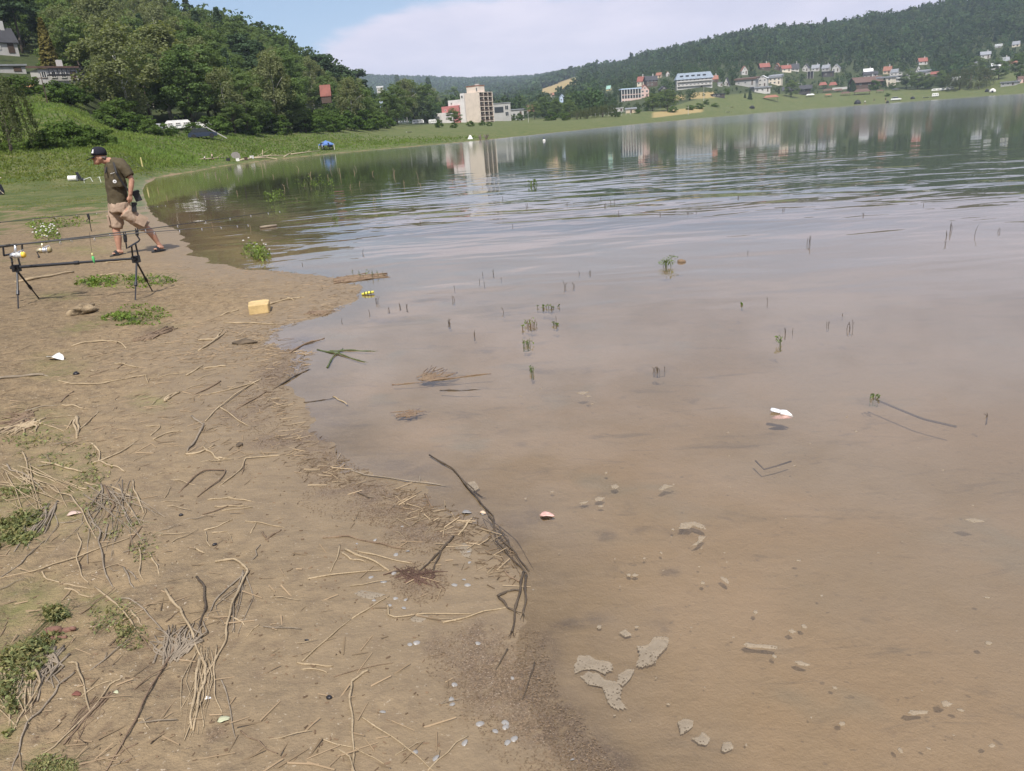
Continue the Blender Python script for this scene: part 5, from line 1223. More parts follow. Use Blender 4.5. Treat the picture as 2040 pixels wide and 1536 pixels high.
rp1 = [K(-420, 245, yfr), K(280, 168, yfr), K(1738, -6, yff), Vector(at_y(557, 420, yff + .75))]
rp2 = [K(-420, 250, yn), K(38, 190, yn), K(1585, 40, ynf), Vector(at_y(494, 447, ynf + .35))]
def even(pts, n=8):
    pts = [Vector(p) for p in pts]; L = [0]
    for a, b in zip(pts, pts[1:]): L.append(L[-1] + (b - a).length)
    out = []
    for i in range(n + 1):
        t = L[-1] * i / n; k = max(j for j in range(len(L)) if L[j] <= t + 1e-9); k = min(k, len(pts) - 2)
        out.append(pts[k].lerp(pts[k + 1], (t - L[k]) / (L[k + 1] - L[k])))
    return out
rod('far fishing rod on the pod, its gold-spooled reel hanging near the white flowers', even(rp1), K(560, 245, yfr), simple('reel_gold', (.55, .47, .30), .35, .6), simple('knob_dull', (.30, .24, .12), .5))
rod('near fishing rod on the pod, with a silver reel and yellow drag knob', even(rp2), K(225, 308, yn), M_SIL)
# the third rod on a bank stick
sf = Vector(hit(182, 461)); ys = sf.y
st = thing('bank_stick', 'thin black bank stick with a bite alarm, alone left of the man', 'bank stick', sf); q = Vector(at_y(178, 437, ys)) - sf
MB().tube([(0, 0, -.06), q * .5, q], .009, 8).obj('stick', M_POD, st); al = MB().tube([q - Vector((0, 0, .01)), q + Vector((-.003, 0, .06)), q + Vector((-.008, 0, .12))], [.018, .030, .026], 10).obj('bite_alarm', M_BLACK, st); MB().tube([q + Vector((-.02, 0, .01)), q + Vector((-.06, 0, -.01)), q + Vector((-.07, 0, -.05))], .008, 6).obj('swinger', M_BLACK, st)
rod('third fishing rod resting on the single bank stick behind the pod', even([at_y(-60, 449, ys - .05), at_y(177, 425.5, ys), at_y(330, 409, ys + .5)]))
# bobbin
pb = K(1183, 345, yf - .25)
bo = thing('bite_bobbin', 'bright green and yellow bobbin hanging on the line above the pod bar', 'bobbin', pb)
MB().lathe([(.003, -.062), (.006, -.045), (.012, -.03), (.015, -.005), (.013, .015), (.008, .022)], 12).obj('body', simple('bobbin_green', (.10, .45, .14), .4), bo, True)
MB().lathe([(.008, .022), (.009, .04), (.006, .055), (.002, .058)], 12).obj('tip', simple('bobbin_yellow', (.62, .58, .25), .5), bo, True)
MB().tube([(0, 0, .055), (.02, .01, .28)], .0015, 5).obj('cord', M_BLACK, bo)
# ------------------------------------------------------------------ gear further along the beach
def at_gear(px, py): p = hit(px, py); return p, float((p - CAM) @ cam_f) / F
p, s = at_gear(147, 361)
r = thing('white_bucket', 'white cylindrical bucket lying on its side beside the black folding chair', 'bucket', p); MX = Matrix.Translation((0, 0, 5.5 * s)) @ Matrix.Rotation(R(90), 4, 'Y')
MB().lathe([(5.6 * s, -8 * s), (5.2 * s, 8 * s)], 18, M=MX).obj('body', simple('bucket_white', (.66, .64, .58), .5), r); MB().lathe([(5.9 * s, -8.4 * s), (5.9 * s, -7 * s)], 18, M=MX).obj('rim', simple('bucket_white', (.66, .64, .58), .5), r)
p, s = at_gear(158, 360)
r = thing('folding_chair', 'black folding chair with back tipped up on the green mud', 'chair', p)
MB().box((-2 * s, 0, 10 * s), (12 * s, 10 * s, 1.2 * s), M=Matrix.Rotation(R(70), 4, 'Y') @ Matrix.Translation((-8 * s, 0, -6 * s))).obj('backrest', M_BLACK, r)
MB().box((3 * s, 0, 5 * s), (12 * s, 11 * s, 1.6 * s), M=Matrix.Rotation(R(25), 4, 'Y')).obj('seat', M_BLACK, r)
for a_ in (-1, 1):
    MB().tube([(-3 * s, a_ * 5 * s, 8 * s), (8 * s, a_ * 5 * s, 0)], .6 * s, 6).obj('leg', M_BLACK, r); MB().tube([(7 * s, a_ * 5 * s, 6 * s), (0, a_ * 5 * s, 0)], .6 * s, 6).obj('leg', M_BLACK, r)
p, s = at_gear(168, 364)
r = thing('rod_rest', 'white metal rod rest standing on the mud right of the black chair', 'rod rest', p)
MB().tube([(0, 0, 0), (.5 * s, 0, 6 * s), (14 * s, 0, 9.5 * s), (17 * s, 0, 1 * s)], .55 * s, 6).obj('frame', simple('white_tube', (.7, .7, .66), .5), r); MB().tube([(33 * s, 0, -2 * s), (32 * s, 0, 8.5 * s)], .5 * s, 6).tube([(29 * s, 0, 8.5 * s), (34 * s, 0, 8.5 * s)], .5 * s, 6).obj('support', simple('white_tube', (.7, .7, .66), .5), r)
p, s = at_gear(4, 388)
r = thing('fishing_gear_pile', 'black tackle bag under a pale stick frame at the very beach edge', 'tackle bag', p)
MB().prism([(-9 * s, 0), (2 * s, 0), (4 * s, 6 * s), (1 * s, 20 * s), (-9 * s, 22 * s)], -5 * s, 5 * s, M=Matrix.Rotation(R(90), 4, 'X')).obj('bag', M_BLACK, r); MB().tube([(-2 * s, -5 * s, 40 * s), (-1 * s, -5 * s, 12 * s), (6 * s, -4 * s, 2 * s)], .8 * s, 6).tube([(-2 * s, -5 * s, 36 * s), (10 * s, -4 * s, 32 * s)], 1.2 * s, 6).obj('frame', simple('pale_wood', (.42, .36, .26), .8), r)
p, s = at_gear(284, 332)
r = thing('marker_post', 'yellowish marker post driven into the waterline behind the man', 'post', p); MB().tube([(0, 0, -.1), (.0, 0, 16 * s)], [1.5 * s, 1.2 * s], 8).obj('post', simple('post_yellow', (.55, .47, .20), .7), r); MB().lathe([(1.6 * s, 15.8 * s), (1.5 * s, 17 * s), (.2 * s, 17.6 * s)], 10).obj('cap', simple('post_yellow', (.55, .47, .20), .7), r)
# blue gazebo
p = hit(651, 298, 60); s = math.hypot(p[0], p[1]) / F; r = thing('gazebo', 'blue pop-up gazebo standing at the far shore', 'gazebo', p, -math.atan2(p[0], p[1]) + .3); w = 11.5 * s; h = 9.5 * s
MB().add([(-w, -w, h), (w, -w, h), (w, w, h), (-w, w, h), (0, 0, h + 7 * s), (-w, -w, h - 2 * s), (w, -w, h - 2 * s), (w, w, h - 2 * s), (-w, w, h - 2 * s)], [(0, 1, 4), (1, 2, 4), (2, 3, 4), (3, 0, 4), (5, 6, 1, 0), (6, 7, 2, 1), (7, 8, 3, 2), (8, 5, 0, 3)]).obj('canopy', simple('gazebo_blue', (.09, .17, .38), .7), r)
for a_ in (-1, 1):
    for b_ in (-1, 1): MB().tube([(a_ * w * .97, b_ * w * .97, -.1), (a_ * w * .97, b_ * w * .97, h)], .05, 6).obj('leg', M_FRAME, r)
for i, (a, b, lab) in enumerate(((644, 299, 'dark folding chair under the blue gazebo, left one'), (652, 299, 'dark folding chair under the blue gazebo, middle one'), (661, 298, 'dark folding chair under the blue gazebo, right one'))):
    p = hit(a, b, 60); q = thing('camp_chair', lab, 'chair', p, random.uniform(-1, 1)); MB().box((0, 0, .42), (.55, .5, .06)).obj('seat', M_BLACK, q); MB().box((0, .28, .75), (.55, .06, .65)).obj('backrest', M_BLACK, q)
    for x_ in (-.25, .25):
        for y_ in (-.22, .22): MB().tube([(x_, y_, 0), (x_, y_, .42)], .025, 6).obj('leg', M_BLACK, q)
# anglers' camp on the spit
def small_person(px, py, hpx, label, shirt, bent=False, lo=50, trousers=None):
    p = hit(px, py, lo); s = math.hypot(p[0], p[1]) / F; h = hpx * s; r = thing('person', label, 'person', p, random.uniform(-.8, .8)); k = h / 1.75; mb = MB()
    def V_(x, y, z): return Vector((x * k, y * k, z * k))
    b = .25 if bent else 0
    hip = V_(0, 0, .88); ch = V_(b * 1.0, 0, 1.32 - b * .5); nk = V_(b * 1.4, 0, 1.48 - b * .9); hd_ = V_(b * 1.7, 0, 1.63 - b * 1.2)
    mb.tube([hip, ch, nk], [.14 * k, .17 * k, .07 * k], 10).ball(hd_, .105 * k, 10, sc=(.95, .8, 1.15)).tube([nk, hd_], .055 * k, 8)
    for sg in (-1, 1):
        mb.tube([hip + V_(0, .08 * sg, 0), V_(.06 * sg, .10 * sg, .47), V_(.03 * sg, .10 * sg, .04)], [.095 * k, .065 * k, .045 * k], 8).tube([V_(.03 * sg - .05, .10 * sg, .03), V_(.03 * sg + .17, .10 * sg, .03)], .04 * k, 8)
        mb.tube([nk + V_(0, .15 * sg, -.06), ch + V_(.05, .24 * sg, -.2), ch + V_(.16, .22 * sg, -.42)], [.06 * k, .045 * k, .035 * k], 8)
        for q in range(5): mb.tube([ch + V_(.16, .22 * sg, -.42), ch + V_(.17 + .01 * q, (.19 + .016 * q) * sg, -.52)], .012 * k, 5)
    remesh(mb.obj('body', M_SKIN, r), .025 * k, 3)
    mb = MB().tube([V_(0, 0, .95), ch, nk - V_(0, 0, .05)], [.17 * k, .20 * k, .10 * k], 12)
    for sg in (-1, 1): mb.tube([nk + V_(0, .13 * sg, -.07), ch + V_(.03, .225 * sg, -.12)], [.085 * k, .07 * k], 8)
    remesh(mb.obj('shirt', shirt, r), .025 * k, 3)
    mb = MB().tube([V_(0, 0, 1.0), hip], [.165 * k, .17 * k], 12)
    for sg in (-1, 1): mb.tube([hip + V_(0, .08 * sg, 0), V_(.055 * sg, .10 * sg, .5)], [.115 * k, .09 * k], 8)
    remesh(mb.obj('shorts', trousers or M_NAVY, r), .025 * k, 3)
    MB().ball(hd_ + V_(-.02, 0, .045), .11 * k, 10, sc=(.9, .82, .85)).obj('hair', M_HAIR, r)
    return r
M_SHW = simple('shirt_white', (.7, .68, .64), .8); M_SHP = simple('shirt_pale_pink', (.62, .50, .42), .8)
small_person(408, 321, 10, 'stooping person in a white shirt on the far spit', M_SHW, True)
small_person(424, 319, 12, 'person in a pale pink top standing right of the stooping one on the far spit', M_SHP)
small_person(169, 206, 8, 'person in a pale pink top at the dark wood edge above the grassy slope', M_SHP, lo=90)
p = hit(470, 315, 50); s = math.hypot(p[0], p[1]) / F
r = thing('fishing_shelter', 'grey domed fishing shelter with dark opening on the far spit', 'shelter', p, -math.atan2(p[0], p[1]))
mb = MB(); ring = []
for i in range(7):
    t_ = math.pi * i / 6; ring.append((-8.5 * s * math.cos(t_), 11 * s * math.sin(t_) ** .6))
mb.prism(ring, -5 * s, 6 * s, M=Matrix.Rotation(R(90), 4, 'X')); mb.obj('canvas', simple('canvas_grey', (.24, .22, .20), .9), r); MB().box((1 * s, -5.05 * s, 5.5 * s), (8 * s, .12, 9 * s)).obj('opening', M_BLACK, r)  # solid black panel painted in for the shaded inside of the shelter
for i, (a, b, lab, m_) in enumerate(((455, 321, 'dark tackle box left of the grey fishing shelter', M_BLACK), (474, 321, 'pale cool box in front of the grey fishing shelter', M_SHW), (490, 319, 'brown wooden crate right of the grey fishing shelter', M_TIMBER), (502, 316, 'white box lying among the driftwood on the far spit', M_SHW))):
    p = hit(a, b, 50); s = math.hypot(p[0], p[1]) / F; r = thing('tackle_box', lab, 'box', p, .3 * i); MB().box((0, 0, 2.3 * s), (6 * s, 4 * s, 4.6 * s)).obj('body', m_, r); MB().box((0, 0, 4.9 * s), (6.3 * s, 4.3 * s, .7 * s)).obj('lid', m_, r)
M_DRIFT = simple('bleached_wood', (.45, .37, .25), .85, var=.3)
for (pts, rad, lab) in [([(395, 316), (430, 313), (455, 311)], 1.0, 'long bleached trunk behind the two people on the far spit'), ([(480, 317), (510, 312), (535, 308), (565, 308)], 1.3, 'long bleached driftwood trunk right of the grey fishing shelter'), ([(508, 313), (530, 312), (552, 315)], 1.1, 'short bleached log lying toward the water on the far spit'), ([(524, 312), (524.5, 306), (525, 301)], .8, 'upright bleached stump standing on the driftwood of the far spit'), ([(566, 310), (575, 305), (580, 302)], .9, 'pale branching root at the end of the driftwood'), ([(580, 305), (610, 301), (636, 298)], .8, 'thin pale driftwood pole between the spit and the gazebo')]:
    P_ = [hit(a, min(b + 3, 330), 50) for a, b in pts]; s = math.hypot(*P_[0][:2]) / F
    if 'upright' in lab: b0_ = hit(524, 313, 50); P_ = [b0_, b0_ + [0, 0, 5 * s], b0_ + [.1, 0, 12 * s]]
    mb = MB(); mb.tube([Vector(q) + Vector((0, 0, rad * s)) for q in P_], [rad * s * 1.3, rad * s, rad * s * .6][:len(P_)] if len(P_) == 3 else [rad * s * (1.3 - .25 * i) for i in range(len(P_))], 8)
    m_ = Vector(P_[1]) + Vector((0, 0, rad * s)); mb.tube([m_, m_ + Vector((.9, .2, .5))], [rad * s * .6, rad * s * .15], 6)
    tag(mb.obj('driftwood_log', M_DRIFT, None, True), lab, 'driftwood')
# white tent and stumps at the far waterline, buoy
p = hit(937, 277, 80); s = math.hypot(p[0], p[1]) / F
r = thing('beach_tent', 'small white and black beach tent at the waterline below the hotel', 'tent', p, -math.atan2(p[0], p[1]), None, .8); 
MB().add([(-6.5*s, -4*s, 0), (6*s, -4*s, 0), (6*s, 4*s, 0), (-6.5*s, 4*s, 0), (-2*s, -1*s, 9*s), (2*s, 1*s, 9*s)], [(0, 1, 5, 4), (1, 2, 5), (2, 3, 4, 5), (3, 0, 4)]).obj('canvas', M_SHW, r); MB().add([(2.4*s, -1*s, 9.1*s), (6.3*s, -4.1*s, .1*s), (8*s, 0, 0), (6.3*s, 4.1*s, .1*s)], [(0, 1, 2), (0, 2, 3), (0, 3, 1)]).obj('panel', M_BLACK, r)
for i, (a, b, w_, h_, lab) in enumerate(((957, 280, 6, 12, 'dark leafy stump rising next to the beach tent'), (969, 278, 10, 11, 'wide tangle of bare grey branches by the beach tent'))):
    p = hit(a, b, 80); s = math.hypot(p[0], p[1]) / F; mb = MB()
    for k in range(16): a_ = random.uniform(0, 6.28); e = Vector((math.cos(a_) * w_ * s * .5, math.sin(a_) * w_ * s * .4, random.uniform(.4, 1) * h_ * s)); mb.tube([(0, 0, 0), e * .5 + Vector((0, 0, .2)), e], [.12, .09, .03], 5)
    tag(mb.obj('driftwood_stump', simple('grey_wood', (.16, .14, .11), .9), None, loc=p), lab, 'stump')
p = on_plane(1084, 281, 0); r = thing('buoy', 'small blue and white buoy floating far out on the lake', 'buoy', p, 0, None, .42); MB().lathe([(.05, -.2), (.35, -.1), (.42, .15), (.35, .4), (.1, .48)], 14).obj('body', M_SHW, r, True); MB().lathe([(.12, .45), (.16, .9), (.05, 1.0)], 10).obj('top', simple('buoy_blue', (.03, .05, .12), .4), r, True)
# specks of anglers and dark gear along the far waterline
for (a, b, hp, lab) in ((1723, 208, 7, 'tiny person in white standing at the far waterline, near the black tent'), (1741, 203, 6, 'tiny person at the far waterline between the black tent and the white car'), (1764, 202, 7, 'tiny dark-haired person just left of the white car at the far waterline')): small_person(a, b, hp, lab, M_SHW if 'white standing' in lab else M_NAVY, lo=300)
def dome(px, py, w_, h_, lab, mat, name='dome_tent', cat='tent', lo=200):
    p = hit(px, py, lo); s = math.hypot(p[0], p[1]) / F; r = thing(name, lab, cat, p, -math.atan2(p[0], p[1]))
    MB().lathe([(w_ * .5 * s, 0), (w_ * .48 * s, h_ * .35 * s), (w_ * .36 * s, h_ * .7 * s), (w_ * .15 * s, h_ * .95 * s), (.05, h_ * s)], 14).obj('canvas', mat, r, True); MB().box((0, -w_ * .47 * s, h_ * .25 * s), (w_ * .3 * s, .3, h_ * .5 * s)).obj('opening', M_BLACK, r)  # black slab on closed canvas, standing in for the shade inside the tent
dome(1708, 207, 11, 7, 'black dome tent at the far waterline below the brown inn', M_BLACK); dome(1498, 216, 10, 5, 'dark low tent at the far waterline under the slim conifer', M_BLACK); dome(1768, 205, 5, 4, 'small dark tent hard by the tiny people at the far waterline', M_BLACK)
dome(1977, 184, 10, 6, 'pale open shelter tent at the far waterline near the grey shed', M_SHW); dome(1966, 183, 6, 5, 'dark small tent beside the pale open shelter tent', M_BLACK); dome(1818, 197, 7, 4, 'dark tent between the white car and the camper van', M_BLACK)
def rowboat(px, py, w_, lab, lo=200):
    p = hit(px, py, lo); s = math.hypot(p[0], p[1]) / F; k = w_ * s / 2; r = thing('rowing_boat', lab, 'boat', p, random.uniform(-.3, .3) - math.atan2(p[0], p[1])); q = .35 * k
    MB().add([(-k, 0, q*.9), (-.6*k, -.32*k, q*.8), (.5*k, -.36*k, q*.75), (k, -.2*k, q*.8), (k, .2*k, q*.8), (.5*k, .36*k, q*.75), (-.6*k, .32*k, q*.8), (-.85*k, 0, 0), (.9*k, 0, 0)], [(0, 7, 1), (1, 7, 8, 2), (2, 8, 3), (3, 8, 4), (4, 8, 5), (5, 8, 7, 6), (6, 7, 0)]).obj('hull', M_SHW, r); MB().box((0, 0, q * .6), (.12 * k, .6 * k, .05)).box((.5 * k, 0, q * .6), (.12 * k, .6 * k, .05)).obj('bench', M_TIMBER, r)
rowboat(1845, 195, 11, 'pale rowing boat drawn up left of the camper van'); rowboat(815, 264, 12, 'white rowing boat turned on the lawn left of the hotel meadow', 120); rowboat(1450, 224, 9, 'pale rowing boat on the strip of mud before the long meadow'); rowboat(1457, 214, 8, 'white rowing boat lying up on the far meadow'); rowboat(1100, 238, 8, 'white boat behind the shore grass, right of the lamp post', 150)
# ------------------------------------------------------------------ stems and sticks on the shore
def stemmat(name, a, b, rough=.85):
    t = NT(name); P = t.obj(); oi = t.n('ShaderNodeObjectInfo').outputs['Random']
    n = t.noise(P, 9, 4, .6); f = t.noise(P, 140, 3, .7)
    c = t.mix(t.ramp(n, .3, .7), a, b); c = t.mix(t.math('MULTIPLY', t.ramp(f, .5, .68), .5), c, tuple(k * .35 for k in a)); c = t.mix(t.math('MULTIPLY', oi, .35), c, tuple(k * .6 for k in b))
    return t.done(t.bsdf(c, rough, 0, t.bump(f, .5, .004), .25))
TONE = {'s': stemmat('straw', (.30, .225, .135), (.42, .325, .205)), 'g': stemmat('grey_stem', (.20, .16, .115), (.30, .245, .18)), 'd': stemmat('wet_stem', (.055, .04, .028), (.10, .075, .05), .5), 'b': stemmat('brown_stem', (.15, .10, .065), (.24, .17, .11)), 'r': stemmat('red_stem', (.085, .05, .036), (.15, .09, .065)), 'n': stemmat('green_stem', (.06, .08, .03), (.12, .14, .055), .6)}
FR = {1: (0, 560, 3.643), 2: (0, 900, 3.643), 3: (0, 1116, 3.643), 4: (500, 1116, 3.643), 5: (500, 800, 3.073), 6: (980, 1130, 3.643), 7: (440, 540, 3.643), 8: (1000, 880, 3.643), 9: (1440, 1130, 3.4), 0: (0, 0, 1)}
def fp(fr, q): x, y, s = FR[fr]; return (x + q[0] / s, y + q[1] / s)
def smooth(pts, n=5):
    pts = [Vector(p) for p in pts]
    if len(pts) < 3: return [pts[0].lerp(pts[-1], i / (n + 1)) for i in range(n + 2)]
    E = [pts[0] * 2 - pts[1]] + pts + [pts[-1] * 2 - pts[-2]]; out = []
    for i in range(1, len(E) - 2):
        for k in range(n):
            t = k / n; a, b, c, d = E[i - 1:i + 3]
            cr = .5 * ((2 * b) + (c - a) * t + (2 * a - 5 * b + 4 * c - d) * t * t + (3 * b - a - 3 * c + d) * t ** 3)
            out.append(b.lerp(c, t) * .68 + cr * .32)
    return out + [pts[-1]]
def stem_tube(mb, W_, rad, lift=0.0, taper=.6, n=7, wob=1.0):
    P_ = smooth(W_); L = sum((b - a).length for a, b in zip(P_, P_[1:])); m = len(P_); ph = random.uniform(0, 6)
    gz_ = np.maximum(ground_z(np.array([p.x for p in P_]), np.array([p.y for p in P_])), -.004); out = []
    ga = np.convolve(np.pad(gz_, 2, 'edge'), np.ones(5) / 5, 'valid')
    for i, p in enumerate(P_):
        t = i / (m - 1); w_ = rad * .45 * wob
        out.append(Vector((p.x + w_ * math.sin(ph + 7 * t * m / 8), p.y + w_ * math.cos(ph * 1.3 + 5.3 * t * m / 8), max(ga[i], gz_[i] - rad * .5) + rad * .45 + lift * L * 4 * t * (1 - t) * .5 + rad * .35 * math.sin(ph + 11 * t))))
    rr_ = [rad * (1 - (1 - taper) * i / (m - 1)) * (1 + .14 * math.sin(ph + i * 2.1) + (.28 if i % 6 == 3 else 0)) for i in range(m)]
    mb.tube(out, rr_, n); return out
def stick(fr, rpx, tone, label, *lines, lift=.02, name='stem', cat='stem', taper=.62):
    mb = MB(); first = None
    for ln in lines:
        W_ = hits([fp(fr, q) for q in ln]); d = np.mean([(w_ - CAM) @ cam_f for w_ in W_]); rad = rpx * d / F
        P_ = stem_tube(mb, W_, rad * .72, lift, taper)
        if random.random() < .6 and len(P_) > 6:          # frayed fibres at the broken end
            e = P_[-1]; dr = (P_[-1] - P_[-3]).normalized()
            for k in range(3): mb.tube([e - dr * rad, e + dr * rad * random.uniform(2, 5) + Vector((random.gauss(0, rad), random.gauss(0, rad), -rad * .3))], [rad * .3, rad * .1], 4)
    return tag(mb.obj(name, TONE[tone], None, True), label, cat)
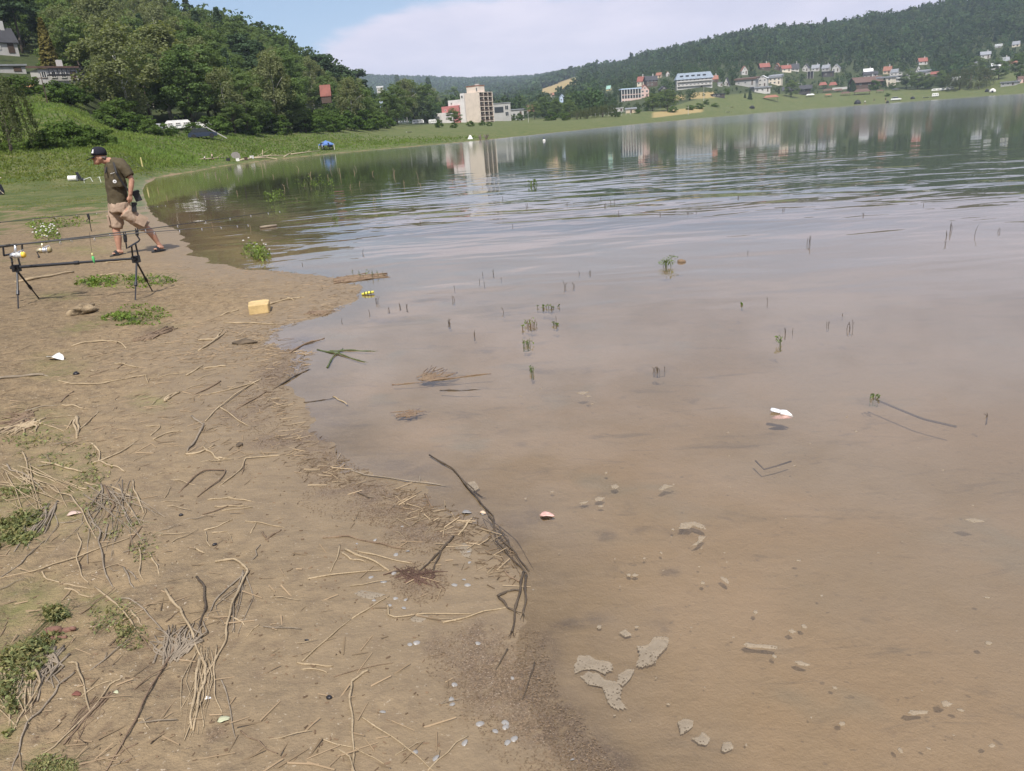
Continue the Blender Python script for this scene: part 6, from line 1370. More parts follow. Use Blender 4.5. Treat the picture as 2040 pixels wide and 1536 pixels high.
ST = [
 (2, 2.0, 's', 'long straight straw stem slanting upward between the two green weed patches', [(0, 920), (250, 870), (480, 800), (640, 740), (830, 670), (940, 625)]),
 (2, 1.7, 'g', 'thin grey stem forking away from the long straight straw stem', [(0, 915), (150, 820), (260, 710), (320, 655)]),
 (2, 2.6, 'g', 'short wavy stalk, first of the upright tangle right of the upper weed patch', [(735, 235), (745, 300), (735, 390), (710, 430)]),
 (2, 2.8, 'g', 'straight pale stalk through the middle of the upright tangle', [(790, 280), (860, 360), (910, 460), (960, 550)]),
 (2, 2.4, 'b', 'brown bent stalk inside the upright tangle', [(755, 245), (800, 330), (830, 400), (770, 490)]),
 (2, 2.6, 's', 'curved stalk closing the upright tangle, nearest the open sand', [(965, 215), (975, 290), (1020, 370), (1040, 450)]),
 (2, 2.6, 's', 'pale forked stalk lying across the top of the upright tangle', [(800, 255), (900, 300), (980, 345)], [(900, 320), (930, 390), (960, 440)]),
 (2, 2.2, 's', 'pale gently bent stem pointing at the upright tangle', [(455, 205), (520, 245), (640, 275)]),
 (2, 2.2, 's', 'pale stem end-on to the top of the upright tangle', [(590, 225), (660, 240), (740, 262)]),
 (2, 3.2, 's', 'thick pale curved stick lying alone above the upper weed patch', [(300, 75), (400, 95), (500, 130), (600, 150)]),
 (2, 2.2, 'g', 'long curved stem running along the rim of the upper weed patch', [(50, 90), (80, 140), (170, 165), (270, 240), (330, 300)]),
 (2, 2.2, 's', 'parallel stem just above the one rimming the upper weed patch', [(160, 0), (200, 80), (190, 140)], [(200, 130), (290, 180), (400, 220)]),
 (2, 2.4, 's', 'straw stem leading downhill from the upper weed patch to the tangle', [(330, 230), (420, 300), (520, 330), (590, 430), (640, 530), (700, 630)]),
 (2, 2.6, 'g', 'long wavy grey stem running down from the upright tangle', [(660, 510), (725, 570), (720, 650), (745, 770), (770, 900), (820, 985)]),
 (2, 2.2, 's', 'crooked straw stem left of the long wavy grey one', [(560, 590), (590, 660), (560, 770), (590, 900), (640, 950)]),
 (2, 2.2, 's', 'S-shaped straw stem right of the long wavy grey one', [(1010, 690), (1025, 780), (1010, 870), (1040, 940)]),
 (2, 2.6, 'g', 'forked grey stub between the wavy stem and the S-shaped one', [(900, 840), (935, 920), (965, 990)], [(930, 860), (985, 915)]),
 (2, 2.4, 's', 'short pale cane end beside the S-shaped stem', [(1085, 740), (1130, 820), (1160, 890)]),
 (2, 2.4, 'g', 'curly grey stem looping under the upright tangle', [(770, 600), (830, 590), (840, 650)], [(780, 530), (770, 600), (745, 660)]),
 (2, 2.0, 'b', 'thin brown stem twisting from the tangle back to the straight straw stem', [(1035, 540), (990, 600), (945, 650), (935, 745)]),
 (2, 3.0, 's', 'long straight pale cane running diagonally toward the root tuft', [(690, 985), (850, 1110), (960, 1250), (1010, 1320)]),
 (2, 2.4, 'b', 'muddy end of the diagonal cane half sunk in the sand', [(1015, 1325), (1060, 1390), (1100, 1450)]),
 (2, 2.2, 's', 'thin pale stem crossing over the long diagonal cane', [(800, 1275), (950, 1195), (1090, 1120)]),
 (2, 3.0, 's', 'short pale cane beside the crossing on the long diagonal cane', [(950, 1150), (1000, 1220), (1035, 1265)]),
 (3, 4.2, 's', 'thick split pale cane leading from open sand down into the root tuft', [(1195, 215), (1290, 345), (1330, 400), (1400, 550), (1450, 690)]),
 (3, 3.6, 'd', 'thick dark curved stalk arching over the root tuft', [(1430, 125), (1480, 200), (1495, 330), (1465, 440), (1430, 540)]),
 (3, 3.6, 's', 'longest pale branch beside the root tuft, bent like a bow at its top', [(1560, 15), (1700, 5), (1790, 60), (1795, 100), (1740, 220), (1685, 350), (1655, 470), (1635, 600), (1560, 740), (1500, 830)]),
 (3, 2.4, 'g', 'grey side shoot running parallel to the bowed branch', [(1780, 90), (1640, 220), (1560, 310), (1500, 420)]),
 (3, 4.4, 's', 'broad pale double cane running straight down below the root tuft', [(1450, 700), (1500, 780), (1480, 900), (1440, 1040), (1410, 1240)], [(1445, 720), (1430, 860), (1395, 1100), (1385, 1230)]),
 (3, 3.2, 'b', 'long dark stalk sweeping from the root tuft down to the lower picture edge', [(1320, 490), (1260, 650), (1210, 760), (1110, 920), (1000, 1140), (910, 1300), (840, 1420), (770, 1530)]),
 (3, 2.2, 's', 'slim pale stem dropping right of the broad double cane', [(1570, 620), (1555, 800), (1560, 980), (1610, 1110)]),
 (3, 2.0, 'g', 'fine grey stem ending below the pale fan-shaped leaf', [(1600, 860), (1650, 980), (1680, 1150), (1710, 1310)]),
 (3, 3.2, 's', 'pale bent cane standing out on the sand right of the lower stem bundle', [(500, 745), (550, 750), (580, 820), (620, 960), (650, 1100)]),
 (3, 2.2, 's', 'thin pale stem curving away from the pale bent cane', [(590, 990), (690, 920), (800, 880)]),
 (3, 3.4, 'b', 'thick brown stem under the pale bent cane, aimed at the lower corner', [(800, 960), (700, 1070), (580, 1200), (470, 1340)]),
 (3, 2.4, 's', 'pale stem lying along the thick brown one', [(880, 865), (800, 910), (650, 1110), (540, 1220), (400, 1360), (250, 1440)]),
 (3, 3.0, 'g', 'long grey stalk winding down to the lower edge below the stem bundle', [(540, 820), (430, 910), (390, 990), (290, 1110), (200, 1190), (160, 1300), (130, 1420), (80, 1530)]),
 (3, 2.4, 'g', 'short pale stalk over mossy sand by the lower edge', [(400, 1410), (350, 1470), (310, 1525)]),
 (3, 2.4, 's', 'hooked straw piece lying across the long dark stalk', [(960, 1160), (1040, 1160), (1080, 1220)]),
 (3, 2.2, 'b', 'thin brown twig branching from the long dark stalk near the lower edge', [(1000, 1330), (900, 1380), (820, 1460)]),
 (3, 2.6, 's', 'short curved straw right of the bowed branch', [(1690, 420), (1740, 440), (1770, 470)]),
 (3, 2.0, 's', 'small hooked straw furthest right of the bowed branch', [(1880, 470), (1840, 500), (1790, 560)]),
 (3, 2.4, 'g', 'half buried stem arching left of the root tuft', [(870, 280), (950, 290), (1050, 370), (1130, 460), (1250, 600)]),
 (3, 2.4, 's', 'pale kinked stem above the lower weed patch', [(300, 80), (350, 150), (440, 160)]), (3, 2.4, 's', 'straight pale stem above the lower weed patch', [(450, 175), (540, 185), (640, 215)]), (3, 2.6, 's', 'pale stem sloping just under the straight one above the lower weed patch', [(470, 205), (560, 235), (650, 275)]),
 (1, 4.0, 's', 'short thick pale stump of cane lying upright on the bare sand', [(555, 990), (540, 1040), (560, 1145)], [(560, 995), (568, 1060), (566, 1120)]),
 (1, 2.6, 's', 'three-armed forked twig in the middle of the bare sand', [(660, 1175), (725, 1240), (715, 1310)], [(665, 1330), (715, 1310), (870, 1250), (980, 1165)], [(730, 1310), (830, 1350), (910, 1385)]),
 (1, 2.0, 's', 'long gently bent stem across the upper bare sand', [(420, 720), (520, 750), (640, 755), (780, 740), (900, 715)]), (1, 2.0, 's', 'hooked end of stem following the long bent one', [(910, 712), (1000, 695), (1060, 690), (1072, 740)]),
 (1, 2.4, 's', 'pale stick lying over a thinner one like a cross', [(830, 600), (900, 605), (990, 630)]), (1, 1.6, 'b', 'thin brown stick beneath the pale one of the cross', [(850, 635), (915, 595)]),
 (1, 4.2, 'g', 'thick weathered stick entering at the beach side edge', [(-60, 718), (0, 712), (130, 700), (230, 690), (325, 685)]),
 (1, 2.1, 's', 'long straight stem pointing from the waterline down to the knotted twigs', [(1900, 710), (1800, 770), (1690, 850), (1580, 930), (1490, 1020)]),
 (1, 2.0, 's', 'straight stem branching off left from the long waterline stem', [(1860, 730), (1720, 780), (1530, 820)]),
 (1, 2.0, 's', 'thin stem crossing right from the long waterline stem', [(1580, 905), (1680, 980), (1790, 1050)]),
 (1, 3.0, 'g', 'short thick twig at the upper end of the knotted twigs', [(1390, 985), (1480, 1050)]), (1, 3.2, 'g', 'curved thick twig in the middle of the knotted twigs', [(1480, 1040), (1450, 1110), (1390, 1200), (1355, 1245)]),
 (1, 3.0, 's', 'level twig at the foot of the knotted twigs', [(1350, 1260), (1450, 1250), (1560, 1190)]), (1, 3.0, 's', 'slanted twig right of the knotted twigs, roots at its tip', [(1475, 1205), (1530, 1250), (1575, 1285)], [(1560, 1280), (1600, 1310)], [(1565, 1285), (1640, 1290)]),
 (1, 3.8, 's', 'short bleached curl of cane among flat mud', [(1195, 880), (1210, 850), (1290, 805)], [(1200, 870), (1240, 845), (1300, 812)]),
 (1, 2.2, 'b', 'brown straight stem above the bleached curl', [(1600, 730), (1500, 790), (1390, 830)]),
 (1, 2.6, 's', 'pale straight stem with a small crossed twig near the waterline', [(1480, 635), (1560, 625), (1640, 620)], [(1350, 690), (1420, 650), (1475, 612)]),
 (1, 2.6, 's', 'pair of curved stems opening like tongs near the yellow block', [(1440, 510), (1540, 450), (1640, 370)], [(1440, 432), (1560, 425), (1590, 400), (1610, 360)]),
 (1, 2.2, 's', 'long arched stem below the rough rock', [(520, 475), (620, 450), (740, 440), (860, 450), (920, 490)]),
 (1, 2.4, 's', 'straw stem below the small three-twig cross on bare sand', [(1110, 1155), (1200, 1110), (1310, 1090)]), (1, 1.8, 's', 'small three-twig cross on the bare sand', [(1090, 1125), (1160, 1070), (1155, 1040)], [(1060, 1055), (1160, 1050)]),
 (1, 2.0, 's', 'thin stem leaning left of the upright cane stump', [(485, 1075), (550, 980)]), (1, 2.0, 's', 'thin stem leaning right of the upright cane stump', [(580, 1075), (650, 1020), (720, 950)]),
 (1, 2.2, 's', 'short pale stem just above the upright cane stump', [(450, 900), (530, 908), (610, 928)]), (1, 1.9, 'b', 'thin brown stem over the short pale one above the cane stump', [(440, 880), (490, 835), (540, 800)]),
 (1, 1.8, 'g', 'grey stem along the upper rim of the brown straw heap', [(180, 945), (300, 915), (400, 905)]),
 (1, 1.9, 's', 'long bent stem ending at the husk drift on the waterline', [(2040, 1265), (1900, 1280), (1780, 1295), (1760, 1360), (1680, 1430), (1600, 1480)]),
 (2, 2.4, 'b', 'brown folded stem shaped like a hairpin on smooth sand', [(1300, 300), (1400, 200), (1490, 145), (1640, 140), (1590, 220), (1430, 330)]),
 (2, 2.0, 's', 'uppermost straw of the four lying level on smooth sand', [(1650, 330), (1740, 350), (1830, 360)]), (2, 2.4, 's', 'second straw of the four lying level on smooth sand', [(1510, 350), (1600, 342), (1690, 342)]), (2, 2.4, 's', 'third straw of the four lying level, the longest', [(1560, 400), (1680, 400), (1780, 392)]), (2, 1.9, 's', 'lowest straw of the four lying level on smooth sand', [(1610, 430), (1720, 418), (1830, 405)]),
 (2, 1.9, 's', 'straight thin straw crossed by a short twig near the husk drifts', [(1780, 505), (1900, 522), (2040, 545)], [(1820, 595), (1860, 515)]),
 (2, 2.6, 'b', 'brown forked stick next to the crossed thin straw', [(1930, 640), (2040, 570)], [(1905, 585), (1945, 655)]),
 (2, 2.0, 's', 'thin straws stacked on the flat mud below the level four', [(1480, 570), (1580, 545), (1690, 490)], [(1540, 590), (1650, 580)]),
 (2, 2.8, 's', 'stubby pale straw piece beside the black pebble', [(1420, 705), (1480, 735)]),
 (4, 2.4, 's', 'long broken cane kinked in the middle, pointing to the foam scraps', [(370, 740), (480, 640), (610, 530), (720, 430)], [(735, 425), (860, 350), (975, 280)]),
 (4, 3.0, 's', 'straight pale cane lying at the foot of the kinked cane', [(335, 745), (450, 765), (600, 770)]), (4, 2.4, 's', 'small curved straw under the cane at the kinked cane foot', [(370, 795), (470, 790), (550, 820)]),
 (4, 3.7, 's', 'thick pale cane with a hooked top running to the lower edge', [(850, 800), (790, 840), (735, 890), (720, 1000), (735, 1150), (745, 1350), (740, 1540)]),
 (4, 2.2, 's', 'long thin straw slanting right of the thick hooked cane', [(800, 1140), (950, 1240), (1110, 1350), (1230, 1450), (1330, 1535)]),
 (4, 1.7, 's', 'thin straw crossing the thick hooked cane near its lower end', [(490, 1290), (620, 1340), (760, 1370), (870, 1430), (970, 1480)]),
 (4, 1.4, 'b', 'hair-thin brown stem above the thick hooked cane', [(600, 850), (760, 800), (900, 770), (1030, 745)]),
 (4, 2.4, 's', 'hooked long straw below the dark burnt tuft', [(990, 320), (1000, 400), (1040, 420), (1200, 400), (1380, 395), (1600, 392)]),
 (4, 2.5, 's', 'straw stem with knots reaching the blackened branch', [(1390, 455), (1560, 420), (1700, 375), (1850, 345)]),
 (4, 2.4, 's', 'pale tapering cane pointing left from the dark burnt tuft', [(415, 135), (600, 110), (780, 90), (950, 75)]),
 (5, 3.6, 's', 'thickest pale cane of the fan left of the burnt tuft', [(575, 910), (700, 960), (850, 1035)]), (5, 2.6, 's', 'short curved cane under the thickest cane of the fan', [(555, 925), (610, 965), (690, 980)]), (5, 2.2, 's', 'thin pale cane on top of the fan left of the burnt tuft', [(640, 915), (800, 955), (990, 995)]),
 (5, 2.7, 'b', 'long cane, dark at one end and pale at the other, above the fan', [(440, 835), (600, 830), (700, 855)], [(700, 855), (820, 880), (930, 905)]),
 (5, 2.2, 's', 'small curved straw standing apart left of the fan', [(545, 880), (525, 970), (485, 1045)]),
 (5, 3.0, 's', 'pale straight piece at the top of the stick over the burnt tuft', [(1360, 705), (1270, 820)]), (5, 3.2, 'd', 'dark knotted stick leaning over the burnt tuft', [(1240, 830), (1170, 910), (1140, 980), (1110, 1050)], [(1170, 915), (1040, 1035)]),
 (5, 2.4, 'd', 'long dark wet stem running along the shallow waterline', [(1090, 325), (1230, 410), (1330, 530), (1400, 620), (1480, 700), (1500, 840)], [(1290, 470), (1350, 530), (1410, 580)]),
 (5, 3.0, 'd', 'braid of dark wet stalks in the middle of the waterline', [(1500, 850), (1570, 930), (1680, 1050)], [(1440, 660), (1480, 740), (1500, 840)], [(1520, 830), (1620, 930), (1700, 1040)]),
 (5, 4.2, 'd', 'thick blackened branch end at the foot of the dark braid', [(1665, 1050), (1650, 1150), (1620, 1280), (1600, 1415)], [(1680, 1070), (1682, 1200), (1670, 1300)], [(1520, 1200), (1560, 1250), (1610, 1290)], [(1510, 1195), (1570, 1165), (1650, 1160)]),
 (5, 2.6, 'b', 'curved brown hook attached near the blackened branch', [(1550, 1035), (1590, 1080), (1650, 1105), (1670, 1060)]),
 (5, 2.4, 'g', 'grey stem bordering the upper rim of the grey husk drift', [(610, 420), (700, 455), (850, 475), (1040, 500), (1190, 515)], [(1030, 460), (1040, 500)]),
 (5, 2.6, 'd', 'short dark stick on the husk drift below the grey stem', [(655, 560), (715, 590)]), (5, 2.6, 'b', 'short brown forked twig at the end of the grey husk drift', [(1065, 570), (1110, 650)]),
 (6, 2.6, 'd', 'dark stick lying on the lower husk drift, upper of two', [(110, 600), (70, 680), (25, 750)]), (6, 2.8, 'd', 'dark stick lying on the lower husk drift, lower of two', [(310, 690), (270, 830), (220, 970)], [(300, 790), (340, 810)]),
 (7, 2.7, 'b', 'brown half floating stick with a thick end at the water edge', [(500, 595), (600, 535), (680, 510), (750, 490)]),
 (7, 2.5, 'n', 'crossed green reed blades floating at the water edge', [(770, 700), (820, 620), (890, 560)], [(700, 570), (870, 610), (1040, 660)], [(790, 580), (940, 578), (1090, 580)]),
 (7, 1.8, 'd', 'thin dark stem floating toward the pale twig in the shallows', [(600, 955), (720, 940), (820, 920)]), (7, 2.6, 's', 'pale short twig floating in the shallows', [(815, 910), (860, 935), (915, 965)]),
 (7, 2.4, 'd', 'straight dark stick floating alone in the shallows', [(1590, 865), (1700, 868), (1850, 862)]), (7, 2.2, 'b', 'brown floating stalk with a long thin tip in the shallows', [(1240, 825), (1330, 820), (1470, 805)], [(1480, 800), (1700, 775), (1960, 745)]),
 (7, 2.0, 's', 'curved straw ending at the yellow block', [(0, 325), (60, 300), (130, 285)]), (7, 1.9, 's', 'straight straw just below the yellow block', [(20, 375), (200, 380), (400, 388)]), (7, 2.6, 's', 'straw bundle leading right from the yellow block', [(350, 245), (460, 215), (590, 190)], [(480, 195), (530, 212)]),
 (7, 2.2, 'd', 'dark wet stem marking the water edge above the red husks', [(380, 860), (540, 765), (640, 715)]), (7, 2.0, 'b', 'brown stem over the reddish husk drift', [(120, 1000), (230, 940), (330, 880)]),
 (0, 4.0, 's', 'long pale cane lying behind the rear legs of the rod pod', [(30, 563), (70, 557), (110, 549), (148, 543)]), (0, 2.4, 's', 'pale stick with a leaf end on the mud between the pod legs', [(200, 549), (215, 548), (238, 545)]), (0, 2.2, 's', 'straight pale stick under the front of the pod bar', [(210, 524), (230, 523), (251, 521)]),
]
for q in ST: stick(*q)
# ---- bundles
def bundle(fr, label, name, tone, A_, B_, n, rpx, spread=(.06, .10), lift=.05, cat='stem bundle'):
    a, b = Vector(hit(*fp(fr, A_))), Vector(hit(*fp(fr, B_))); d = (np.array(a) - CAM) @ cam_f; mb = MB(); sd_ = Vector((-(b - a).y, (b - a).x, 0)).normalized()
    for i in range(n):
        u1, u2 = random.gauss(0, spread[0]), random.gauss(0, spread[1]); t0, t1 = random.uniform(-.05, .3), random.uniform(.6, 1.1)
        p, q = a.lerp(b, t0) + sd_ * u1, a.lerp(b, t1) + sd_ * u2; m = p.lerp(q, .5) + sd_ * random.gauss(0, .03)
        stem_tube(mb, [p, m, q], rpx * random.uniform(.6, 1.3) * d / F, random.uniform(0, lift), .5, 6)
    return tag(mb.obj(name, TONE[tone], None, True), label, cat)
bundle(3, 'grey root tuft with many strands, heart of the stalk tangle on near sand', 'root_tuft', 'g', (1240, 745), (1345, 480), 42, 2.2, (.022, .05), .12, 'roots')
bundle(3, 'thick bundle of grey strands combed downhill beside the lower weed patch', 'stem_bundle', 'g', (375, 640), (140, 1010), 34, 2.0, (.03, .05))
bundle(3, 'bundle of pale strands at the beach side edge below the lower weed patch', 'stem_bundle', 's', (130, 700), (40, 1200), 24, 1.9, (.05, .05))
bundle(2, 'small sheaf of grey strands hanging from the upper weed patch', 'stem_bundle', 'g', (370, 380), (190, 690), 14, 1.8, (.02, .03))
bundle(1, 'brown straw heap lying flat above the upper weed patch', 'straw_heap', 'b', (250, 985), (0, 1030), 40, 1.6, (.10, .14)); bundle(1, 'loose straw heap of curved stems under the brown one', 'straw_heap', 's', (300, 1000), (60, 1130), 22, 1.9, (.05, .1))
bundle(1, 'dark muddy straw heap on flat mud above the stem cross', 'straw_heap', 'b', (1000, 440), (1260, 340), 26, 1.7, (.05, .06)); bundle(5, 'dark burnt-looking tuft with reddish husks on wet sand', 'burnt_tuft', 'r', (970, 1110), (1050, 1020), 46, 1.1, (.05, .06), .1, 'tuft')
bundle(7, 'floating brown straw mat with sprouting stems at the tip of the sand spit', 'straw_mat', 'b', (830, 68), (1180, 30), 60, 1.6, (.10, .08), .02, 'straw'); bundle(7, 'brownish straw tuft drifting in the shallows', 'straw_mat', 'b', (1450, 790), (1650, 720), 40, 1.2, (.03, .12), .02, 'straw'); bundle(7, 'brown straw wisp drifting nearer than the wide straw tuft', 'straw_mat', 'b', (1300, 1065), (1455, 1005), 26, 1.3, (.03, .04), .02, 'straw'); bundle(7, 'small brown weed raft by the water edge near the yellow block', 'straw_mat', 'b', (640, 300), (780, 310), 30, 1.5, (.03, .05), .02, 'straw')
bundle(3, 'fine grey fibres hugging the lower part of the bowed branch', 'fibre_bundle', 'g', (1790, 80), (1650, 520), 9, .9, (.012, .02), .05, 'fibres'); bundle(3, 'pale fibres lying along the broad double cane', 'fibre_bundle', 's', (1470, 620), (1400, 1230), 16, 1.1, (.018, .022), .04, 'fibres'); bundle(2, 'matted thin stems around the upright tangle', 'fibre_bundle', 'g', (740, 240), (980, 640), 26, 1.0, (.08, .10), .05, 'fibres'); bundle(2, 'loose thin stems around the rim of the upper weed patch', 'fibre_bundle', 's', (60, 90), (380, 420), 22, 1.0, (.06, .07), .05, 'fibres'); bundle(3, 'thin brown fibres along the thick brown stem', 'fibre_bundle', 'b', (800, 950), (480, 1330), 14, 1.0, (.02, .025), .03, 'fibres'); bundle(5, 'tangle of fine dark roots around the dark braid', 'fibre_bundle', 'd', (1440, 720), (1680, 1060), 9, .7, (.012, .02), .03, 'fibres')
# ---- short twigs scattered over the beach
tw = []; tries = 0
while len(tw) < 160 and tries < 9000:
    tries += 1; u_ = random.random()
    if u_ < .55: x_, y_ = random.uniform(0, 700), random.uniform(545, 760)
    elif u_ < .85: x_, y_ = random.uniform(0, 620), random.uniform(700, 1100)
    else: x_, y_ = random.uniform(0, 900), random.uniform(1000, 1530)
    p = on_plane(x_, y_, .1)
    if shore_sd(np.array([p[0]]), np.array([p[1]]))[0] < .02: continue
    tw.append((x_, y_))
TW = []
for k in range(14):
    mb = MB(); L = 1.0; n_ = random.choice((3, 4)); pts = [Vector((-.5 + i / n_, random.gauss(0, .05), .012 + .03 * math.sin(math.pi * i / n_) * random.random())) for i in range(n_ + 1)]
    mb.tube(smooth(pts, 3), [.017 * (1 - .4 * i / (3 * n_)) for i in range(3 * n_ + 1)], 6)
    if k % 3 == 0: mb.tube([pts[1], pts[1] + Vector((.18, .14 * random.choice((-1, 1)), .02))], [.012, .006], 5)
    TW.append(mb.mesh('twig', TONE['sgbs'[k % 4]], True))
for x_, y_ in tw:
    p = hit(x_, y_, .9, 60); o = link('twig', random.choice(TW), None, p + [0, 0, .002]); L = random.uniform(.05, .19); o.scale = (L, min(L, .30) * .9, min(L, .3) * .9); o.rotation_euler = (0, random.gauss(0, .05), random.gauss(.35, .8))
    tag(o, 'short dry twig scattered on the sandy shore among the longer stems', 'twig', 'short twigs scattered over the sand')
# ---- fine litter and husks nobody could count
def slivers(name, n, picker, lmin, lmax, wd, mat, seed, zoff=.003):
    g = np.random.default_rng(seed); PTS = []
    while len(PTS) < n:
        x_, y_ = picker(g)
        p = on_plane(x_, y_, .05); PTS.append((p[0], p[1]))
    A_ = np.array(PTS); sd_ = shore_sd(A_[:, 0], A_[:, 1]); A_ = A_[sd_ > -.05]; n = len(A_); z_ = np.maximum(ground_z(A_[:, 0], A_[:, 1]), 0) + zoff
    C = np.column_stack([A_, z_]); a = g.normal(.3, .9, n); L = g.uniform(lmin, lmax, n) * .5; D = np.column_stack([np.cos(a) * L, np.sin(a) * L, g.normal(0, .12, n) * L]); w_ = wd * g.uniform(.5, 1.4, n)
    S_ = np.column_stack([-np.sin(a) * w_, np.cos(a) * w_, 0 * a]); U = np.column_stack([0 * a, 0 * a, w_ * 1.3])
    V = np.stack([C - D - S_, C - D + S_, C + D * .9 + S_ * .6, C + D * .9 - S_ * .6, C - D + U, C + D * .9 + U * .8], 1).reshape(-1, 3); b = (np.arange(n) * 6)[:, None]
    Fq = np.concatenate([b + np.array([[0, 3, 5, 4]]), b + np.array([[1, 4, 5, 2]])]); me = np_mesh(name, V, Fq, mat)
    tt = np.repeat(g.uniform(.55, 1.25, n), 6); attr_col(me, 'tint', np.stack([tt, tt, tt], 1)); return kind(link(name, me), 'stuff')
def tintmat(name, col, rough=.9):
    t = NT(name); return t.done(t.bsdf(t.mix(1.0, col, t.attr('tint').outputs['Color'], 'MULTIPLY'), rough, 0, None, .2))
def pk(g):
    u_ = g.uniform()
    if u_ < .66: return g.uniform(180, 720), g.uniform(525, 720)
    if u_ < .93: return g.uniform(0, 600), g.uniform(480, 900)
    return g.uniform(0, 900), g.uniform(800, 1530)
slivers('stem_litter', 3600, pk, .02, .11, .0024, tintmat('litter_straw', (.25, .18, .11)), 3)
slivers('mud_crumb_litter', 800, lambda g: (g.uniform(0, 900), g.uniform(620, 1530)), .004, .018, .0025, tintmat('litter_dark', (.15, .10, .062)), 4, .001)
DR = [(650, 920, 60, 35), (720, 985, 125, 38), (790, 1010, 80, 25), (500, 815, 70, 38), (560, 735, 60, 28), (850, 1060, 90, 30), (835, 1145, 55, 40), (960, 1300, 110, 75), (1000, 1370, 110, 70), (1090, 1440, 130, 70), (1180, 1500, 120, 50), (1050, 1300, 70, 70)]
def pk2(g):
    e = DR[g.integers(0, len(DR))]; a = g.uniform(0, 6.28); q = math.sqrt(g.uniform()) * 1.05; return e[0] + e[2] * q * math.cos(a), e[1] + e[3] * q * math.sin(a)
slivers('husk_drift', 9000, pk2, .003, .008, .0014, tintmat('husk', (.17, .122, .08)), 5, .001)
def pk3(g):
    i = g.integers(4, 22); q = g.uniform(); a, b = SHORE_PX[i], SHORE_PX[i + 1]
    k = .5 + .5 * math.sin(i * 1.7); 
    if g.uniform() > .25 + .75 * k: return pk3(g)
    return a[0] + (b[0] - a[0]) * q + g.normal(-22, 22 + 16 * k), a[1] + (b[1] - a[1]) * q + g.normal(4, 9 + 6 * k)
slivers('wrack_litter', 1300, pk3, .012, .06, .0018, tintmat('litter_wrack', (.13, .09, .055)), 6, .002)
slivers('pale_wrack_litter', 260, pk3, .03, .12, .0022, tintmat('litter_pale', (.30, .225, .14)), 7, .004)
# ---- foam on the shallow water
t = NT('water_foam'); P = t.obj(); v = t.voro(P, 95, 'Distance'); v2 = t.voro(P, 260, 'Distance'); n_ = t.noise(P, 9, 3)
c = t.mix(t.math('MULTIPLY', t.ramp(v, .36, .24), t.ramp(n_, .42, .56)), (.31, .255, .185), (.11, .085, .057)); c = t.mix(t.math('MULTIPLY', t.ramp(v2, .3, .1), .35), c, (.22, .18, .13))
fb = t.bsdf(c, .7, 0, None, .3); ftr = t.n('ShaderNodeBsdfTransparent'); fm_ = t.n('ShaderNodeMixShader'); t.l(t.ramp(t.noise(P, 26, 5, .7), .30, .70, .50, .26), fm_.inputs[0]); t.l(fb, fm_.inputs[1]); t.l(ftr.outputs[0], fm_.inputs[2])
M_FOAM = t.done(fm_.outputs[0])
def blob(name, poly, fr, label, cat, mat, h=.010, group=None, z=None):
    """a thin domed patch with the traced outline, afloat or lying flat"""
    q = [fp(fr, a) for a in poly]; W_ = [Vector(hit(*a)) for a in q]
    W_ = smooth(W_ + [W_[0]], 5)[:-1]; c = sum(W_, Vector()) / len(W_); n = len(W_); zz_ = max(gz(c.x, c.y), 0) if z is None else z
    jit = [1 + random.gauss(0, .02) + .12 * math.sin(7.3 * i_ + 3 * math.sin(2.1 * i_)) * .5 for i_ in range(len(W_))]; vs = []
    for k, zk in ((1.0, -.001), (.985, h * .5), (.93, h), (.5, h * 1.05)):
        vs += [Vector(((p.x - c.x) * k * j, (p.y - c.y) * k * j, zk)) for p, j in zip(W_, jit)]
    vs.append(Vector((0, 0, h * 1.12))); mb = MB()
    mb.add(vs, [(r_ * n + i, r_ * n + (i + 1) % n, (r_ + 1) * n + (i + 1) % n, (r_ + 1) * n + i) for r_ in range(3) for i in range(n)] + [(3 * n + i, 3 * n + (i + 1) % n, 4 * n) for i in range(n)])
    return tag(mb.obj(name, mat, None, True, (c.x, c.y, zz_)), label, cat, group)
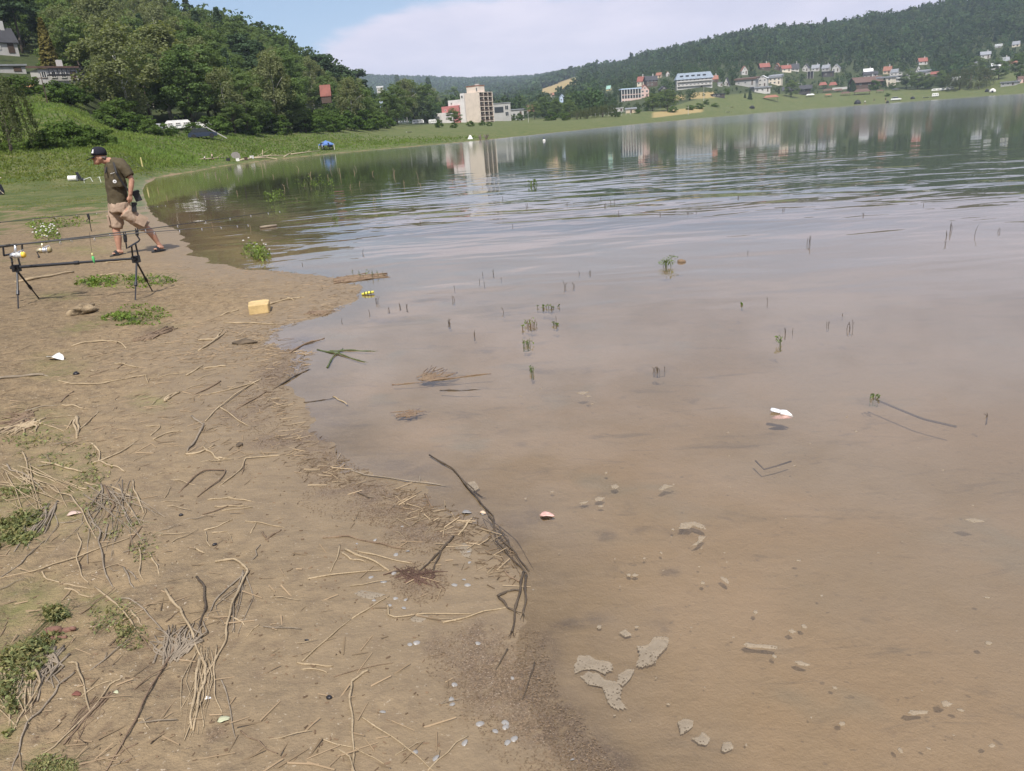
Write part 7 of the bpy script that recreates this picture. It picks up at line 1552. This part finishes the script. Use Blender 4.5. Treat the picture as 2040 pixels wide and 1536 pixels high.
FO = [(6, 'largest bubbly foam patch, with open bubbles in its middle', [(1050, 570), (1130, 565), (1180, 505), (1270, 500), (1290, 545), (1250, 600), (1200, 650), (1190, 690), (1110, 720), (1045, 715), (1070, 640)]),
 (6, 'beige foam lobe at the top of the forked foam by the husk drift', [(600, 700), (630, 640), (700, 640), (760, 670), (870, 690), (870, 750), (800, 765), (740, 740), (660, 745), (600, 770)]),
 (6, 'long forked foam tongue leading down from the beige lobe', [(640, 790), (700, 755), (770, 770), (820, 815), (905, 830), (940, 880), (930, 960), (975, 1020), (900, 1030), (840, 980), (800, 870), (700, 850)]),
 (6, 'narrow foam arm branching off the forked tongue', [(905, 835), (920, 780), (980, 740), (1035, 738), (1010, 800), (950, 860)]),
 (6, 'round foam patch below the husk drift, first of three in a row', [(1350, 1120), (1400, 1100), (1460, 1110), (1462, 1150), (1420, 1190), (1370, 1210)]), (6, 'ragged foam patch, second of three in a row', [(1450, 1240), (1500, 1230), (1530, 1195), (1585, 1240), (1560, 1290), (1500, 1280)]), (6, 'small foam patch, last of three in a row', [(1680, 1270), (1730, 1265), (1755, 1310), (1700, 1340), (1665, 1330)]),
 (6, 'small triangular foam scrap above the largest foam patch', [(920, 475), (970, 450), (1015, 490), (970, 505)]),
 (8, 'flat foam plate with an arched arm in the shallows', [(1280, 630), (1300, 590), (1390, 580), (1450, 595), (1490, 635), (1440, 630), (1400, 605), (1360, 630)]), (8, 'hook-shaped foam scrap under the arched foam plate', [(1380, 752), (1425, 720), (1425, 685), (1480, 688), (1450, 725), (1420, 748)]),
 (8, 'curved foam strip furthest out in the brown shallows', [(1135, 345), (1180, 310), (1250, 320), (1200, 335), (1160, 352)]), (8, 'ring-like foam scrap left of the curved strip', [(790, 318), (830, 308), (850, 325), (825, 342), (795, 335)]), (8, 'foam scrap with a dark speck below the ring-like one', [(670, 415), (700, 398), (748, 405), (720, 428), (680, 428)]), (8, 'thin foam scrap left of the speckled one', [(555, 445), (590, 435), (632, 432), (600, 452)]), (8, 'tiny foam disc under the speckled scrap', [(690, 467), (715, 459), (742, 466), (715, 474)]),
 (8, 'leaf-shaped foam piece alone on the brown water', [(1578, 985), (1600, 978), (1630, 992), (1650, 1018), (1640, 1032), (1605, 1010)]), (8, 'small foam blob right of the thin floating straw', [(938, 970), (965, 955), (992, 968), (965, 980)]),
 (9, 'long narrow foam bar like a bone', [(138, 520), (160, 508), (175, 520), (260, 522), (330, 528), (372, 540), (365, 554), (320, 552), (240, 545), (160, 542)]), (9, 'short foam bar below the bone-like one', [(485, 638), (520, 632), (560, 648), (592, 660), (570, 670), (510, 660)]), (9, 'peanut-shaped foam piece near the lower corner', [(1250, 985), (1275, 968), (1320, 972), (1350, 970), (1390, 972), (1385, 992), (1330, 995), (1290, 1003)]), (9, 'triangular foam piece beside the peanut-shaped one', [(1478, 910), (1510, 902), (1556, 925), (1530, 945), (1490, 942)]), (9, 'round foam knob nearest the lower corner', [(1800, 1205), (1825, 1192), (1848, 1208), (1830, 1222), (1805, 1220)]), (9, 'foam knob above the bone-like bar', [(440, 430), (470, 418), (497, 438), (470, 450)]),
 (0, 'long thin foam sliver floating in the mid shallows', [(1148, 783), (1160, 780), (1174, 780), (1162, 786)]), (0, 'pale foam streak far over on the open shallows', [(1920, 1034), (1940, 1032), (1962, 1038), (1940, 1041)]), (0, 'tiny pale foam disc under the foam sliver', [(1166, 789), (1172, 787), (1177, 789), (1171, 791)]), (0, 'foam speck among the mussel shells near the burnt tuft', [(705, 1183), (720, 1176), (745, 1180), (768, 1186), (740, 1194), (718, 1190)]), (0, 'foam scrap caught above the dark braid', [(905, 1090), (925, 1082), (940, 1095), (935, 1112), (915, 1104)]), (0, 'thin foam film between the straws near the hooked straw', [(812, 1228), (830, 1222), (855, 1228), (840, 1240), (820, 1238)]), (0, 'foam film under the long dark wet stem', [(928, 962), (945, 958), (955, 972), (940, 980)])]
for fr, lab, poly in FO: blob('foam_patch', poly, fr, lab, 'foam', M_FOAM, .0012)
FL = [blob('foam_fleck', [(1500, 1220), (1503, 1216), (1508, 1217), (1510, 1221), (1505, 1224)], 0, 'tiny foam fleck floating on the brown shallows', 'foam fleck', M_FOAM, .002, 'tiny foam flecks on the shallows')]
for i in range(80):
    for _ in range(40):
        x_, y_ = random.uniform(950, 2000), random.uniform(690, 1500)
        if random.random() < .45: x_, y_ = random.gauss(1330, 170), random.gauss(1120, 150)
        p = on_plane(x_, y_, 0)
        if 0 < x_ < 2035 and 600 < y_ < 1530 and shore_sd(np.array([p[0]]), np.array([p[1]]))[0] < -.05: break
    o = FL[0].copy(); COL.objects.link(o); k = random.choice((.3, .4, .5, .6, .9)); o.location = (p[0], p[1], 0); o.scale = (k * random.uniform(.7, 1.5), k, k); o.rotation_euler = (0, 0, random.uniform(0, 6.28))
# ---- shells and pebbles
M_SHELL = simple('pale_shell', (.24, .225, .205), .45, var=.25, scale=40, spec=.6); M_PEB = simple('black_pebble', (.018, .016, .018), .4, var=.3, scale=40)
mb = MB(); n = 16; vs = []
for i in range(6):
    f_ = i / 5; rr_ = f_ ** .7
    for k in range(n): a = 2 * math.pi * k / n; vs.append((rr_ * math.cos(a) * (1 + .15 * math.cos(a)), .8 * rr_ * math.sin(a), .35 * (1 - f_ ** 2) + .03 * (k % 2) * f_))
mb.add(vs, [(i * n + k, i * n + (k + 1) % n, (i + 1) * n + (k + 1) % n, (i + 1) * n + k) for i in range(5) for k in range(n)]); shell_me = mb.mesh('mussel_shell', M_SHELL, True)
SHL = [(4, q) for q in ((1480, 905), (1895, 855), (1650, 605), (1660, 1190), (1775, 1240), (1840, 1180), (1850, 1215), (1860, 1320), (1905, 1300), (1545, 1330), (1455, 1010), (1460, 1045), (1335, 1440), (960, 1100), (965, 155), (1005, 325), (1190, 1390), (870, 125), (1040, 95), (1050, 280), (1120, 290), (1110, 345), (890, 290), (1550, 140), (1480, 180), (1570, 180), (1585, 15), (1830, 245), (1210, 600), (1150, 610))] + [(6, (585, 1395)), (5, (755, 850)), (5, (650, 870)), (5, (885, 940)), (5, (1420, 685)), (5, (960, 915)), (5, (1330, 920)), (5, (925, 765))]
for i, (fr, q) in enumerate(SHL):
    p = Vector(hit(*fp(fr, q))); o = link('mussel_shell', shell_me, None, p + Vector((0, 0, -.001))); k = random.uniform(.008, .014); o.scale = (k, k, k); o.rotation_euler = (random.gauss(0, .25), random.gauss(0, .25), random.uniform(0, 6.28)); tag(o, 'small pale shell lying among the husk drifts at the waterline', 'shell', 'pale shells at the waterline')
def pebble(px, py, rpx, label, mat, sc=(1, .8, .6), name='pebble', cat='pebble', jag=.12, sub=12):
    p = hit(px, py); k = rpx * float((p - CAM) @ cam_f) / F; mb = MB(); mb.ball((0, 0, 0), k, sub, sc=sc)
    mb.v = [tuple(np.array(v) * (1 + jag * (vnoise(np.array([v[0] / k * 2.2 + px]), np.array([v[1] / k * 2.2 + v[2] / k * 3]), 5)[0] - .5) * 2)) for v in mb.v]
    return tag(mb.obj(name, mat, None, True, (p[0], p[1], p[2] + k * sc[2] * .55), random.uniform(0, 3)), label, cat)
pebble(656, 1391, 6.5, 'round black pebble alone on smooth sand beside the thick hooked cane', M_PEB); pebble(428, 1086, 5, 'black pebble next to the stubby straw piece', M_PEB); pebble(361, 1027, 4.5, 'black pebble at the end of a thin brown stem', M_PEB); pebble(611, 1276, 4, 'small dark oblong chip on smooth sand', M_PEB, (.6, 1.3, .5)); pebble(152, 746, 6, 'black jagged chip on the upper bare sand', M_PEB, (1.3, .8, .6), jag=.4)
pebble(166, 624, 25, 'rough brown rock lying on the sand below the rod pod', simple('sand_rock', (.24, .18, .11), .95, var=.4, scale=14, bump=1.0), (1.25, .5, .45), 'rock', 'rock', .75, 22)
pebble(477, 888, 8, 'dark mud clod on wet sand near the husk drifts', simple('mud_clod', (.10, .075, .05), .95, var=.4, bump=.6), (1.2, .9, .5), 'mud_clod', 'clod', .4); pebble(490, 684, 14, 'brown mud lump at the water edge', simple('mud_clod', (.10, .075, .05), .95, var=.4, bump=.6), (1.5, .8, .4), 'mud_clod', 'clod', .45)
# ---- odd scraps
M_BLOCK = simple('yellow_block', (.50, .36, .165), .85, var=.14, scale=10, bump=.25)
p = hit(517, 622); k = float((p - CAM) @ cam_f) / F; r = thing('foam_block', 'yellow block of hard foam with worn corners lying in wet mud', 'block', p, .25)
mb = MB(); mb.prism([(-19 * k, -10 * k), (18 * k, -11 * k), (20 * k, -6 * k), (21 * k, 34 * k), (10 * k, 44 * k), (-16 * k, 40 * k), (-20 * k, 32 * k)], -.01, 17 * k); o = mb.obj('body', M_BLOCK, r); bv = o.modifiers.new('bevel', 'BEVEL'); bv.width = .008; bv.segments = 2
p = hit(733, 587); k = float((p - CAM) @ cam_f) / F; mb = MB().tube([(-12 * k, 0, 0), (0, 0, .01), (12 * k, .01, .012)], [2.4 * k, 3 * k, 2.6 * k], 10); r = thing('float_tube', 'bright yellow short tube floating off the sand spit', 'float', (p[0], p[1], .01), .1); mb.obj('body', simple('float_yellow', (.68, .62, .10), .4), r, True)
for i in range(3): MB().tube([((-6 + 6 * i - 1) * k, 0, .01), ((-6 + 6 * i + 1) * k, 0, .01)], 3.2 * k, 10).obj('band', TONE['n'], r)
p = on_plane(1556, 824, 0); k = float((p - CAM) @ cam_f) / F
r = thing('white_scrap', 'white pointed shell-like scrap with pink tatters floating in the brown shallows', 'scrap', (p[0], p[1], -.012), .0); M_SW = simple('scrap_white', (.80, .79, .78), .35, var=.05); M_SP = simple('scrap_pink', (.62, .36, .30), .5, var=.3, scale=60)
mb = MB(); mb.tube([(0, 2 * k, 6 * k), (8 * k, -2 * k, 6 * k), (17 * k, -9 * k, 2 * k), (20 * k, -12 * k, 0)], [8 * k, 8 * k, 4 * k, .3 * k], 12, flat=.7); mb.obj('tip', M_SW, r, True)
MB().tube([(-16 * k, 14 * k, 10 * k), (-12 * k, 12 * k, 9 * k), (0, 4 * k, 7 * k)], [6 * k, 8.5 * k, 8 * k], 12, flat=.35).obj('plate', simple('scrap_grey', (.62, .63, .65), .35, var=.05), r, True)
mb = MB()
for i in range(9): a = -2.9 + i * .22; mb.tube([(2 * k, -4 * k, 2 * k), (2 * k + math.cos(a) * 14 * k, -6 * k + math.sin(a) * 9 * k, 2.5 * k), (2 * k + math.cos(a + .1) * 26 * k, -6 * k + math.sin(a + .1) * 14 * k, .5 * k)], [5 * k, 4 * k, 1.2 * k], 6, flat=.25)
mb.obj('tatters', M_SP, r, True)
def leafy(px, py, lpx, label, mat, name='dead_leaf', cat='leaf', curl=.3):
    p = hit(px, py); k = lpx * float((p - CAM) @ cam_f) / F; mb = MB(); vs = []; n = 7
    for i in range(n):
        t_ = i / (n - 1); w_ = .32 * math.sin(math.pi * (t_ ** .8)) * (1 + .2 * math.sin(9 * t_)) + .02
        for j in (-1, -.3, .3, 1): vs.append(((t_ - .5) * k, j * w_ * k, (.05 + curl * (abs(j) ** 2) * w_ + .12 * math.sin(4 * t_)) * k * .6))
    mb.add(vs, [(i * 4 + j, (i + 1) * 4 + j, (i + 1) * 4 + j + 1, i * 4 + j + 1) for i in range(n - 1) for j in range(3)]); o = mb.obj(name, mat, None, True, (p[0], p[1], p[2] + .002), random.uniform(-.6, .6)); s_ = o.modifiers.new('thick', 'SOLIDIFY'); s_.thickness = .0012; return tag(o, label, cat)
leafy(1090, 1028, 30, 'pink withered leaf with a dark stalk on the wet sand', M_SP); leafy(149, 1025, 28, 'pale pink torn scrap beside the upper weed patch', simple('pink_scrap', (.58, .42, .34), .6)); leafy(113, 716, 40, 'white crumpled plastic scrap on the upper bare sand', M_SHW, 'plastic_scrap', 'plastic', .7); leafy(183, 739, 12, 'small oval pale leaf on the upper bare sand', TONE['s']); leafy(447, 1435, 26, 'pale greenish fan-shaped leaf right of the broad double cane', simple('pale_leaf', (.42, .42, .27), .6)); leafy(414, 1392, 14, 'small whitish leaf beside the slim pale stem', M_SHW); leafy(153, 1384, 20, 'reddish brown dead leaf left of the pale bent cane', simple('red_leaf', (.16, .06, .04), .7)); leafy(930, 1022, 20, 'pale shell-coloured leaf by the dark wet stem', M_SHELL); leafy(962, 1022, 14, 'orange-tinted pale scrap near the dark wet stem', simple('orange_scrap', (.62, .45, .30), .6)); leafy(232, 1380, 12, 'tiny pale leaf below the pale bent cane', simple('pale_leaf', (.42, .42, .27), .6))
p1, p2 = Vector(hit(92, 1262)), Vector(hit(156, 1254)); mb = MB(); stem_tube(mb, [p1, p1.lerp(p2, .4) + Vector((0, .006, 0)), p1.lerp(p2, .7), p2], .016, 0, .35, 10); stem_tube(mb, [hit(100, 1275), hit(130, 1272)], .009, 0, .6, 8); tag(mb.obj('bark_piece', stemmat('red_bark', (.16, .085, .06), (.24, .13, .095)), None, True), 'reddish rotten bark piece lying in the lower weed patch', 'bark')
# ---- weeds: each patch is one plant carpet
M_WEED = leaf_mat('leaf_weed', (.155, .175, .080), (.235, .245, .125), .3); M_WEEDY = leaf_mat('leaf_weed_bright', (.13, .20, .05), (.18, .25, .075), .3)
def weed(label, ells, n, lpx, h, seed, mat=None, name='weed_patch', cat='weeds', group=None, flowers=0):
    """creeping plants filling photo ellipses (cx, cy, rx, ry)"""
    g = np.random.default_rng(seed); pts = []
    for _ in range(n):
        e = ells[g.integers(0, len(ells))]; a = g.uniform(0, 6.28); q = g.uniform() ** .6; p = on_plane(e[0] + e[2] * q * math.cos(a), e[1] + e[3] * q * math.sin(a), .1); pts.append((p[0], p[1], 1 - q))
    A_ = np.array(pts); z_ = np.maximum(ground_z(A_[:, 0], A_[:, 1]), 0); c = np.array([A_[:, 0].mean(), A_[:, 1].mean(), z_.mean()]); clump = fbm(A_[:, 0] * 9, A_[:, 1] * 9, 2, seed)
    ok = clump > .36; A_, z_, clump = A_[ok], z_[ok], clump[ok]; n = len(A_)
    C = np.column_stack([A_[:, :2], z_ + g.uniform(.1, 1, n) ** 1.3 * h * (.3 + .9 * A_[:, 2]) * (.4 + clump)]); d = float((c - CAM) @ cam_f); L = lpx * d / F
    V, Fq = leaf_quads(C, L, g, .9, None, .55); me = np_mesh(name, V - c, Fq, mat or M_WEED); tt = np.repeat(g.uniform(.6, 1.3, n), 4); yl = np.repeat(g.uniform(.9, 1.25, n), 4); attr_col(me, 'tint', np.stack([tt * yl, tt, tt * .9], 1))
    r = thing(name, label, cat, c, 0, group); link('foliage', me, r); mb = MB()
    pick = A_[g.integers(0, n, min(90, n // 8))]; pick = pick[np.argsort(pick[:, 0])]; last = None
    for i in range(len(pick)):
        p = Vector(pick[i].tolist()[:2] + [0]); a = g.uniform(0, 6.28); ln = L * g.uniform(4, 11); zq = gz(p.x, p.y) if i % 3 == 0 else float(np.mean(z_)); zq = max(zq, 0)
        p = Vector((p.x, p.y, zq)) - Vector(c)
        if last is not None: mb.tube([last, p], L * .07, 4)
        last = p; mb.tube([p, p + Vector((math.cos(a) * ln * .5, math.sin(a) * ln * .5, h * .5)), p + Vector((math.cos(a) * ln, math.sin(a) * ln, h * .2))], [L * .13, L * .11, L * .06], 5)
    mb.obj('stem', TONE['n'], r)
    if flowers:
        mb = MB()
        for i in range(flowers): p = C[g.integers(0, n)] - c; mb.ball((p[0], p[1], p[2] + h * .5), L * g.uniform(.5, .9), 7, sc=(1, 1, .5))
        mb.obj('blossom', M_SHW, r)
    return r
weed('dense green weed patch cut by the beach side edge, upper of two', [(30, 1010, 62, 65), (10, 1040, 60, 50)], 3600, 4.2, .05, 1); weed('dense green weed patch behind the reddish bark, lower of two', [(50, 1225, 70, 50), (40, 1290, 62, 50), (95, 1210, 40, 26)], 4200, 4.6, .06, 2)
weed('green weed strip at the beach side edge below the stem bundle', [(8, 1390, 22, 60), (6, 1330, 30, 30)], 1000, 4.4, .05, 3); weed('low green grassy weeds between the front legs of the rod pod', [(235, 558, 95, 13), (190, 562, 40, 8), (300, 552, 50, 8)], 1700, 3.0, .09, 4, M_WEEDY); weed('low green weeds right of the rough rock', [(285, 622, 55, 17), (240, 632, 40, 9)], 1600, 2.8, .07, 5, M_WEEDY)
weed('white-flowering weed behind the reels of the rods', [(95, 470, 28, 14)], 900, 2.4, .22, 6, M_WEEDY, 'flowering_weed', 'weeds', None, 40); weed('green weed with small white heads standing in the water before the man', [(503, 493, 26, 12), (520, 500, 18, 8)], 700, 2.6, .22, 7, M_WEEDY, 'flowering_weed', 'weeds', None, 8)
weed('thin muddy weeds spread over the straw heaps', [(70, 860, 70, 40), (150, 920, 70, 50)], 700, 3.2, .03, 8); weed('scattered small weeds around the upright stem tangle', [(210, 1000, 70, 60), (260, 1060, 50, 40)], 420, 3.4, .03, 9); weed('scattered small weeds left of the root tuft', [(215, 1210, 50, 40), (250, 1240, 40, 30)], 420, 3.6, .03, 10); weed('low green weeds behind the bank stick', [(125, 440, 60, 12), (90, 450, 40, 8)], 900, 2.4, .09, 11, M_WEEDY)
weed('mossy green film of weeds at the lower beach edge', [(95, 1505, 55, 26)], 900, 3.0, .012, 12)
# ---- plants and twigs standing in the water
def sprig(px, py, hpx, label, tone='d', n=1, leaf=0, spread=.25, group=None, name='water_plant', bend=.5):
    p = on_plane(px, py, 0); d = float((p - CAM) @ cam_f); k = d / F; mb = MB(); zb = max(min(gz(p[0], p[1]), -.02), -.05); tips = []; roots = []; hpx = hpx * (.62 if not leaf else .9)
    for i in range(n):
        a = random.uniform(0, 6.28); h = hpx * k * random.uniform(.6, 1.05); b = Vector((random.gauss(0, spread) * hpx * k * .6, random.gauss(0, spread) * hpx * k * .6, 0)); e = Vector((math.cos(a), math.sin(a) * .5, 0)) * h * random.uniform(0, bend)
        P_ = [b + Vector((0, 0, zb)), b, b + Vector((0, 0, h * .55)) + e * .3, b + Vector((0, 0, h)) + e]; r0 = max(.5 * k, .0020); mb.tube(smooth(P_, 3), [r0 * (1.2 - .07 * j) for j in range(10)], 5); tips.append(P_[-1]); roots.append(P_[0] + Vector((0, 0, .004)))
        if random.random() < .5: m = P_[2]; mb.tube([m, m + Vector((random.choice((-1, 1)) * h * .22, 0, h * .2))], [r0 * .7, r0 * .4], 4)
    r = thing(name, label, 'water plant', (p[0], p[1], 0), 0, group)
    for q in roots: mb.tube([Vector((0, 0, zb)), q], max(.5 * k, .002), 4)
    mb.obj('stem', TONE[tone], r, True)
    if leaf:
        g = np.random.default_rng(int(px * 7 + py)); T_ = np.array([list(t) for t in tips]); C = T_[g.integers(0, len(T_), leaf)] * np.column_stack([np.ones(leaf), np.ones(leaf), g.uniform(.25, 1, leaf)]) + g.normal(0, hpx * k * .12, (leaf, 3)) * [1, .6, .4]; C[:, 2] = np.abs(C[:, 2])
        V, Fq = leaf_quads(C, 2.2 * k, g, .3, None, .5); me = np_mesh('foliage', V, Fq, M_WEEDY); tt = np.repeat(g.uniform(.6, 1.2, leaf), 4); attr_col(me, 'tint', np.stack([tt, tt, tt], 1)); link('foliage', me, r)
GS = ('thin dark stems poking up from the calm water', 'thin stems poking out of the water')
for q in [(1047, 412, 14, 2), (1129, 408, 14, 1), (1198, 395, 10, 1), (1204, 412, 14, 2), (1220, 405, 16, 2), (1233, 426, 10, 1), (1316, 428, 8, 2), (1370, 426, 6, 2), (1386, 424, 8, 1), (1001, 396, 10, 1), (1024, 452, 12, 1), (963, 546, 14, 1), (984, 546, 18, 2), (957, 562, 12, 1), (967, 565, 14, 1), (998, 556, 8, 1), (1153, 545, 14, 1), (1176, 544, 14, 2), (1128, 572, 24, 2), (1144, 570, 14, 2),
 (1490, 504, 12, 1), (1609, 488, 34, 4), (1893, 460, 28, 3), (1938, 470, 34, 1), (1880, 488, 14, 2), (1990, 462, 16, 2), (1530, 602, 22, 1), (1562, 665, 26, 2), (1580, 662, 16, 1), (1649, 648, 16, 3), (1697, 655, 30, 4), (1678, 628, 8, 2), (720, 505, 14, 1), (603, 528, 12, 1), (734, 625, 20, 1), (680, 640, 14, 1), (774, 618, 12, 2), (795, 612, 14, 2), (812, 614, 16, 3), (752, 602, 22, 3), (905, 598, 18, 2), (1006, 622, 18, 1), (1107, 635, 14, 1), (840, 445, 10, 1), (905, 575, 10, 1), (1720, 430, 12, 2), (1840, 410, 10, 1), (1560, 420, 10, 2), (1470, 395, 10, 2)]: sprig(*q[:3], GS[0], 'd', q[3], 0, .3, GS[1])
GR = ('slender pale reed stem standing in the dark reflecting water', 'pale reed stems in the dark water')
for i in range(46): sprig(random.gauss(650, 75), random.gauss(365, 16), random.uniform(10, 24), GR[0], random.choice('sgn'), 1, 0, .3, GR[1], 'reed_stem')
for q in [(394, 388, 18), (350, 330, 10), (438, 360, 10), (455, 352, 12), (745, 405, 18), (750, 400, 16), (808, 372, 22), (838, 372, 14), (705, 345, 16), (330, 345, 12), (318, 380, 18), (380, 345, 12), (408, 350, 14), (425, 452, 18), (335, 395, 16), (500, 455, 14), (925, 350, 14), (900, 365, 12), (960, 372, 12)]: sprig(q[0], q[1], q[2], GR[0], 's', 1, 0, .3, GR[1], 'reed_stem')
sprig(542, 405, 30, 'grassy tuft with two tall stalks in the dark water', 'n', 12, 160, .8); sprig(625, 375, 26, 'loose thicket of reed stalks at the dark water centre', 'n', 22, 120, 1.0); sprig(1065, 370, 14, 'green leafy sprig among the far ripples', 'n', 5, 60, .4); sprig(1330, 532, 24, 'bright green curved blades standing in pale water', 'n', 9, 110, .5, bend=.9); sprig(666, 442, 14, 'small two-leaved sprig at the edge of the dark reflection', 'n', 3, 24, .3); sprig(1060, 648, 16, 'brown tuft of curled leaves with one pale stalk in the shallows', 'b', 16, 30, .7, bend=.9); sprig(1048, 688, 14, 'small olive tuft with floating blades below the brown tuft', 'n', 10, 24, .6, bend=.9); sprig(1061, 742, 16, 'yellow-green sprig with a dark trailing root in the shallows', 'n', 4, 30, .4); sprig(1740, 792, 10, 'green floating sprig at the end of a long sunken stem', 'n', 5, 50, .8); sprig(1557, 686, 20, 'green sprig below the pair of thin stems in grey water', 'n', 4, 40, .3); sprig(1310, 738, 14, 'dark feathery twig lying in the shallows', 'd', 8, 0, 1.0, bend=1.0); sprig(1040, 655, 12, 'brown withered seed head left of the brown tuft', 'b', 2, 14, .2); sprig(895, 645, 18, 'star-shaped dark twig standing in the shallows', 'd', 5, 0, .15, bend=1.0); sprig(945, 668, 18, 'crooked dark twig standing right of the star-shaped one', 'd', 2, 0, .1, bend=.6); sprig(1110, 648, 8, 'dark withered flower heads right of the brown tuft', 'd', 5, 30, .9); sprig(1090, 612, 8, 'row of tiny dark heads beyond the brown tuft', 'd', 12, 40, 2.2); sprig(1477, 607, 4, 'low green leaf scrap floating in grey water', 'n', 4, 24, 1.2); sprig(1965, 828, 12, 'angled thin twig standing at the far side of the shallows', 'd', 2, 0, .4, bend=1.2); sprig(1885, 470, 18, 'leaning dark stem pair in the open grey water', 'd', 3, 0, .4); sprig(730, 552, 18, 'upright shoots growing from the floating straw mat', 'n', 9, 10, 1.6)
mb = MB(); P_ = [Vector(on_plane(*q, -.03)) for q in ((1742, 795), (1790, 815), (1840, 835), (1905, 850))]; mb.tube(smooth(P_, 4), .006, 6); tag(mb.obj('sunken_stem', TONE['d'], None, True), 'long dark stem sunk under the surface, trailing from the green floating sprig', 'stem')
mb = MB(); P_ = [Vector(on_plane(*q, -.02)) for q in ((1505, 918), (1522, 935), (1548, 928), (1576, 919))]; mb.tube(P_, .004, 6); tag(mb.obj('sunken_stem', TONE['d'], None, True), 'bent thin stem sunk in the brown shallows below the white scrap', 'stem')
p1, p2 = Vector(on_plane(1350, 521, .005)), Vector(on_plane(1366, 521, .005)); tag(MB().tube([p1, p1.lerp(p2, .5), p2], [.02, .03, .012], 8).obj('dead_leaf', TONE['b'], None, True), 'brown rolled leaf floating beside the bright green blades', 'leaf'); p1, p2 = Vector(on_plane(518, 453, .02)), Vector(on_plane(551, 449, .02)); tag(MB().tube([p1, p1.lerp(p2, .5), p2], [.05, .06, .05], 8, flat=.5).obj('floating_board', TONE['g'], None, True), 'brown piece of wood floating in the dark water past the rod tips', 'wood')
# ---- grass of the meadow banks: blades nobody could count
g = np.random.default_rng(99); GP = []
a = g.uniform(az_of(-260), az_of(1350), 280000); d = np.exp(g.uniform(math.log(22), math.log(190), 280000)); X_, Y_ = d * np.sin(a), d * np.cos(a)
zb_, sd_ = ground_base(X_, Y_); nz_ = fbm(X_ * .35, Y_ * .35, 3, 61); fmk = forest_mask(X_, Y_)
pr = np.where(d < 60, sstep(24, 52, d + (nz_ - .47) * 40) * sstep(.2, 1.5, sd_), sstep(.05, .5, zb_)) * (1 - fmk) * sstep(185, 120, d); ok = g.uniform(size=len(d)) < pr; X_, Y_, d, nz_ = X_[ok], Y_[ok], d[ok], nz_[ok]; n = len(d)
zg = ground_z(X_, Y_) - .02; hgt = (.05 + .15 * sstep(48, 85, d)) * g.uniform(.5, 1.3, n) * (.6 + .8 * nz_); hgt = np.where(zg < .5, hgt * .5, hgt); w_ = .010 + .00038 * d; al = g.uniform(0, math.pi, n)
C = np.column_stack([X_, Y_, zg]); S_ = np.column_stack([np.cos(al) * w_, np.sin(al) * w_, 0 * w_]) * 2.2; T_ = np.column_stack([g.normal(0, .3, n) * hgt, g.normal(0, .3, n) * hgt, hgt])
V = np.stack([C - S_, C + S_, C + T_ + S_ * .35, C + T_ - S_ * .2], 1).reshape(-1, 3); me = np_mesh('meadow_grass', V, np.arange(4 * n).reshape(-1, 4), leaf_mat('leaf_grass', (.138, .212, .052), (.170, .232, .070), .45)); lv = np.repeat((.65 + .6 * fbm(X_ * .12, Y_ * .12, 3, 8) + g.normal(0, .12, n)), 4); ye = np.repeat(1 + .10 * sstep(.42, .62, fbm(X_ * .2, Y_ * .2, 3, 18)) * 1.0 + .30 * sstep(85, 50, d), 4); attr_col(me, 'tint', np.stack([lv * ye, lv, lv * .95], 1)); kind(link('meadow_grass', me), 'stuff')
# ------------------------------------------------------------------ the summer haze between the near beach and the far ridges
t = NT('haze'); pv = t.n('ShaderNodeVolumePrincipled'); pv.inputs['Color'].default_value = (.72, .85, 1.0, 1); pv.inputs['Density'].default_value = HAZE_D; pv.inputs['Anisotropy'].default_value = 0.0
t.l(pv.outputs[0], t.out.inputs[1])
MB().box((0, 0, 122.7), (7200, 7200, 252.6)).obj('haze', t.m)
kind(bpy.data.objects['haze'], 'stuff')
